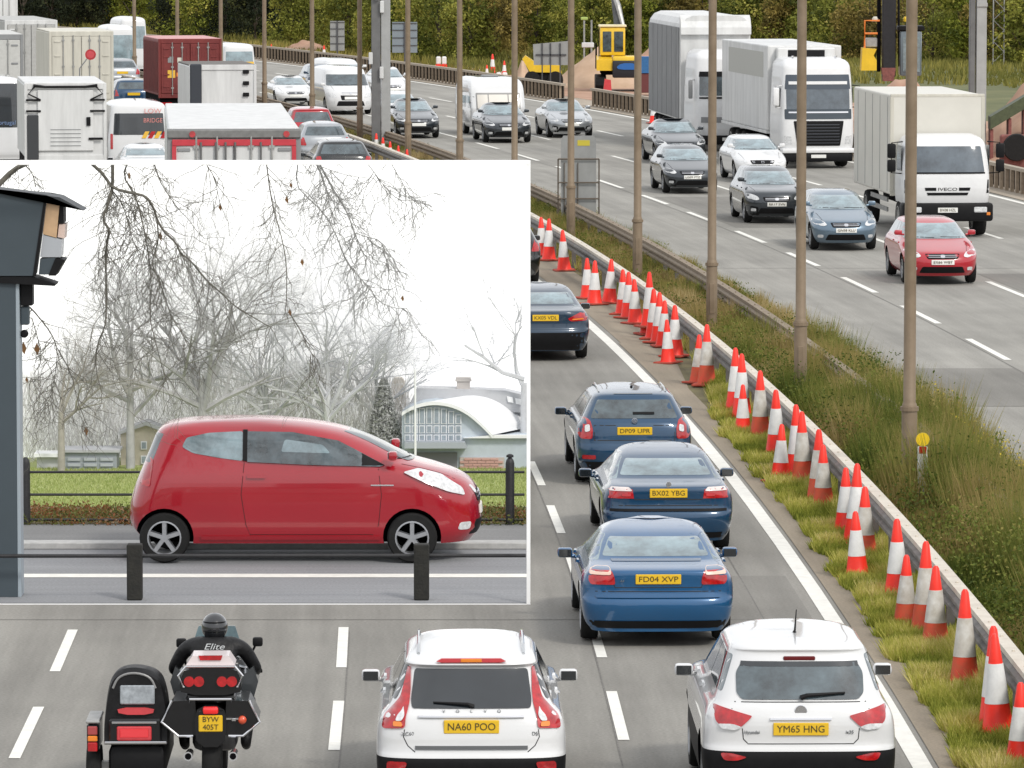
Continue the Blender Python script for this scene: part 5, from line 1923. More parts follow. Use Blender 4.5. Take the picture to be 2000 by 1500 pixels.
cc_ = fr - dirv * (Lt / 2)
tr.location = (cc_.x, cc_.y, .012)
tr.rotation_euler = (0, 0, ang)
prof = [(-1.25, 1.0), (1.25, 1.0), (1.25, 4.15), (1.2, 4.42), (1.05, 4.62), (.8, 4.72), (-.8, 4.72), (-1.05, 4.62), (-1.2, 4.42), (-1.25, 4.15)]
MB().prism(prof, -Lt / 2, Lt / 2).build('cargo_box', LORRYW, tr)
# front bulkhead, roof fairing curve falling towards the front
q = MB().prism([(Lt / 2 - .3, 4.05), (Lt / 2 + .18, 4.05), (Lt / 2 + .16, 4.3), (Lt / 2 - .05, 4.60), (Lt / 2 - .3, 4.735)], -1.26, 1.26, 'x')
q.build('roof_fairing', LORRYW, tr)
CURT = mat('grey_curtain', (.19, .195, .20), rough=.6, nz=.12, nscale=1.0)
for sx in (-1, 1):
    q = MB()
    for i in range(13):
        y_ = -Lt / 2 + .25 + i * .72
        x0, x1 = sorted((sx * 1.252, sx * (1.29 if i % 2 else 1.28)))
        q.box(x0, x1, y_, y_ + .70, 1.05, 4.3, .01)
    q.build('curtain', CURT, tr)
MB().box(-.45, .45, -Lt / 2 + .3, Lt / 2 - .8, .6, .99).build('chassis', DARK, tr)
lorry_wheels(tr, (-Lt / 2 + 1.6, -Lt / 2 + 2.9, -Lt / 2 + 4.2), 2.45, .48)

# ---- caravan
Y = Yb(277) + 6.3
loc, rot = place(974, Y, 4.2, 'towards')
R = thing('caravan', 'white caravan with a wide front window, towed by the dark grey saloon', 'caravan', loc, rot)
cp = dict()
vs, fs = shell([(.35, .1), (.5, 0), (2.1, .1), (2.5, .6)], [(.35, .25), (.55, .1), (1.1, 0), (1.3, .04), (2.15, .35), (2.38, .7), (2.5, 1.1)],
               [(.35, .98), (.5, 1.04), (1.9, 1.04), (2.3, 1.0), (2.45, .9), (2.5, .7)], 4.2, nr=7, nf=7, cr=.4, cf=.4, sm=2)
mb = MB()
mb.v, mb.f = vs, fs
me = mb.mesh('body')
bm = bmesh.new()
bm.from_mesh(me)
bv = BVHTree.FromBMesh(bm)
bm.free()
link('body', me, WHITEP, R, 30)
fw = link('window_surround', patch(bv, [(-.84, 1.14), (.84, 1.14), (.84, 1.86), (-.84, 1.86)], 'front', .03, 1, .15).mesh('window_surround'), mat('grey_surround', (.22, .22, .22), rough=.4), R, 40)
for x0, x1 in ((-.80, -.40), (-.36, .36), (.40, .80)):
    link('window', patch(bv, [(x0, 1.18), (x1, 1.18), (x1, 1.78), (x0, 1.78)], 'front', .045, 1, .15).mesh('window'), mat('creamy_blind', (.58, .55, .50), rough=.25, coat=.5), R, 40)
link('side_window', patch(bv, [(-.5, 1.2), (.6, 1.2), (.6, 1.7), (-.5, 1.7)], 'right', .01, 1, .2).mesh('side_window'), GLASS, R)
link('side_window', patch(bv, [(1.4, 1.2), (1.9, 1.2), (1.9, 1.7), (1.4, 1.7)], 'right', .01, 1, .2).mesh('side_window'), GLASS, R)
MB().box(-.3, .3, -.3, .3, 2.5, 2.58, .03).build('roof_hatch', GREYP, R)
R.scale = (1, 1, .86)
wheel(R, -.92, 0, .33)
wheel(R, .92, 0, .33)
MB().tube([(-.5, 2.3, .45), (0, 3.3, .45)], .04, 6).tube([(.5, 2.3, .45), (0, 3.3, .45)], .04, 6).build('drawbar', GREYP, R)

# ================================================================== roadworks plant
YELP = mat('yellow_plant_paint', (.72, .47, .02), rough=.4, coat=.3, nz=.12, nscale=2)
ORP = mat('orange_plant_paint', (.70, .20, .03), rough=.5, nz=.1)
Y = 262
def ax(px, py, Y=262):
    p = AT(px, py, Y)
    return p.x, p.z
s = F / Y
E0 = at_px(1212, Y)
ex = thing('excavator', 'yellow tracked excavator with a dark glazed cab and raised grey arm beside the sandy heap', 'excavator', (E0, Y, .05))
for sx in (-1, 1):
    q = MB()
    pr = chaikin([(-1.7, .0), (1.5, .0), (1.75, .35), (1.4, .72), (-1.6, .72), (-1.9, .35)], 1, True)
    q.prism(pr, sx * .95 - .25, sx * .95 + .25, 'x')
    q.build('track', BLACK, ex)
MB().box(-.95, .95, -1.5, 1.2, .74, .95, .05).build('turntable', DARK, ex)
MB().box(-.40, 1.05, -1.9, -.3, .95, 1.62, .10, 2).build('engine_hood', YELP, ex, 40)
MB().prism([(-1.9, .95), (-1.9, 1.45), (-.3, 1.62), (1.3, 1.62), (1.3, .95)], -1.15, -.42, 'x').build('side_housing', YELP, ex)
MB().box(-.42, 1.08, -2.05, -1.905, .62, 1.42, .08, 2).build('counterweight', mat('black_counterweight', (.012, .014, .02), rough=.5), ex, 40)
MB().prism(chaikin([(-.1, 1.0), (.8, 1.0), (.95, 1.12), (.6, 1.3), (0, 1.3), (-.25, 1.12)], 1, True), -2.09, -2.052).build('rear_grille', mat('deep_blue', (.02, .12, .38), rough=.4), ex)
MB().box(.98, 1.3, -1.2, -.9, 1.3, 1.62, .03).build('mirror', ORP, ex)
MB().tube([(-1.02, -.5, 1.0), (-1.02, -.5, 2.9)], .03, 6).tube([(-1.15, -.2, 1.0), (-1.15, -.2, 2.2)], .05, 6).build('grab_rail', BLACK, ex)
cb = MB().box(-.98, .20, -.9, .6, 1.63, 2.95, .06, 2).build('cab', YELP, ex, 40)
for x0, x1, y0_, y1_, z0, z1 in ((-.85, -.45, -.93, -.905, 1.8, 2.75), (-.32, .10, -.93, -.905, 1.8, 2.75)):
    MB().box(x0, x1, y0_, y1_, z0, z1, .01).build('window', GLASS, cb)
MB().box(-1.04, .26, -.96, .66, 2.952, 3.05, .02).build('cab_roof', mat('cream_cab_roof', (.70, .62, .40), rough=.5), cb)
q = MB().tube([(.0, .9, 1.4), (-.1, 1.2, 3.2), (-.35, 1.6, 4.9)], [.2, .22, .15], 8)
q.build('boom', mat('dark_arm_steel', (.10, .105, .11), rough=.5, metal=.4, nz=.3), ex)
MB().tube([(-.35, 1.5, 4.6), (-.1, 1.1, 3.9), (.12, .8, 3.0)], [.12, .14, .1], 8).build('dipper_arm', STEEL, ex)
# piles of soil
def heap(name, px0, px1, pyb, pyt, Y, m, label, asym=.5, seed=0, depth=3.0):
    x0, x1 = at_px(px0, Y), at_px(px1, Y)
    zt = AT(0, pyt, Y).z
    n_, mm_ = 34, 16
    V, Fc = [], []
    for j in range(mm_ + 1):
        for i in range(n_ + 1):
            a = i / n_
            b = j / mm_ * 2 - 1
            ridge = (a / asym if a < asym else (1 - a) / (1 - asym))
            h = max(0, min(1, ridge * 1.15)) ** .9 * max(0, 1 - abs(b)) ** .8
            x = x0 + (x1 - x0) * a
            y = Y + b * depth
            h = h * zt * (1 + .14 * noise.noise(Vector((x * .9, y * .9, seed)))) + .12 * noise.noise(Vector((x * 3, y * 3, seed))) * (h > .02)
            V.append((x, y, max(0, h) + .0))
    for j in range(mm_):
        for i in range(n_):
            a = j * (n_ + 1) + i
            Fc.append((a, a + 1, a + n_ + 2, a + n_ + 1))
    me = bpy.data.meshes.new(name)
    me.from_pydata(V, [], Fc)
    o = link(name, me, m, None, 60)
    return tag(o, label, 'soil heap')


heap('soil_heap', 1075, 1262, 180, 93, 268, SANDM, 'sandy soil heap left of the yellow excavator', .55, 1)
heap('soil_heap', 1180, 1330, 180, 92, 275, CLAYM, 'flat topped reddish soil heap behind the excavator', .7, 2)
heap('soil_heap', 545, 655, 115, 80, 334, CLAYM, 'distant small reddish soil heap above the lorries', .45, 3)
heap('soil_heap', 1655, 1870, 210, 146, 215, CLAYM, 'low red clay mound under the piling rig', .5, 4, 5)
heap('soil_heap', 1890, 2120, 330, 150, 190, CLAYM, 'red clay bank at the right edge beyond the box lorry', .6, 5, 6)
heap('soil_heap', 1002, 1040, 165, 118, 272, SANDM, 'narrow brown heap left of the dumper', .5, 6, 1.5)
# blue skip right of the excavator
Y = 255
t = thing('blue_skip', 'blue container beside the excavator, in front of the tall grey trailer', 'skip', (at_px(1268, Y), Y, .05))
MB().prism([(-.42, 1.0), (.45, 1.0), (.5, 1.75), (-.45, 1.75)], -.4, .6).build('hopper', mat('blue_skip_paint', (.02, .12, .30), rough=.5, nz=.2), t)
MB().box(-.42, .42, -.35, .5, .1, .995, .03).build('stand', mat('dark_red_stand', (.12, .03, .03), rough=.7), t)
t = thing('plastic_barrier', 'upright pink red plastic barrier in front of the excavator track', 'barrier', (at_px(1186, 250), 250, .03))
MB().prism([(-.22, 0), (.22, 0), (.16, .85), (-.12, .9)], -.15, .15).build('body', REDLIT, t)
# dumper with sign trailer
Y = 262
t = thing('dumper', 'yellow dumper truck under the big grey sign back', 'dumper', (at_px(1062, Y), Y, .05))
MB().prism([(-.9, 1.0), (1.15, .95), (1.05, 1.35), (-.5, 1.5), (-1.2, 1.9), (-1.4, 1.7)], -.8, .8).build('skip', YELP, t)
MB().box(-1.0, .9, -.6, .6, .5, .94, .05).build('chassis', BLACK, t)
for xx in (-.75, .75):
    for yy in (-.75, .75):
        w_ = MB().lathe([(.2, -.17), (.5, -.15), (.52, 0), (.5, .15), (.2, .17)], n=20, axis='y').build('wheel', RUBBER, t, 40)
        w_.location = (xx, yy, .53)
t.scale = (.72, .72, .85)
t = thing('sign_board', 'large grey back of a sign on braces above the yellow dumper', 'road sign', (at_px(1076, 255), 255, 0))
zt_, zb_ = AT(0, 80, 255).z, AT(0, 127, 255).z
MB().prism([(-.78, zb_), (.78, zb_), (.80, zt_), (-.82, zt_ - .15)], 0, .03).build('sign_plate', SIGNB, t)
q = MB()
for xx in (-.40, -.02, .42):
    q.box(xx - .03, xx + .03, -.06, -.002, .05, zt_ - .1)
q.box(-.7, .7, -.06, -.062 + .02, (zt_ + zb_) / 2 - .12, (zt_ + zb_) / 2 - .05)
q.build('brace', mat('dark_brace', (.06, .06, .065), rough=.6), t)
for px0, px1, t0, b0, Y, l in ((645, 673, 41, 99, 300, 'small grey sign back on the far verge above the white vans'), (766, 815, 43, 103, 298, 'blue grey sign back right of the gantry leg')):
    t = thing('sign_board', l, 'road sign', (at_px((px0 + px1) / 2, Y), Y, 0))
    wd2 = (px1 - px0) / F * Y / 2
    zt_, zb_ = AT(0, t0, Y).z, AT(0, b0, Y).z
    mm = SIGNB if px0 < 700 else mat('blue_grey_sign_back', (.20, .24, .27), rough=.5)
    MB().box(-wd2, wd2, 0, .03, zb_, zt_, .004).build('sign_plate', mm, t)
    q = MB()
    for k_ in (.25, .5, .75, .97):
        q.box(-wd2 * .98, wd2 * .98, -.05, -.002, zb_ + (zt_ - zb_) * k_ - .03, zb_ + (zt_ - zb_) * k_)
    q.box(-.04, .04, -.08, -.052, 0, zt_).build('brace', MC['dark_brace'], t)
t = thing('lifting_mast', 'pair of thin grey uprights left of the excavator cab', 'machine', (at_px(1148, 275), 275, 0))
for xx in (-.18, .18):
    MB().tube([(xx, 0, 0), (xx, 0, 3.05)], .05, 6).build('upright', STEEL, t)
MB().box(-.3, .3, -.1, .1, 1.7, 1.95, .03).build('carriage', LORRYW, t)
MB().box(-.35, .0, -.1, .1, 3.05, 3.2, .03).build('beacon', mat('pale_green', (.35, .45, .12), rough=.5), t)
# piling rig
Y = 222
s = F / Y
t = thing('piling_rig', 'piling rig with a black mast, yellow counterweight and grey blue cab above the red mound', 'piling rig', (at_px(1735, Y), Y, .6))
z = lambda py: AT(0, py, Y).z - .6
X = lambda px: (px - 1735) / s
MB().box(X(1722), X(1748), -.25, .25, z(150), 9, .03).build('mast', mat('mast_black', (.02, .02, .023), rough=.5, metal=.3, nz=.3), t)
MB().box(X(1712), X(1719), -.1, .1, z(140), 6, .01).build('mast_rail', DARK, t)
MB().tube([(X(1756), .1, z(130)), (X(1752), .1, 7)], .05, 6).build('hose', BLACK, t)
MB().prism([(X(1680), z(137)), (X(1710), z(137)), (X(1710), z(117)), (X(1704), z(108)), (X(1710), z(95)), (X(1682), z(93))], -.5, .5).build('counterweight', YELP, t)
q = MB()
for pp in ([(X(1687), z(93)), (X(1687), z(40)), (X(1716), z(40))], [(X(1687), z(65)), (X(1712), z(65))]):
    q.tube([(a, -.3, b) for a, b in pp], .045, 6)
q.build('handrail', ORP, t)
MB().box(X(1690), X(1712), -.2, .3, z(92), z(74), .03).build('hydraulic_tank', STEEL, t)
cb = MB().box(X(1756), X(1798), -.45, .7, z(148), z(60), .08, 2).build('cab', mat('grey_rig_cab', (.12, .15, .17), rough=.3, coat=.4), t, 40)
MB().box(X(1761), X(1778), -.48, -.455, z(140), z(72), .01).build('window', GLASSP, cb)
MB().box(X(1784), X(1794), -.48, -.455, z(140), z(72), .01).build('window', GLASSP, cb)
MB().box(X(1752), X(1803), -.5, .75, z(60) + .002, z(50), .04).build('cab_roof', BLACK, cb)
for px, m in ((1709, CREAM), (1769, YELP)):
    MB().lathe([(.14, 0), (.14, .12), (.08, .2)], n=12, c=(X(px), 0, z(42))).build('beacon', m, t)
MB().prism([(X(1724), z(158)), (X(1744), z(158)), (X(1748), z(132)), (X(1720), z(132))], -.35, .3).build('drill_head', mat('rusty_red', (.20, .07, .06), rough=.8, nz=.3), t)
for sx in (-1, 1):
    q = MB().prism(chaikin([(-1.8, -.55), (1.6, -.55), (1.85, -.25), (1.6, .08), (-1.8, .08), (-2.0, -.25)], 1, True), sx * .95 - .25, sx * .95 + .25, 'x')
    q.v = [(a, b, c_ + .0) for a, b, c_ in q.v]
    q.build('track', BLACK, t)
# lattice mast and conveyor at the right edge
t = thing('lattice_mast', 'thin grey lattice mast by the trees at the right edge', 'mast', (at_px(1950, 290), 290, 0))
q = MB()
for xx in (-.28, .28):
    q.tube([(xx, 0, 0), (xx, 0, 9)], .035, 5)
for i in range(16):
    q.tube([(-.28 if i % 2 else .28, 0, i * .55), (.28 if i % 2 else -.28, 0, i * .55 + .55)], .02, 5)
q.build('lattice', STEEL, t)
Y = 186
t = thing('conveyor', 'sloping dark green conveyor at the right edge above the clay bank', 'conveyor', (at_px(1970, Y), Y, 0))
a0, a1, b0 = AT(1932, 252, Y), AT(2010, 205, Y), AT(1932, 230, Y)
MB().prism([(a0.x - t.location.x, a0.z), (a1.x - t.location.x, a1.z), (a1.x - t.location.x, a1.z + .42), (a0.x - t.location.x, a0.z + .42)], -.5, .5).build('belt_frame', mat('dark_green_machine', (.06, .075, .035), rough=.6, nz=.3), t)
q = MB()
for xx in (-.6, 0, .5):
    q.box(xx - .05, xx + .05, -.4, .4, 0, a0.z + (xx + .6) * .6)
q.build('legs', MC['rusty_red'], t)
t = thing('machine_wheel', 'big dark wheel half buried in the clay bank at the right edge', 'wheel', (at_px(1985, 180), 180, 0))
pz = AT(0, 288, 180)
MB().lathe([(.2, -.15), (.42, -.15), (.45, 0), (.42, .15), (.2, .15)], n=22, axis='y', c=(0, 0, pz.z)).build('tyre', RUBBER, t, 40)
MB().lathe([(.19, -.14), (.19, .14)], n=16, axis='y', c=(0, 0, pz.z)).build('hub', MC['rusty_red'], t)
MB().box(-.5, .6, .2, .6, .02, pz.z + .4, .05).build('housing', MC['rusty_red'], t)


# ================================================================== motorcycle, sidecar and rider
YM = 53.2
sM = F / YM
mx_ = at_px(413, YM)
hd = head(57)
MT = thing('motorcycle', 'black touring motorcycle with silver edged panniers and four round red lamps', 'motorcycle', (mx_, YM, .012), hd)
zM = lambda py: HC - (py + 182) / sM
xM = lambda px: (px - 413) / sM
BP = mat('black_bike_paint', (.006, .006, .007), rough=.3, coat=.5, spec=.3, nz=.2)
PINKW = mat('pinkish_white_fairing', (.68, .60, .60), rough=.35, coat=.4)
R = MT
w_ = MB().lathe([(.2, -.09), (.29, -.09), (.325, -.05), (.335, 0), (.325, .05), (.29, .09), (.2, .09)], n=28, axis='x').build('wheel', RUBBER, R, 40)
w_.location = (0, .25, .335)
MB().lathe([(.19, -.07), (.19, .07)], n=20, axis='x').build('rim', ALLOY, w_)
w2 = link('wheel', w_.data, None, R)
w2.location = (0, 1.85, .335)
MB().prism(chaikin([(-.13, .55), (.13, .55), (.16, .8), (.12, .95), (-.12, .95), (-.16, .8)], 1, True), -.12, .5).build('mudguard', BP, R, 40)
# panniers
for sx in (-1, 1):
    po = [(.13, .66), (.30, .66), (.46, .79), (.36, .99), (.15, 1.0)]
    po = [(sx * a, b) for a, b in po]
    q = MB().prism(po, -.08, .62)
    pn = q.build('pannier', BP, R, 30)
    e = MB().tube([(sx * .17, -.095, .655), (sx * .31, -.095, .655), (sx * .47, -.095, .79), (sx * .37, -.095, 1.0)], .013, 6)
    e.build('chrome_edge', CHROME, pn)
    MB().tube([(sx * .215, .3, .44), (sx * .215, -.18, .47)], [.035, .045], 12).build('exhaust', CHROME, R)
    MB().tube([(sx * .215, -.185, .47), (sx * .215, -.175, .47)], .032, 12).build('exhaust_mouth', DARK, R)
MB().box(.20, .245, -.12, -.08, .80, .83, .004).box(.06, .30, -.11, -.08, .815, .83).build('lamp_stem', CHROME, R)
MB().ball((.305, -.13, .815), .042).build('indicator_light', mat('orange_red_lens', (.62, .08, .03), rough=.2, coat=.7), R, 60)
# tail: plate, stop light
MB().box(-.115, .115, -.135, -.115, .70, .86, .008).build('number_plate', PLATEY, R)
pl_ = [o for o in R.children if o.name.startswith('number_plate')][0]
text('BYW', .072, INK, pl_, (0, -.138, .82), (PI / 2, 0, 0), bold=.003)
text('405T', .072, INK, pl_, (0, -.138, .745), (PI / 2, 0, 0), bold=.003)
MB().box(-.075, .075, -.15, -.08, .87, .945, .02, 2).build('brake_light', mat('lit_red_lens', (.85, .02, .02), rough=.2, coat=.7), R, 40)
MB().box(-.13, .13, -.12, -.08, .885, .915, .008).build('lamp_bracket', CHROME, R)
# top box
tb = MB().prism(chaikin([(-.28, 1.05), (.28, 1.05), (.30, 1.18), (.24, 1.32), (-.24, 1.32), (-.30, 1.18)], 1, True), -.10, .38).build('top_box', BP, R, 30)
MB().prism([(-.235, 1.335), (.235, 1.335), (.175, 1.425), (-.175, 1.425)], -.06, .34).build('top_box_lid', PINKW, R, 30)
MB().box(-.245, .245, -.115, -.062, 1.318, 1.334, .004).build('chrome_strip', CHROME, R)
MB().prism([(-.10, 1.385), (.10, 1.385), (.115, 1.43), (-.115, 1.43)], -.075, -.055).build('high_brake_light', REDL, R)
for x in (-.205, -.10, .10, .205):
    x = x if abs(x) > .15 else x * 1.1
    MB().lathe([(.05, -.13), (.048, -.115), (.05, -.1)], n=18, axis='y', c=(x, 0, 1.185)).build('tail_light', REDL, R, 40)
for sx in (-1, 1):
    MB().tube([(sx * .255, -.11, 1.13), (sx * .31, -.11, 1.24), (sx * .235, -.11, 1.33)], .012, 6).build('chrome_edge', CHROME, tb)
MB().box(-.24, .24, .0, .7, .95, 1.06, .05, 2).build('rear_fairing', BP, R, 40)
MB().tube([(-.2, -.12, .99), (-.2, -.16, 1.02), (.2, -.16, 1.02), (.2, -.12, .99)], .012, 6).build('rack', CHROME, R)
MB().box(-.2, .2, .5, 1.25, .72, .82, .06, 2).build('seat', BLACK, R, 40)
MB().box(-.22, .22, .9, 1.5, .35, .8, .08, 2).build('engine', mat('engine_metal', (.12, .12, .125), rough=.4, metal=.7, nz=.3), R, 40)
MB().box(-.3, .3, 1.5, 1.95, .75, 1.2, .12, 3).build('front_fairing', BP, R, 40)
MB().prism([(-.28, 1.2), (.28, 1.2), (.18, 1.5), (-.18, 1.5)], 1.6, 1.62).build('windshield', GLASSP, R)
MB().tube([(-.42, 1.3, 1.08), (-.2, 1.5, 1.12), (.2, 1.5, 1.12), (.42, 1.3, 1.08)], .018, 8).build('handlebar', CHROME, R)
for sx, px, py in ((-1, 343, 1264), (1, 497, 1262)):
    x, z_ = xM(px), HC - (py + 182) / (F / (YM + 1.35))
    q = MB().box(x - .05, x + .05, 1.33, 1.40, z_ - .045, z_ + .045, .02, 2)
    q.tube([(sx * .30, 1.4, z_ - .22), (x - sx * .02, 1.38, z_ - .03)], .012, 6)
    q.build('mirror', BLACK, R, 40)
    po = [(sx * .25, 1.45), (sx * .47, 1.25), (sx * .44, .95), (sx * .30, .75)]
    MB().prism([(sx * .26, .72), (sx * .36, .80), (sx * .43, 1.05), (sx * .38, 1.2), (sx * .27, 1.1)], .85, 1.25).build('leg_shield', mat('smoked_shield', (.05, .055, .06), rough=.2, coat=.5), R, 30)
# sidecar (bolted to the machine, but a thing that one can tell apart)
SC = thing('sidecar', 'black sidecar with a rounded hood, small rear window and pink red light panels', 'sidecar', (at_px(268, YM), YM, .012), hd)
X = lambda px: (px - 268) / sM
Z = lambda py: zM(py) - .012
hood = chaikin([(X(203), Z(1462)), (X(203), Z(1420)), (X(212), Z(1345)), (X(225), Z(1316)), (X(262), Z(1306)), (X(304), Z(1316)), (X(322), Z(1345)), (X(330), Z(1420)), (X(330), Z(1462))], 2)
q = MB()
n = len(hood)
ys_ = [(-.04, .93), (.02, .985), (.4, .96), (.8, .88), (1.2, .74), (1.6, .55), (2.0, .3)]
vs, fs = [], []
zb0 = Z(1462)
for (y_, k_) in ys_:
    for (a, b) in hood:
        vs.append((a * (k_ * .4 + .6 if k_ < 1 else 1), y_, zb0 + (b - zb0) * k_))
for i in range(len(ys_) - 1):
    for j in range(n - 1):
        fs.append((i * n + j, i * n + j + 1, (i + 1) * n + j + 1, (i + 1) * n + j))
    fs.append((i * n, (i + 1) * n, (i + 1) * n + n - 1, i * n + n - 1))
fs.append(tuple(range(n)))
fs.append(tuple((len(ys_) - 1) * n + j for j in range(n))[::-1])
q.v, q.f = vs, fs
q.build('hood', mat('black_hood_vinyl', (.008, .008, .009), rough=.5, spec=.25, nz=.3, bump=.6, bscale=7), SC, 35)
arc = [(X(a), -.045, Z(b)) for a, b in ((222, 1350), (232, 1327), (262, 1318), (296, 1327), (306, 1350))]
MB().tube([tuple(p) for p in chaikin(arc, 2)], .012, 6).build('hood_bead', mat('grey_bead', (.22, .22, .22), rough=.4), SC)
MB().box(X(236), X(304), -.062, -.041, Z(1382), Z(1344), .01).build('rear_window', mat('hazy_plastic_window', (.34, .37, .40), rough=.2, coat=.5, nz=.4, nscale=9), SC)
MB().prism(chaikin([(X(230), Z(1388)), (X(304), Z(1388)), (X(300), Z(1402)), (X(234), Z(1402))], 1, True), -.07, -.041).build('reflector', REDLIT, SC, 30)
MB().box(X(214), X(318), -.09, -.02, Z(1462), Z(1410), .02).build('boot', BP, SC, 30)
MB().box(X(220), X(308), -.10, -.091, Z(1419), Z(1415), .002).build('chrome_strip', CHROME, SC)
q = MB().box(X(230), X(298), -.105, -.091, Z(1452), Z(1424), .01)
q.build('light_panel', REDLIT, SC)
MB().box(X(236), X(292), -.112, -.106, Z(1446), Z(1429), .006).build('light_panel_centre', mat('coral_lens', (.72, .05, .06), rough=.3), SC)
MB().box(X(205), X(328), -.115, -.03, Z(1459), Z(1454), .006).build('bumper', CHROME, SC)
MB().box(X(212), X(325), -.02, 1.8, .22, Z(1462) - .002, .08, 2).build('tub', BLACK, SC, 40)
MB().box(X(168), X(196), -.06, .62, Z(1420), Z(1414), .01).build('mudguard_top', STEEL, SC)
MB().box(X(170), X(194), -.05, .6, Z(1476), Z(1420) - .002, .02).build('mudguard', BP, SC)
for (y0_, y1_, m) in ((1425, 1442, mat('dull_red_lens', (.35, .06, .06), rough=.3)), (1444, 1455, AMBER), (1457, 1475, REDL)):
    MB().box(X(172), X(191), -.075, -.051, Z(y1_), Z(y0_), .008).build('lamp', m, SC)
w_ = MB().lathe([(.15, -.07), (.24, -.07), (.27, -.03), (.27, .03), (.24, .07), (.15, .07)], n=24, axis='x').build('wheel', RUBBER, SC, 40)
w_.location = (X(181), .3, .27)
MB().box(X(196), X(214), .2, .3, .3, .36).build('axle', STEEL, SC)

# rider: one skinned body
RD = thing('person', 'motorcyclist in a black jacket and black helmet riding away on the motorcycle', 'person', (mx_, YM, .012), hd)
J = {'pelvis': ((0, .80, .90), .165), 'waist': ((0, .83, 1.06), .165), 'chest': ((0, .90, 1.27), .185), 'neck': ((0, .98, 1.44), .085), 'headb': ((0, 1.0, 1.50), .075),
     'sl': ((-.18, .93, 1.40), .11), 'sr': ((.18, .93, 1.40), .11), 'al': ((-.29, .95, 1.36), .085), 'ar': ((.29, .95, 1.36), .085),
     'el': ((-.40, 1.03, 1.16), .066), 'er': ((.40, 1.03, 1.16), .066), 'hl': ((-.40, 1.26, 1.09), .045), 'hr': ((.40, 1.26, 1.09), .045),
     'tl': ((-.16, .86, .88), .12), 'tr': ((.16, .86, .88), .12), 'kl': ((-.33, 1.22, .83), .085), 'kr': ((.33, 1.22, .83), .085),
     'fl': ((-.30, 1.02, .42), .055), 'fr': ((.30, 1.02, .42), .055), 'ol': ((-.30, 1.22, .36), .045), 'or': ((.30, 1.22, .36), .045)}
names = list(J)
E_ = [('pelvis', 'waist'), ('waist', 'chest'), ('chest', 'neck'), ('neck', 'headb'), ('chest', 'sl'), ('chest', 'sr'), ('sl', 'al'), ('sr', 'ar'), ('al', 'el'), ('ar', 'er'),
      ('el', 'hl'), ('er', 'hr'), ('pelvis', 'tl'), ('pelvis', 'tr'), ('tl', 'kl'), ('tr', 'kr'), ('kl', 'fl'), ('kr', 'fr'), ('fl', 'ol'), ('fr', 'or')]
me = bpy.data.meshes.new('body')
me.from_pydata([J[n_][0] for n_ in names], [(names.index(a), names.index(b)) for a, b in E_], [])
bo = link('body', me, None)
md = bo.modifiers.new('s', 'SKIN')
for i, n_ in enumerate(names):
    r_ = J[n_][1]
    me.skin_vertices[0].data[i].radius = (r_ * (1.25 if n_ in ('chest', 'waist', 'pelvis') else 1), r_)
    me.skin_vertices[0].data[i].use_root = (i == 0)
bo.modifiers.new('u', 'SUBSURF').levels = 2
bpy.context.view_layer.update()
nm = bpy.data.meshes.new_from_object(bo.evaluated_get(bpy.context.evaluated_depsgraph_get()))
bpy.data.objects.remove(bo)
nm.materials.clear()
link('body', nm, mat('black_leather', (.009, .009, .010), rough=.5, spec=.3, nz=.4, nscale=7, bump=1.0, bscale=9), RD, 80)
hz = HC - (1230 + 182) / (F / (YM + 1.0)) - .012
hm = MB().ball((0, 1.02, hz), (.130, .155, .140), 24, 16)
hmo = hm.build('helmet', mat('helmet_shell', (.016, .017, .02), rough=.18, coat=.9), RD, 80)
MB().box(-.085, .085, 1.12, 1.17, hz - .05, hz + .04, .03, 2).build('visor', GLASSD, hmo, 40)
q = MB()
for z_ in (-.03, .06):
    q.tube([(.126 * math.sin(a), 1.02 - .15 * math.cos(a), hz + z_) for a in [(-1.0 + .2 * i) for i in range(11)]], .006, 5)
q.build('helmet_vents', BLACK, hmo)
bm = bmesh.new()
bm.from_mesh(nm)
rb = BVHTree.FromBMesh(bm)
bm.free()
hh = [rb.ray_cast(Vector((x_, -5, 1.40)), Vector((0, 1, 0)))[0] for x_ in (-.08, 0, .08)]
yy_ = min(h.y for h in hh if h is not None)
text('Elite', .085, mat('reflective_lettering', (.62, .64, .65), rough=.4), RD, (0.0, yy_ - .012, 1.40), (PI / 2, 0, 0), width=.20, italic=.3, bold=.005)
for sx in (-1, 1):
    gm_ = MB()
    for k_ in range(4):
        gm_.tube([(sx * (.395 + .0), 1.27, 1.09), (sx * (.37 + .025 * k_), 1.33, 1.10), (sx * (.37 + .025 * k_), 1.345, 1.075)], .013, 6)
    gm_.tube([(sx * .37, 1.25, 1.08), (sx * .35, 1.30, 1.06)], .014, 6)
    gm_.build('glove', BLACK, RD, 60)


# ================================================================== the framed scene standing on the left carriageway
YF = 68.57
YBK = 86.0
fx1, fx1i = AT(1036, 750, YF).x, AT(1028.5, 750, YF).x
fx0 = AT(-95, 750, YF).x
ft, fti = AT(0, 313, YF).z, AT(0, 322, YF).z
fbi = AT(0, 1180, YF).z
WH = mat('white_frame_paint', (.94, .94, .94), rough=.5)
fr = thing('picture_frame', 'thin white frame around the inset scene of the small red hatchback', 'frame', ((fx0 + fx1) / 2, YF, 0))
ox = fr.location.x
MB().box(fx0 - ox, fx1 - ox, -.02, .03, fti, ft, .002).build('frame_rail', WH, fr)
MB().box(fx0 - ox, fx1 - ox, -.02, .03, .004, fbi, .002).build('frame_rail', WH, fr)
MB().box(fx1i - ox, fx1 - ox, -.018, .032, fbi + .001, fti - .001, .002).build('frame_post', WH, fr)
MB().box(fx0 - ox, fx0 + .05 - ox, -.018, .032, fbi + .001, fti - .001, .002).build('frame_post', WH, fr)
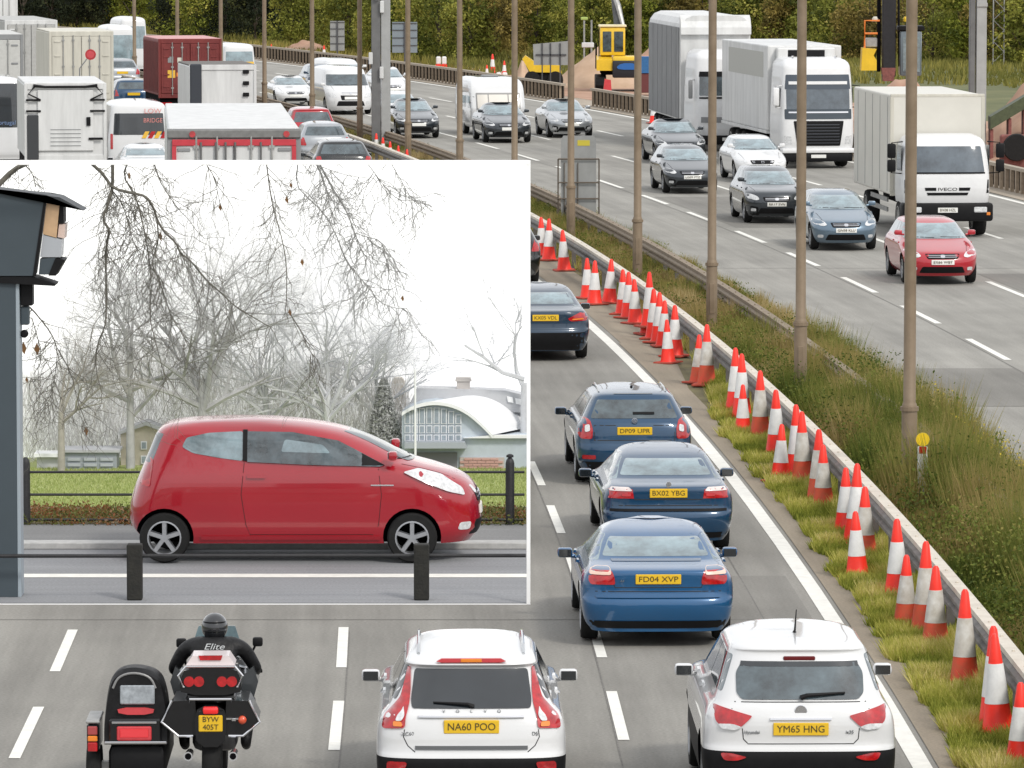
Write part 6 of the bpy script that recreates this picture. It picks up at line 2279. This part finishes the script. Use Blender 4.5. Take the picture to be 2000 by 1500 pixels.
# walls behind the frame, falling with the sight line, and the white sky backdrop panel, an added glow lighting the inset
bt = AT(0, 313, YBK).z
bt2 = AT(0, 313, YBK).z
SKYM = mat('glowing_sky_backdrop', (.93, .935, .94), rough=.9, emit=.42)
BX0, BX1 = AT(-95, 313, YBK).x, AT(1032.5, 313, YBK).x
q = MB().box(BX0, BX1, YBK, YBK + .06, .002, bt)
tag(q.build('added_sky_glow_panel', SKYM), kind='structure')
IX0, IX1 = fx0 + .045, fx1i + .002


def xr(Y):
    t = (Y - YF) / (YBK - YF)
    return IX0 + (BX0 - IX0) * t, IX1 + (BX1 - .002 - IX1) * t


def flat(name, r0, r1, z, m, label=None, kind='structure'):
    y0 = YF + .04 if r0 is None else Yb(r0)
    y1 = YBK - .002 if r1 is None else Yb(r1)
    me = bpy.data.meshes.new(name)
    (a0, a1), (b0, b1) = xr(y0), xr(y1)
    me.from_pydata([(a0, y0, z), (a1, y0, z), (b1, y1, z), (b0, y1, z)], [], [(0, 1, 2, 3)])
    uv = me.uv_layers.new(name='lane')
    for lp in me.loops:
        c_ = me.vertices[lp.vertex_index].co
        uv.data[lp.index].uv = (c_.y, c_.x)
    return tag(link(name, me, m), label, kind=kind)


IAS = road_mat('town_asphalt', (.24, .245, .255), .05)
flat('road', None, 1074, .012, IAS)
flat('road_line', 1134, 1127, .017, PAINTM)
q = MB().box(xr(74)[0], xr(74)[1], Yb(1078), Yb(1072), .012, .10, .01)
tag(q.build('kerb', mat('pale_kerb_stone', (.42, .42, .41), rough=.8, nz=.15)), kind='structure')
flat('pavement', 1072, 1040, .095, road_mat('pavement_tarmac', (.20, .20, .20), .08))
flat('flower_bed', 1040, 1006, .10, SOILM)
flat('lawn', 1006, None, .105, mat('lawn_green', (.30, .36, .12), rough=.95, col2=(.42, .46, .20), nscale=1.5))
n = 60000
Yg = rng.uniform(Yb(1006), Yb(930), n)
Xg = xr(Yg)[0] + (xr(Yg)[1] - .01 - xr(Yg)[0]) * rng.uniform(0, 1, n)
LAWNM = tintmat('lawn_blades', [(0, (.24, .30, .08)), (.5, (.36, .42, .15)), (1, (.52, .54, .26))])
blades('grass', Xg, Yg, np.full(n, .105), rng.uniform(.02, .05, n), np.full(n, .014), .6, rng.uniform(0, 1, n), LAWNM, 'mown pale green lawn behind the railing of the inset scene')
n = 16000
Yg = rng.uniform(Yb(1043), Yb(1012), n)
Xg = xr(Yg)[0] + (xr(Yg)[1] - .03 - xr(Yg)[0]) * rng.uniform(0, 1, n)
HEDM = tintmat('leaf_litter', [(0, (.02, .03, .01)), (.3, (.08, .10, .025)), (.5, (.16, .17, .05)), (.72, (.20, .07, .03)), (.88, (.28, .13, .06)), (1, (.42, .30, .2))])
V, Q, T = leafcards(Xg, Yg, .10 + rng.uniform(0, .16, n) * rng.uniform(.3, 1, n), rng.uniform(.014, .032, n), np.clip(fnoise(Xg, Yg * 2, 2.2) * .6 + rng.uniform(0, .45, n), 0, 1))
tag(link('leaf_litter', npmesh('leaf_litter', V, Q, T), HEDM), 'low ivy and fallen brown leaves along the foot of the railing behind the red hatchback', kind='stuff')

IRON = mat('black_iron', (.018, .018, .02), rough=.55, nz=.3, bump=.3, bscale=60)
WOODB = mat('black_weathered_timber', (.009, .009, .008), rough=.8, col2=(.02, .019, .015), nscale=9, bump=.4, bscale=30)
# railing behind the car
Yr = Yb(1040)
rl = thing('railing', 'black iron railing with two posts and three rails behind the red hatchback', 'railing', ((IX0 + IX1) / 2, Yr, .09))
ox = rl.location.x
zr = lambda py: AT(0, py, Yr).z - .09
for py, rr_ in ((922, .018), (966, .018), (1015, .018)):
    MB().tube([(IX0 - ox, 0, zr(py)), (IX1 - ox - .01, 0, zr(py))], rr_, 8).build('rail', IRON, rl)
for px in (50, 996):
    x = AT(px, 900, Yr).x - ox
    MB().lathe([(.062, 0), (.062, zr(905)), (.05, zr(898)), (.02, zr(893))], n=12, c=(x, 0, 0)).build('post', IRON, rl, 40)
MB().lathe([(.05, 0), (.05, .03), (.02, .045)], n=10, c=(0, 0, 0)).build('finial', IRON, rl).location = (AT(996, 900, Yr).x - ox, 0, zr(893))
# low rail in front of the car
Yp = 68.95
rl = thing('railing', 'low black rail through two thick square timber posts, in front of the red hatchback', 'railing', ((IX0 + IX1) / 2, Yp, .012))
ox = rl.location.x
zp = lambda py: AT(0, py, Yp).z - .012
MB().tube([(IX0 - ox, 0, zp(1086)), (IX1 - ox - .01, 0, zp(1085))], .024, 10).build('rail', IRON, rl, 40)
for px in (262, 823):
    x = AT(px, 900, Yp).x - ox
    MB().box(x - .095, x + .095, -.095, .095, 0, zp(1062), .018, 2).build('post', WOODB, rl)
# speed camera
Yc = 69.4
SLATE = mat('slate_blue_steel', (.045, .062, .075), rough=.55, nz=.06, nscale=1.5)
SLATEL = mat('pale_steel_edge', (.30, .35, .39), rough=.5)
cc = AT(0, 600, Yc).x
zc_ = lambda py: AT(0, py, Yc).z - .012
xc_ = lambda px: AT(px, 600, Yc).x - cc
sc = thing('speed_camera', 'slate grey roadside speed camera on a square column, left in the inset scene', 'speed camera', (cc, Yc, .012))
MB().box(xc_(-42), xc_(33), -.20, .22, 0, zc_(540), .004).build('column', SLATE, sc)
MB().box(xc_(33) + .001, xc_(40), -.19, .22, 0, zc_(541), .003).build('column_edge', SLATEL, sc)
q = MB().prism([(xc_(-90), zc_(536)), (xc_(70), zc_(536)), (xc_(93), zc_(380)), (xc_(-90), zc_(364))], -.26, .26)
hz_ = q.build('housing', SLATE, sc)
MB().prism([(xc_(68), zc_(537)), (xc_(74), zc_(537)), (xc_(97), zc_(380)), (xc_(92), zc_(380))], -.272, -.261).build('housing_edge', BLACK, hz_)
MB().prism([(xc_(-90), zc_(363)), (xc_(95), zc_(378)), (xc_(120), zc_(393)), (xc_(168), zc_(409)), (xc_(122), zc_(383)), (xc_(-90), zc_(356))], -.30, .30).build('roof', mat('dark_slate', (.035, .04, .045), rough=.5), sc)
TAN = mat('tan_camera_panel', (.50, .33, .19), rough=.5, nz=.1)
MB().prism([(xc_(88), zc_(455)), (xc_(97), zc_(382)), (xc_(121), zc_(394)), (xc_(114), zc_(462))], -.24, .22).build('front_panel', TAN, sc)
MB().prism([(xc_(82), zc_(500)), (xc_(88), zc_(456)), (xc_(124), zc_(466)), (xc_(122), zc_(500))], -.23, .22).build('lens_panel', mat('pale_grey_panel', (.38, .40, .43), rough=.3), sc)
MB().prism([(xc_(118), zc_(434)), (xc_(128), zc_(434)), (xc_(128), zc_(400)), (xc_(122), zc_(400))], -.22, .2).build('flash_shade', BLACK, sc)
MB().prism([(xc_(116), zc_(461)), (xc_(129), zc_(464)), (xc_(131), zc_(436)), (xc_(119), zc_(436))], -.2, .2).build('flash_panel', mat('pale_pink_panel', (.62, .48, .42), rough=.4), sc)
MB().prism([(xc_(79), zc_(534)), (xc_(82), zc_(503)), (xc_(112), zc_(501)), (xc_(100), zc_(534))], -.23, .22).build('lens_hood', SLATE, sc)
MB().prism([(xc_(98), zc_(536)), (xc_(112), zc_(502)), (xc_(130), zc_(505)), (xc_(112), zc_(536))], -.25, .24).build('hood_lip', BLACK, sc)
MB().prism([(xc_(-90), zc_(545)), (xc_(110), zc_(556)), (xc_(112), zc_(552)), (xc_(70), zc_(538)), (xc_(-90), zc_(537))], -.25, .25).build('base_plate', BLACK, sc)
MB().box(xc_(41), xc_(65), -.1, .15, zc_(596), zc_(550), .01).build('mounting_block', BLACK, sc)
MB().box(xc_(41), xc_(57), -.06, .1, zc_(634), zc_(598), .01).build('bracket', SLATE, sc)
MB().lathe([(.03, -.05), (.05, -.02), (.05, .05)], n=14, axis='y', c=(xc_(47), 0, zc_(652))).build('cable_gland', BLACK, sc)

# ---- the small red hatchback
HR = 1.86
PR = fixp(dict(
    rear=[(.25, .2), (.42, .04), (.58, 0), (.74, .01), (.98, .08), (1.2, .17), (1.45, .28), (1.66, .36), (1.76, .44), (1.81, .60), (1.84, .9), (1.86, 1.7)],
    front=[(.25, .14), (.38, .03), (.52, 0), (.78, .02), (.96, .08), (1.10, .22), (1.21, .50), (1.29, .80), (1.33, .94), (1.62, 1.50), (1.74, 1.86), (1.81, 2.25), (1.85, 2.7), (1.86, 3.0)],
    width=[(.25, .78), (.4, .84), (.8, .875), (1.1, .87), (1.27, .83), (1.62, .71), (1.74, .64), (1.82, .50), (1.85, .36), (1.86, .14)],
    belt=1.30, cowl=1.30, wtop=1.70, stop=1.66, rsill=1.30, side=False, nohandle=True, wsk=.80, lamp=[(.30, .90), (.42, .88), (.46, .98), (.40, 1.0)]), HR)
PR['wheels'] = (-1.83, 1.42)
REDB = paint('bright_red_paint', (.34, .004, .014), metal=.0, rough=.22, dirt=.03)
YC_ = 72.75 + .86
c = make_car('moving_car', 'small bright red hatchback seen from the side inside the white frame', PR, (at_px(597, 73.4), YC_, .02), -PI / 2, REDB, L=4.66, W=1.75, H=HR, detail='front', r=.33, glass=GLASS)
pt = c['pt']
pt('side_window', [(-1.60, 1.52), (-1.54, 1.64), (-1.25, 1.70), (-.80, 1.72), (-.80, 1.34), (-1.1, 1.38), (-1.45, 1.44)], 'right', .008, GLASSP, 1)
pt('side_window', [(-.74, 1.72), (-.15, 1.71), (.45, 1.60), (1.06, 1.29), (1.0, 1.27), (.1, 1.29), (-.74, 1.33)], 'right', .024, GLASS, 0)
pt('painted_reflection', [(-.25, 1.62), (.25, 1.55), (.35, 1.44), (-.3, 1.46)], 'right', .0265, GLASSP, 1)  # paler glass patch laid on the pane as a painted reflection
pt('window_corner', [(.76, 1.44), (1.06, 1.29), (.76, 1.285)], 'right', .028, BLACK, 0)
pt('side_window', [(-1.5, 1.46), (.9, 1.28), (.3, 1.58), (-1.3, 1.66)], 'left', .008, GLASS, 1)
pt('window_pillar', [(-.80, 1.345), (-.74, 1.34), (-.74, 1.74), (-.80, 1.74)], 'right', .027, BLACK, 0)
pt('headlight', [(1.30, 1.20), (1.5, 1.24), (1.8, 1.16), (2.08, .98), (2.12, .88), (1.9, .94), (1.55, 1.08)], 'right', .035, CLEARL, 1)
pt('door_handle', [(-.74, 1.12), (-.50, 1.12), (-.50, 1.16), (-.74, 1.16)], 'right', .03, REDB, 0)
pt('badge_strip', [(.88, 1.02), (1.18, 1.02), (1.18, 1.035), (.88, 1.035)], 'right', .012, CHROME, 0)
pt('side_skirt', [(-1.35, .30), (1.0, .30), (1.0, .35), (-1.35, .35)], 'right', .02, REDB, 0)
pt('tail_light', [(-2.16, 1.02), (-2.02, 1.00), (-1.98, 1.35), (-2.06, 1.40)], 'right', .012, REDL, 1)
lines(c, [[(-.78, 1.32), (-.82, .9), (-.76, .5), (-.70, .36)], [(.98, 1.24), (1.02, .9), (.98, .5), (.9, .36)], [(-.70, .37), (.9, .37)]], .010, 'right', mat('dark_red_gap', (.08, .002, .004), rough=.7))
for wy in (-1.83, 1.42):
    pass

# ---- bare trees
def limb(mb, p, d, ln, r, lvl, rnd, droop=0.0, spread=.55, keep=None, nseg=3, flat_=.45, kids=(3, 5)):
    pts, rs = [p], [r]
    q = Vector(p)
    d = Vector(d).normalized()
    for i in range(nseg):
        d = (d + Vector((rnd.gauss(0, .16), rnd.gauss(0, .10), rnd.gauss(0, .12) - droop))).normalized()
        q = q + d * ln / nseg
        q.y = min(max(q.y, keep[0]), keep[1])
        if q.x > IX1 - .02 or q.x < IX0 + .02 or q.z > bt + .6:
            break
        pts.append(q.copy())
        rs.append(r * (1 - .55 * (i + 1) / nseg))
    if len(pts) < 2:
        return
    mb.tube(pts, rs, 5 if r > .03 else 3, caps=False)
    if lvl <= 0:
        return
    k = rnd.randint(*kids)
    for i in range(k):
        t = rnd.uniform(.3, 1)
        j = min(len(pts) - 1, max(1, int(round(t * (len(pts) - 1)))))
        nd = d + Vector((rnd.gauss(0, spread), rnd.gauss(0, spread * flat_), rnd.gauss(0.05, spread * .7)))
        limb(mb, pts[j], nd, ln * rnd.uniform(.55, .82), rs[j] * rnd.uniform(.5, .75), lvl - 1, rnd, droop, spread, keep, nseg, flat_, kids)


def bare_tree(px, Y, hgt, m, label, seed, lvl=5, r=.08, ln=None, n0=5, lean=0.0, spread=.6):
    rnd = random.Random(seed)
    x = AT(px, 900, Y).x
    t = thing('bare_tree', label, 'tree', (x, Y, .1), 0, 'bare trees of the inset scene')
    tr_ = MB().tube([(0, 0, 0), (lean * .3, 0, hgt * .18), (lean * .6, 0, hgt * .34)], [r, r * .85, r * .7], 8)
    tr_.build('trunk', m, t, 60)
    cm = MB()
    for i in range(n0):
        a = -1.1 + 2.2 * i / (n0 - 1)
        limb(cm, Vector((x + lean * .34, Y, .1 + hgt * rnd.uniform(.2, .36))), (math.sin(a), rnd.uniform(-.2, .2), math.cos(a) * 1.0 + .2), (ln or hgt * .34) * rnd.uniform(.85, 1.15), r * .6, lvl, rnd, 0, spread, (Y - .7, Y + .6), 3)
    cm.v = [(a - x, b - Y, c_ - .1) for a, b, c_ in cm.v]
    cm.build('crown', m, t)


TB1 = mat('hazed_grey_bark', (.40, .40, .40), rough=.9, nz=.15)  # haze painted into the bark as a pale tone
TB2 = mat('misty_bark', (.58, .59, .61), rough=.9, nz=.1)  # thicker mist painted in, paler still
TB3 = mat('brown_grey_bark', (.36, .34, .30), rough=.9, nz=.15)
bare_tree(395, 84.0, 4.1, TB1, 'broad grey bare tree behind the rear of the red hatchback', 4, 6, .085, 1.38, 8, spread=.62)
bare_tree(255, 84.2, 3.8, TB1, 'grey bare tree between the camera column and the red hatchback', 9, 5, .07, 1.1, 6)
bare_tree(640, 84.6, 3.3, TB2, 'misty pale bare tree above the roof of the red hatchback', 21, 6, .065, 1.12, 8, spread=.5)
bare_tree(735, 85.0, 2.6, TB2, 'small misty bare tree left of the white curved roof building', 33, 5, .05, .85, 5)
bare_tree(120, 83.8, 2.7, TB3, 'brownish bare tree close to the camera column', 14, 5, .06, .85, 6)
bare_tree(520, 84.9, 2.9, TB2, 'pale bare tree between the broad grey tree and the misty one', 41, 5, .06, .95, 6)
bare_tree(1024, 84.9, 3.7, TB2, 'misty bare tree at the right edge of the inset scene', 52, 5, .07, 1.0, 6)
# brush of far twigs low down
BRM = tintmat('hazed_brush', [(0, (.62, .61, .60)), (.5, (.74, .73, .72)), (1, (.86, .86, .86))], trans=0)  # distance haze painted in as near-white twig tones
n = 15000
pxs = rng.uniform(40, 800, n)
Yq = rng.uniform(84.9, 85.7, n)
Xq = (pxs - 1000) / F * Yq
cap_ = 1.35 + .9 * np.exp(-((pxs - 300) / 190) ** 2) + .55 * np.exp(-((pxs - 650) / 90) ** 2)
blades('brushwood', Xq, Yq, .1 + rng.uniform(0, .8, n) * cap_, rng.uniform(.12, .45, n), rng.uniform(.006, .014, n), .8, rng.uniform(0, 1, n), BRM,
       'dim tangle of distant brushwood at the foot of the bare trees')

# ---- hanging twigs in front
TWM = mat('near_twig_bark', (.085, .08, .07), rough=.85, col2=(.17, .16, .13), nscale=20)
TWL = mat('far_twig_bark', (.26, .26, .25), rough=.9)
LEAFB = mat('dead_leaf', (.22, .11, .04), rough=.8, nz=.3)


def twigs(label, lines_, m, Y, seed, kids=12, kl=45):
    rnd = random.Random(seed)
    t = thing('hanging_branch', label, 'branch', AT(lines_[0][0][0][0], 330, Y), 0, 'bare branches hanging into the inset scene')
    o = Vector(t.location)
    for pts, r0, r1 in lines_:
        P_ = chaikin([(a, b) for a, b in pts], 1)
        W_ = [AT(a, max(b, 316), Y + .1 * math.sin(i * .7)) - o for i, (a, b) in enumerate(P_)]
        k = len(W_)
        MB().tube(W_, [r0 + (r1 - r0) * i / (k - 1) for i in range(k)], 6, caps=False).build('bough', m, t, 60)
    mb = MB()
    for pts, r0, r1 in lines_:
        for _ in range(int(kids * len(pts) / 6)):
            j = rnd.randrange(0, len(pts) - 1)
            f_ = rnd.random()
            a = [pts[j][0] + (pts[j + 1][0] - pts[j][0]) * f_, pts[j][1] + (pts[j + 1][1] - pts[j][1]) * f_]
            ang = rnd.uniform(-1.3, 1.3)

            def run(a, ang, ln, r, lv):
                q = [tuple(a)]
                for s_ in range(5):
                    ang += rnd.gauss(-ang * .12, .28)
                    a = [a[0] + math.sin(ang) * ln / 5, a[1] + math.cos(ang) * ln / 5]
                    if a[0] < 6 or a[0] > 1015:
                        break
                    q.append(tuple(a))
                    if lv > 0 and rnd.random() < .45:
                        run(list(a), ang + rnd.choice((-1, 1)) * rnd.uniform(.4, 1.0), ln * rnd.uniform(.4, .75), r * .7, lv - 1)
                if len(q) > 1:
                    yy = Y + rnd.uniform(-.2, .3)
                    mb.tube([AT(u, max(v, 316), yy) - o for u, v in q], [r * (1 - .5 * i / len(q)) for i in range(len(q))], 3, caps=False)
            run(a, ang, kl * rnd.uniform(.5, 2.0), .0052, 2)
    mb.build('twigs', m, t)['kind'] = 'stuff'
    return t


twigs('thick forked branch dropping from the top of the inset scene, left of centre',
      [([(175, 310), (205, 345), (220, 368), (262, 378), (285, 383), (300, 405), (307, 430), (320, 452), (345, 475), (352, 495), (372, 508), (400, 545), (430, 570), (460, 600), (495, 620), (530, 640)], .022, .006),
       ([(220, 308), (220, 368), (213, 395), (199, 428), (215, 450), (207, 480), (207, 540), (208, 610), (205, 640), (190, 670), (186, 720), (200, 770)], .022, .006),
       ([(250, 308), (240, 345), (262, 375), (275, 420), (285, 465), (292, 510), (296, 560), (292, 620), (302, 660), (312, 700), (330, 760)], .012, .005),
       ([(307, 430), (310, 470), (300, 500), (297, 520), (310, 545), (322, 580), (335, 620), (355, 650), (380, 700)], .010, .005),
       ([(222, 375), (240, 400), (252, 440), (262, 480), (280, 500)], .008, .005)], TWM, 70.4, 3, 24, 55)
twigs('short stout branch crossing the top left corner above the speed camera', [([(-40, 395), (0, 358), (25, 333), (60, 312)], .045, .03), ([(45, 318), (65, 340), (70, 365)], .008, .004)], TWM, 71.2, 8, 12, 25)
twigs('thin brown twigs beside the camera column', [([(58, 600), (70, 612), (100, 650), (112, 680), (110, 720), (100, 770), (110, 800)], .010, .004), ([(62, 620), (85, 700), (60, 740), (95, 790)], .006, .004),
                                                    ([(112, 680), (140, 730), (150, 780), (170, 830)], .007, .004)], TWM, 70.8, 15, 22, 42)
twigs('slender twigs hanging above the middle of the red hatchback', [([(520, 310), (528, 380), (540, 430), (552, 470), (560, 520), (560, 580), (556, 615)], .009, .005), ([(568, 615), (590, 650), (602, 682), (622, 705)], .007, .004),
                                                                      ([(300, 310), (310, 350), (328, 380), (350, 410)], .010, .004), ([(400, 310), (420, 350), (430, 400)], .006, .003)], TWM, 70.6, 22, 20, 46)
twigs('fan of fine arching twigs hanging at the upper right of centre', [([(582, 310), (578, 362), (600, 385), (632, 415), (650, 445), (665, 480), (675, 510), (700, 540), (720, 560), (740, 590), (770, 602), (795, 602)], .008, .004),
                                                                         ([(616, 308), (630, 350), (640, 375), (645, 410), (655, 440)], .010, .004), ([(622, 308), (650, 370), (665, 390), (680, 420), (693, 455), (700, 475), (712, 500), (718, 540)], .012, .004),
                                                                         ([(695, 455), (712, 462), (740, 468), (750, 485), (755, 515), (770, 545), (778, 575)], .006, .003), ([(600, 312), (650, 335), (690, 345), (730, 348)], .006, .003),
                                                                         ([(715, 312), (740, 350), (760, 375), (785, 395), (820, 413)], .005, .003), ([(762, 312), (790, 365), (805, 390), (835, 394)], .005, .003)], TWL, 71.0, 31, 22, 48)
lm = MB()
lf = thing('dead_leaves', 'a few brown dead leaves clinging to the twigs by the camera column and above', 'leaves', AT(60, 680, 70.8))
for px, py, k_ in ((46, 680, 1), (72, 682, 1), (168, 842, .7), (568, 362, .5), (560, 390, .6), (430, 405, .6), (590, 512, .6), (786, 583, .5), (566, 610, .6), (313, 462, .7), (252, 343, .6), (52, 742, .5)):
    p = AT(px, py, 70.8) - Vector(lf.location)
    w2_, h2_ = .04 * k_, .085 * k_
    m_ = MB().add([(p.x, p.y, p.z + h2_), (p.x + w2_, p.y - .01, p.z), (p.x + .01, p.y, p.z - h2_), (p.x - w2_, p.y + .01, p.z)], [(0, 1, 2), (0, 2, 3)])
    m_.build('leaf', LEAFB, lf)

# ---- buildings of the inset scene, mist painted in as paler colours
def P2(px, py, Y):
    p = AT(px, py, Y)
    return (p.x, p.z)


def prismpx(pts, Y, dep, o=(0, 0)):
    return MB().prism([(P2(a, b, Y)[0] - o[0], P2(a, b, Y)[1] - o[1]) for a, b in pts], Y, Y + dep)


PB = mat('pale_blue_render', (.50, .56, .62), rough=.8, nz=.06)
WROOF = mat('white_metal_roof', (.82, .83, .84), rough=.5)
MULL = mat('white_mullion', (.75, .77, .80), rough=.5)
PANE = mat('grey_blue_pane', (.30, .35, .40), rough=.2, coat=.4, nz=.2)
Yq = 84.3
cx = AT(900, 800, Yq).x
bd = thing('building', 'pale building with a curved white roof and a tall gridded window', 'building', (cx, 0, 0))
arcp = [(785, 808), (800, 798), (825, 789), (850, 786), (880, 790), (910, 803), (940, 828), (962, 852)]
prismpx([(785, 930)] + arcp + [(1034, 852), (1034, 930)], Yq, 1.2, (cx, 0)).build('wall', PB, bd)
vs, fs = [], []
A_ = chaikin(arcp, 2)
for (a, b) in A_:
    for (dx, dy, yy) in ((0, -4, -.12), (0, 3, -.12)):
        x_, z_ = P2(a + dx, b + dy, Yq)
        vs.append((x_ - cx, Yq + yy, z_))
    x_, z_ = P2(min(a + 85, 1034), b - 6, Yq)
    vs.append((x_ - cx, Yq + 1.0, z_ + .0))
for i in range(len(A_) - 1):
    fs += [(3 * i, 3 * i + 3, 3 * i + 5, 3 * i + 2), (3 * i, 3 * i + 1, 3 * i + 4, 3 * i + 3)]
q = MB()
q.v, q.f = vs, fs
q.build('roof', WROOF, bd, 30)
prismpx([(905, 856), (962, 850), (1034, 850), (1034, 856)], Yq - .1, .1, (cx, 0)).build('eaves', WROOF, bd)
for i in range(8):
    a0 = 790 + i * 14.2
    topy = interp([(785, 812), (800, 802), (830, 796), (860, 796), (890, 806), (905, 816)], a0 + 6)
    for b0, b1 in ((topy, 828), (831, 846), (849, 861)):
        fr_ = prismpx([(a0, b1), (a0 + 11.8, b1), (a0 + 11.8, b0), (a0, b0)], Yq - .03, .028, (cx, 0)).build('window', MULL, bd)
        prismpx([(a0 + 2, b1 - 1.5), (a0 + 9.8, b1 - 1.5), (a0 + 9.8, b0 + 1.5), (a0 + 2, b0 + 1.5)], Yq - .036, .005, (cx, 0)).build('pane', PANE, fr_)
prismpx([(806, 925), (893, 925), (893, 884), (806, 884)], Yq - .04, .038, (cx, 0)).build('garage_door', mat('dark_door_grey', (.20, .20, .22), rough=.7), bd)
prismpx([(790, 876), (912, 876), (908, 864), (790, 864)], Yq - .3, .29, (cx, 0)).build('canopy', mat('slate_canopy', (.36, .39, .43), rough=.7), bd)
BRK = mat('hazed_brick', (.50, .30, .26), rough=.9, nz=.1, nscale=12)  # brick colour paled to paint in the mist
x0, z0 = P2(898, 923, Yq)
x1, z1 = P2(985, 893, Yq)
br = MB().box(0, .125, -.05, 0, 0, .035, .003).mesh('brick')
br.materials.append(BRK)
bw = MB().box(x0 - cx, x1 - cx, Yq - .03, Yq - .002, z0 - .1, z1, .0).build('brick_wall', mat('mortar', (.50, .45, .42), rough=.9), bd)
row = 0
zz = z0 - .1
while zz < z1 - .03:
    xx = x0 - cx + .004 + (.064 if row % 2 else 0)
    while xx + .125 < x1 - cx:
        b_ = link('brick', br, None, bw)
        b_.location = (xx, Yq - .0, zz)
        xx += .131
    zz += .041
    row += 1
Yh = 85.2
cx2 = AT(900, 780, Yh).x
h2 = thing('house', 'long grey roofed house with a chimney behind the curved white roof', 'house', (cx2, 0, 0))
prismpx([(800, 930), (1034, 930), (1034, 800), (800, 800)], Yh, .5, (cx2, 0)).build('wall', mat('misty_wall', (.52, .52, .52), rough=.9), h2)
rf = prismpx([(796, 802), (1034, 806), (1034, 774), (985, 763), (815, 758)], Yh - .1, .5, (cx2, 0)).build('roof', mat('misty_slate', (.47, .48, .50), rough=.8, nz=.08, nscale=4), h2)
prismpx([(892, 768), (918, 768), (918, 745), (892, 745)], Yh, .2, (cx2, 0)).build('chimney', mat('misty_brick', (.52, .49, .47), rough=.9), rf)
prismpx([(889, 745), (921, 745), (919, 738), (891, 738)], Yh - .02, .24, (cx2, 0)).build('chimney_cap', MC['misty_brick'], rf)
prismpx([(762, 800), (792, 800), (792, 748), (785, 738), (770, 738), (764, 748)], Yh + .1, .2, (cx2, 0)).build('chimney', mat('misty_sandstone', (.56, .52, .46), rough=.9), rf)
for a, b in ((992, 778), (1008, 782)):
    prismpx([(a, b + 7), (a + 11, b + 9), (a + 9, b - 2), (a - 2, b - 4)], Yh - .13, .03, (cx2, 0)).build('roof_window', WROOF, rf)
fp = thing('flagpole', 'slim white flagpole in front of the gridded window', 'flagpole', (AT(811, 800, 84).x, 84, .1))
MB().lathe([(.02, 0), (.014, AT(0, 722, 84).z - .1)], n=8).build('pole', WROOF, fp)
Yq2 = 84.2
cx = AT(174, 900, Yq2).x
bd = thing('building', 'low grey flat roofed block behind the railing at the left of the inset scene', 'building', (cx, 0, 0))
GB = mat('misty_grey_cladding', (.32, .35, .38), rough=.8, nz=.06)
prismpx([(122, 945), (228, 945), (228, 884), (122, 884)], Yq2, .6, (cx, 0)).build('wall', GB, bd)
prismpx([(116, 884), (234, 884), (234, 879), (116, 879)], Yq2 - .06, .7, (cx, 0)).build('roof', MC['misty_slate'], bd)
for i in range(3):
    a0 = 132 + i * 32
    for j in range(4):
        b0 = 894 + j * 11
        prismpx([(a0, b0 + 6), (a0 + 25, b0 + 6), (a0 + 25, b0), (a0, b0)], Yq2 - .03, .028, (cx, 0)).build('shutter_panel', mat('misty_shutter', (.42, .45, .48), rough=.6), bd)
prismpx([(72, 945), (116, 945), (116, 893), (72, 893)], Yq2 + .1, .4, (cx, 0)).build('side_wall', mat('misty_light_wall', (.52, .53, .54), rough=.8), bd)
prismpx([(66, 893), (120, 893), (116, 886), (66, 886)], Yq2, .5, (cx, 0)).build('side_roof', WROOF, bd)
cx = AT(270, 900, 84.8).x
bd = thing('building', 'tan gabled building partly behind the tail of the red hatchback', 'building', (cx, 0, 0))
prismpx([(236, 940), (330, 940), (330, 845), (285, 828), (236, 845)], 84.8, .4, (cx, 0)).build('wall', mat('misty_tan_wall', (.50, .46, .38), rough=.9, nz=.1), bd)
prismpx([(232, 849), (285, 831), (334, 849), (334, 843), (285, 823), (232, 843)], 84.72, .5, (cx, 0)).build('roof', MC['misty_slate'], bd)
for a0, b0 in ((248, 862), (275, 862), (300, 862), (248, 890), (275, 890)):
    w_ = prismpx([(a0, b0 + 16), (a0 + 12, b0 + 16), (a0 + 12, b0), (a0, b0)], 84.77, .028, (cx, 0)).build('window', MULL, bd)
    prismpx([(a0 + 2, b0 + 14), (a0 + 10, b0 + 14), (a0 + 10, b0 + 2), (a0 + 2, b0 + 2)], 84.764, .005, (cx, 0)).build('pane', PANE, w_)
# conifer beside the curved roof, haze painted in as grey
Yt = 84.5
t = thing('conifer', 'dim grey green conifer left of the curved roof building', 'tree', (AT(750, 850, Yt).x, Yt, .1))
n = 5000
h_ = rng.uniform(0, 1, n)
rad = (.30 * (1 - h_) ** .7 + .03) * rng.uniform(.2, 1, n) ** .5
a_ = rng.uniform(0, 2 * PI, n)
V, Q, T = leafcards(rad * np.cos(a_), rad * np.sin(a_) * .7, .1 + h_ * 1.25, rng.uniform(.015, .035, n), rng.uniform(0, 1, n))
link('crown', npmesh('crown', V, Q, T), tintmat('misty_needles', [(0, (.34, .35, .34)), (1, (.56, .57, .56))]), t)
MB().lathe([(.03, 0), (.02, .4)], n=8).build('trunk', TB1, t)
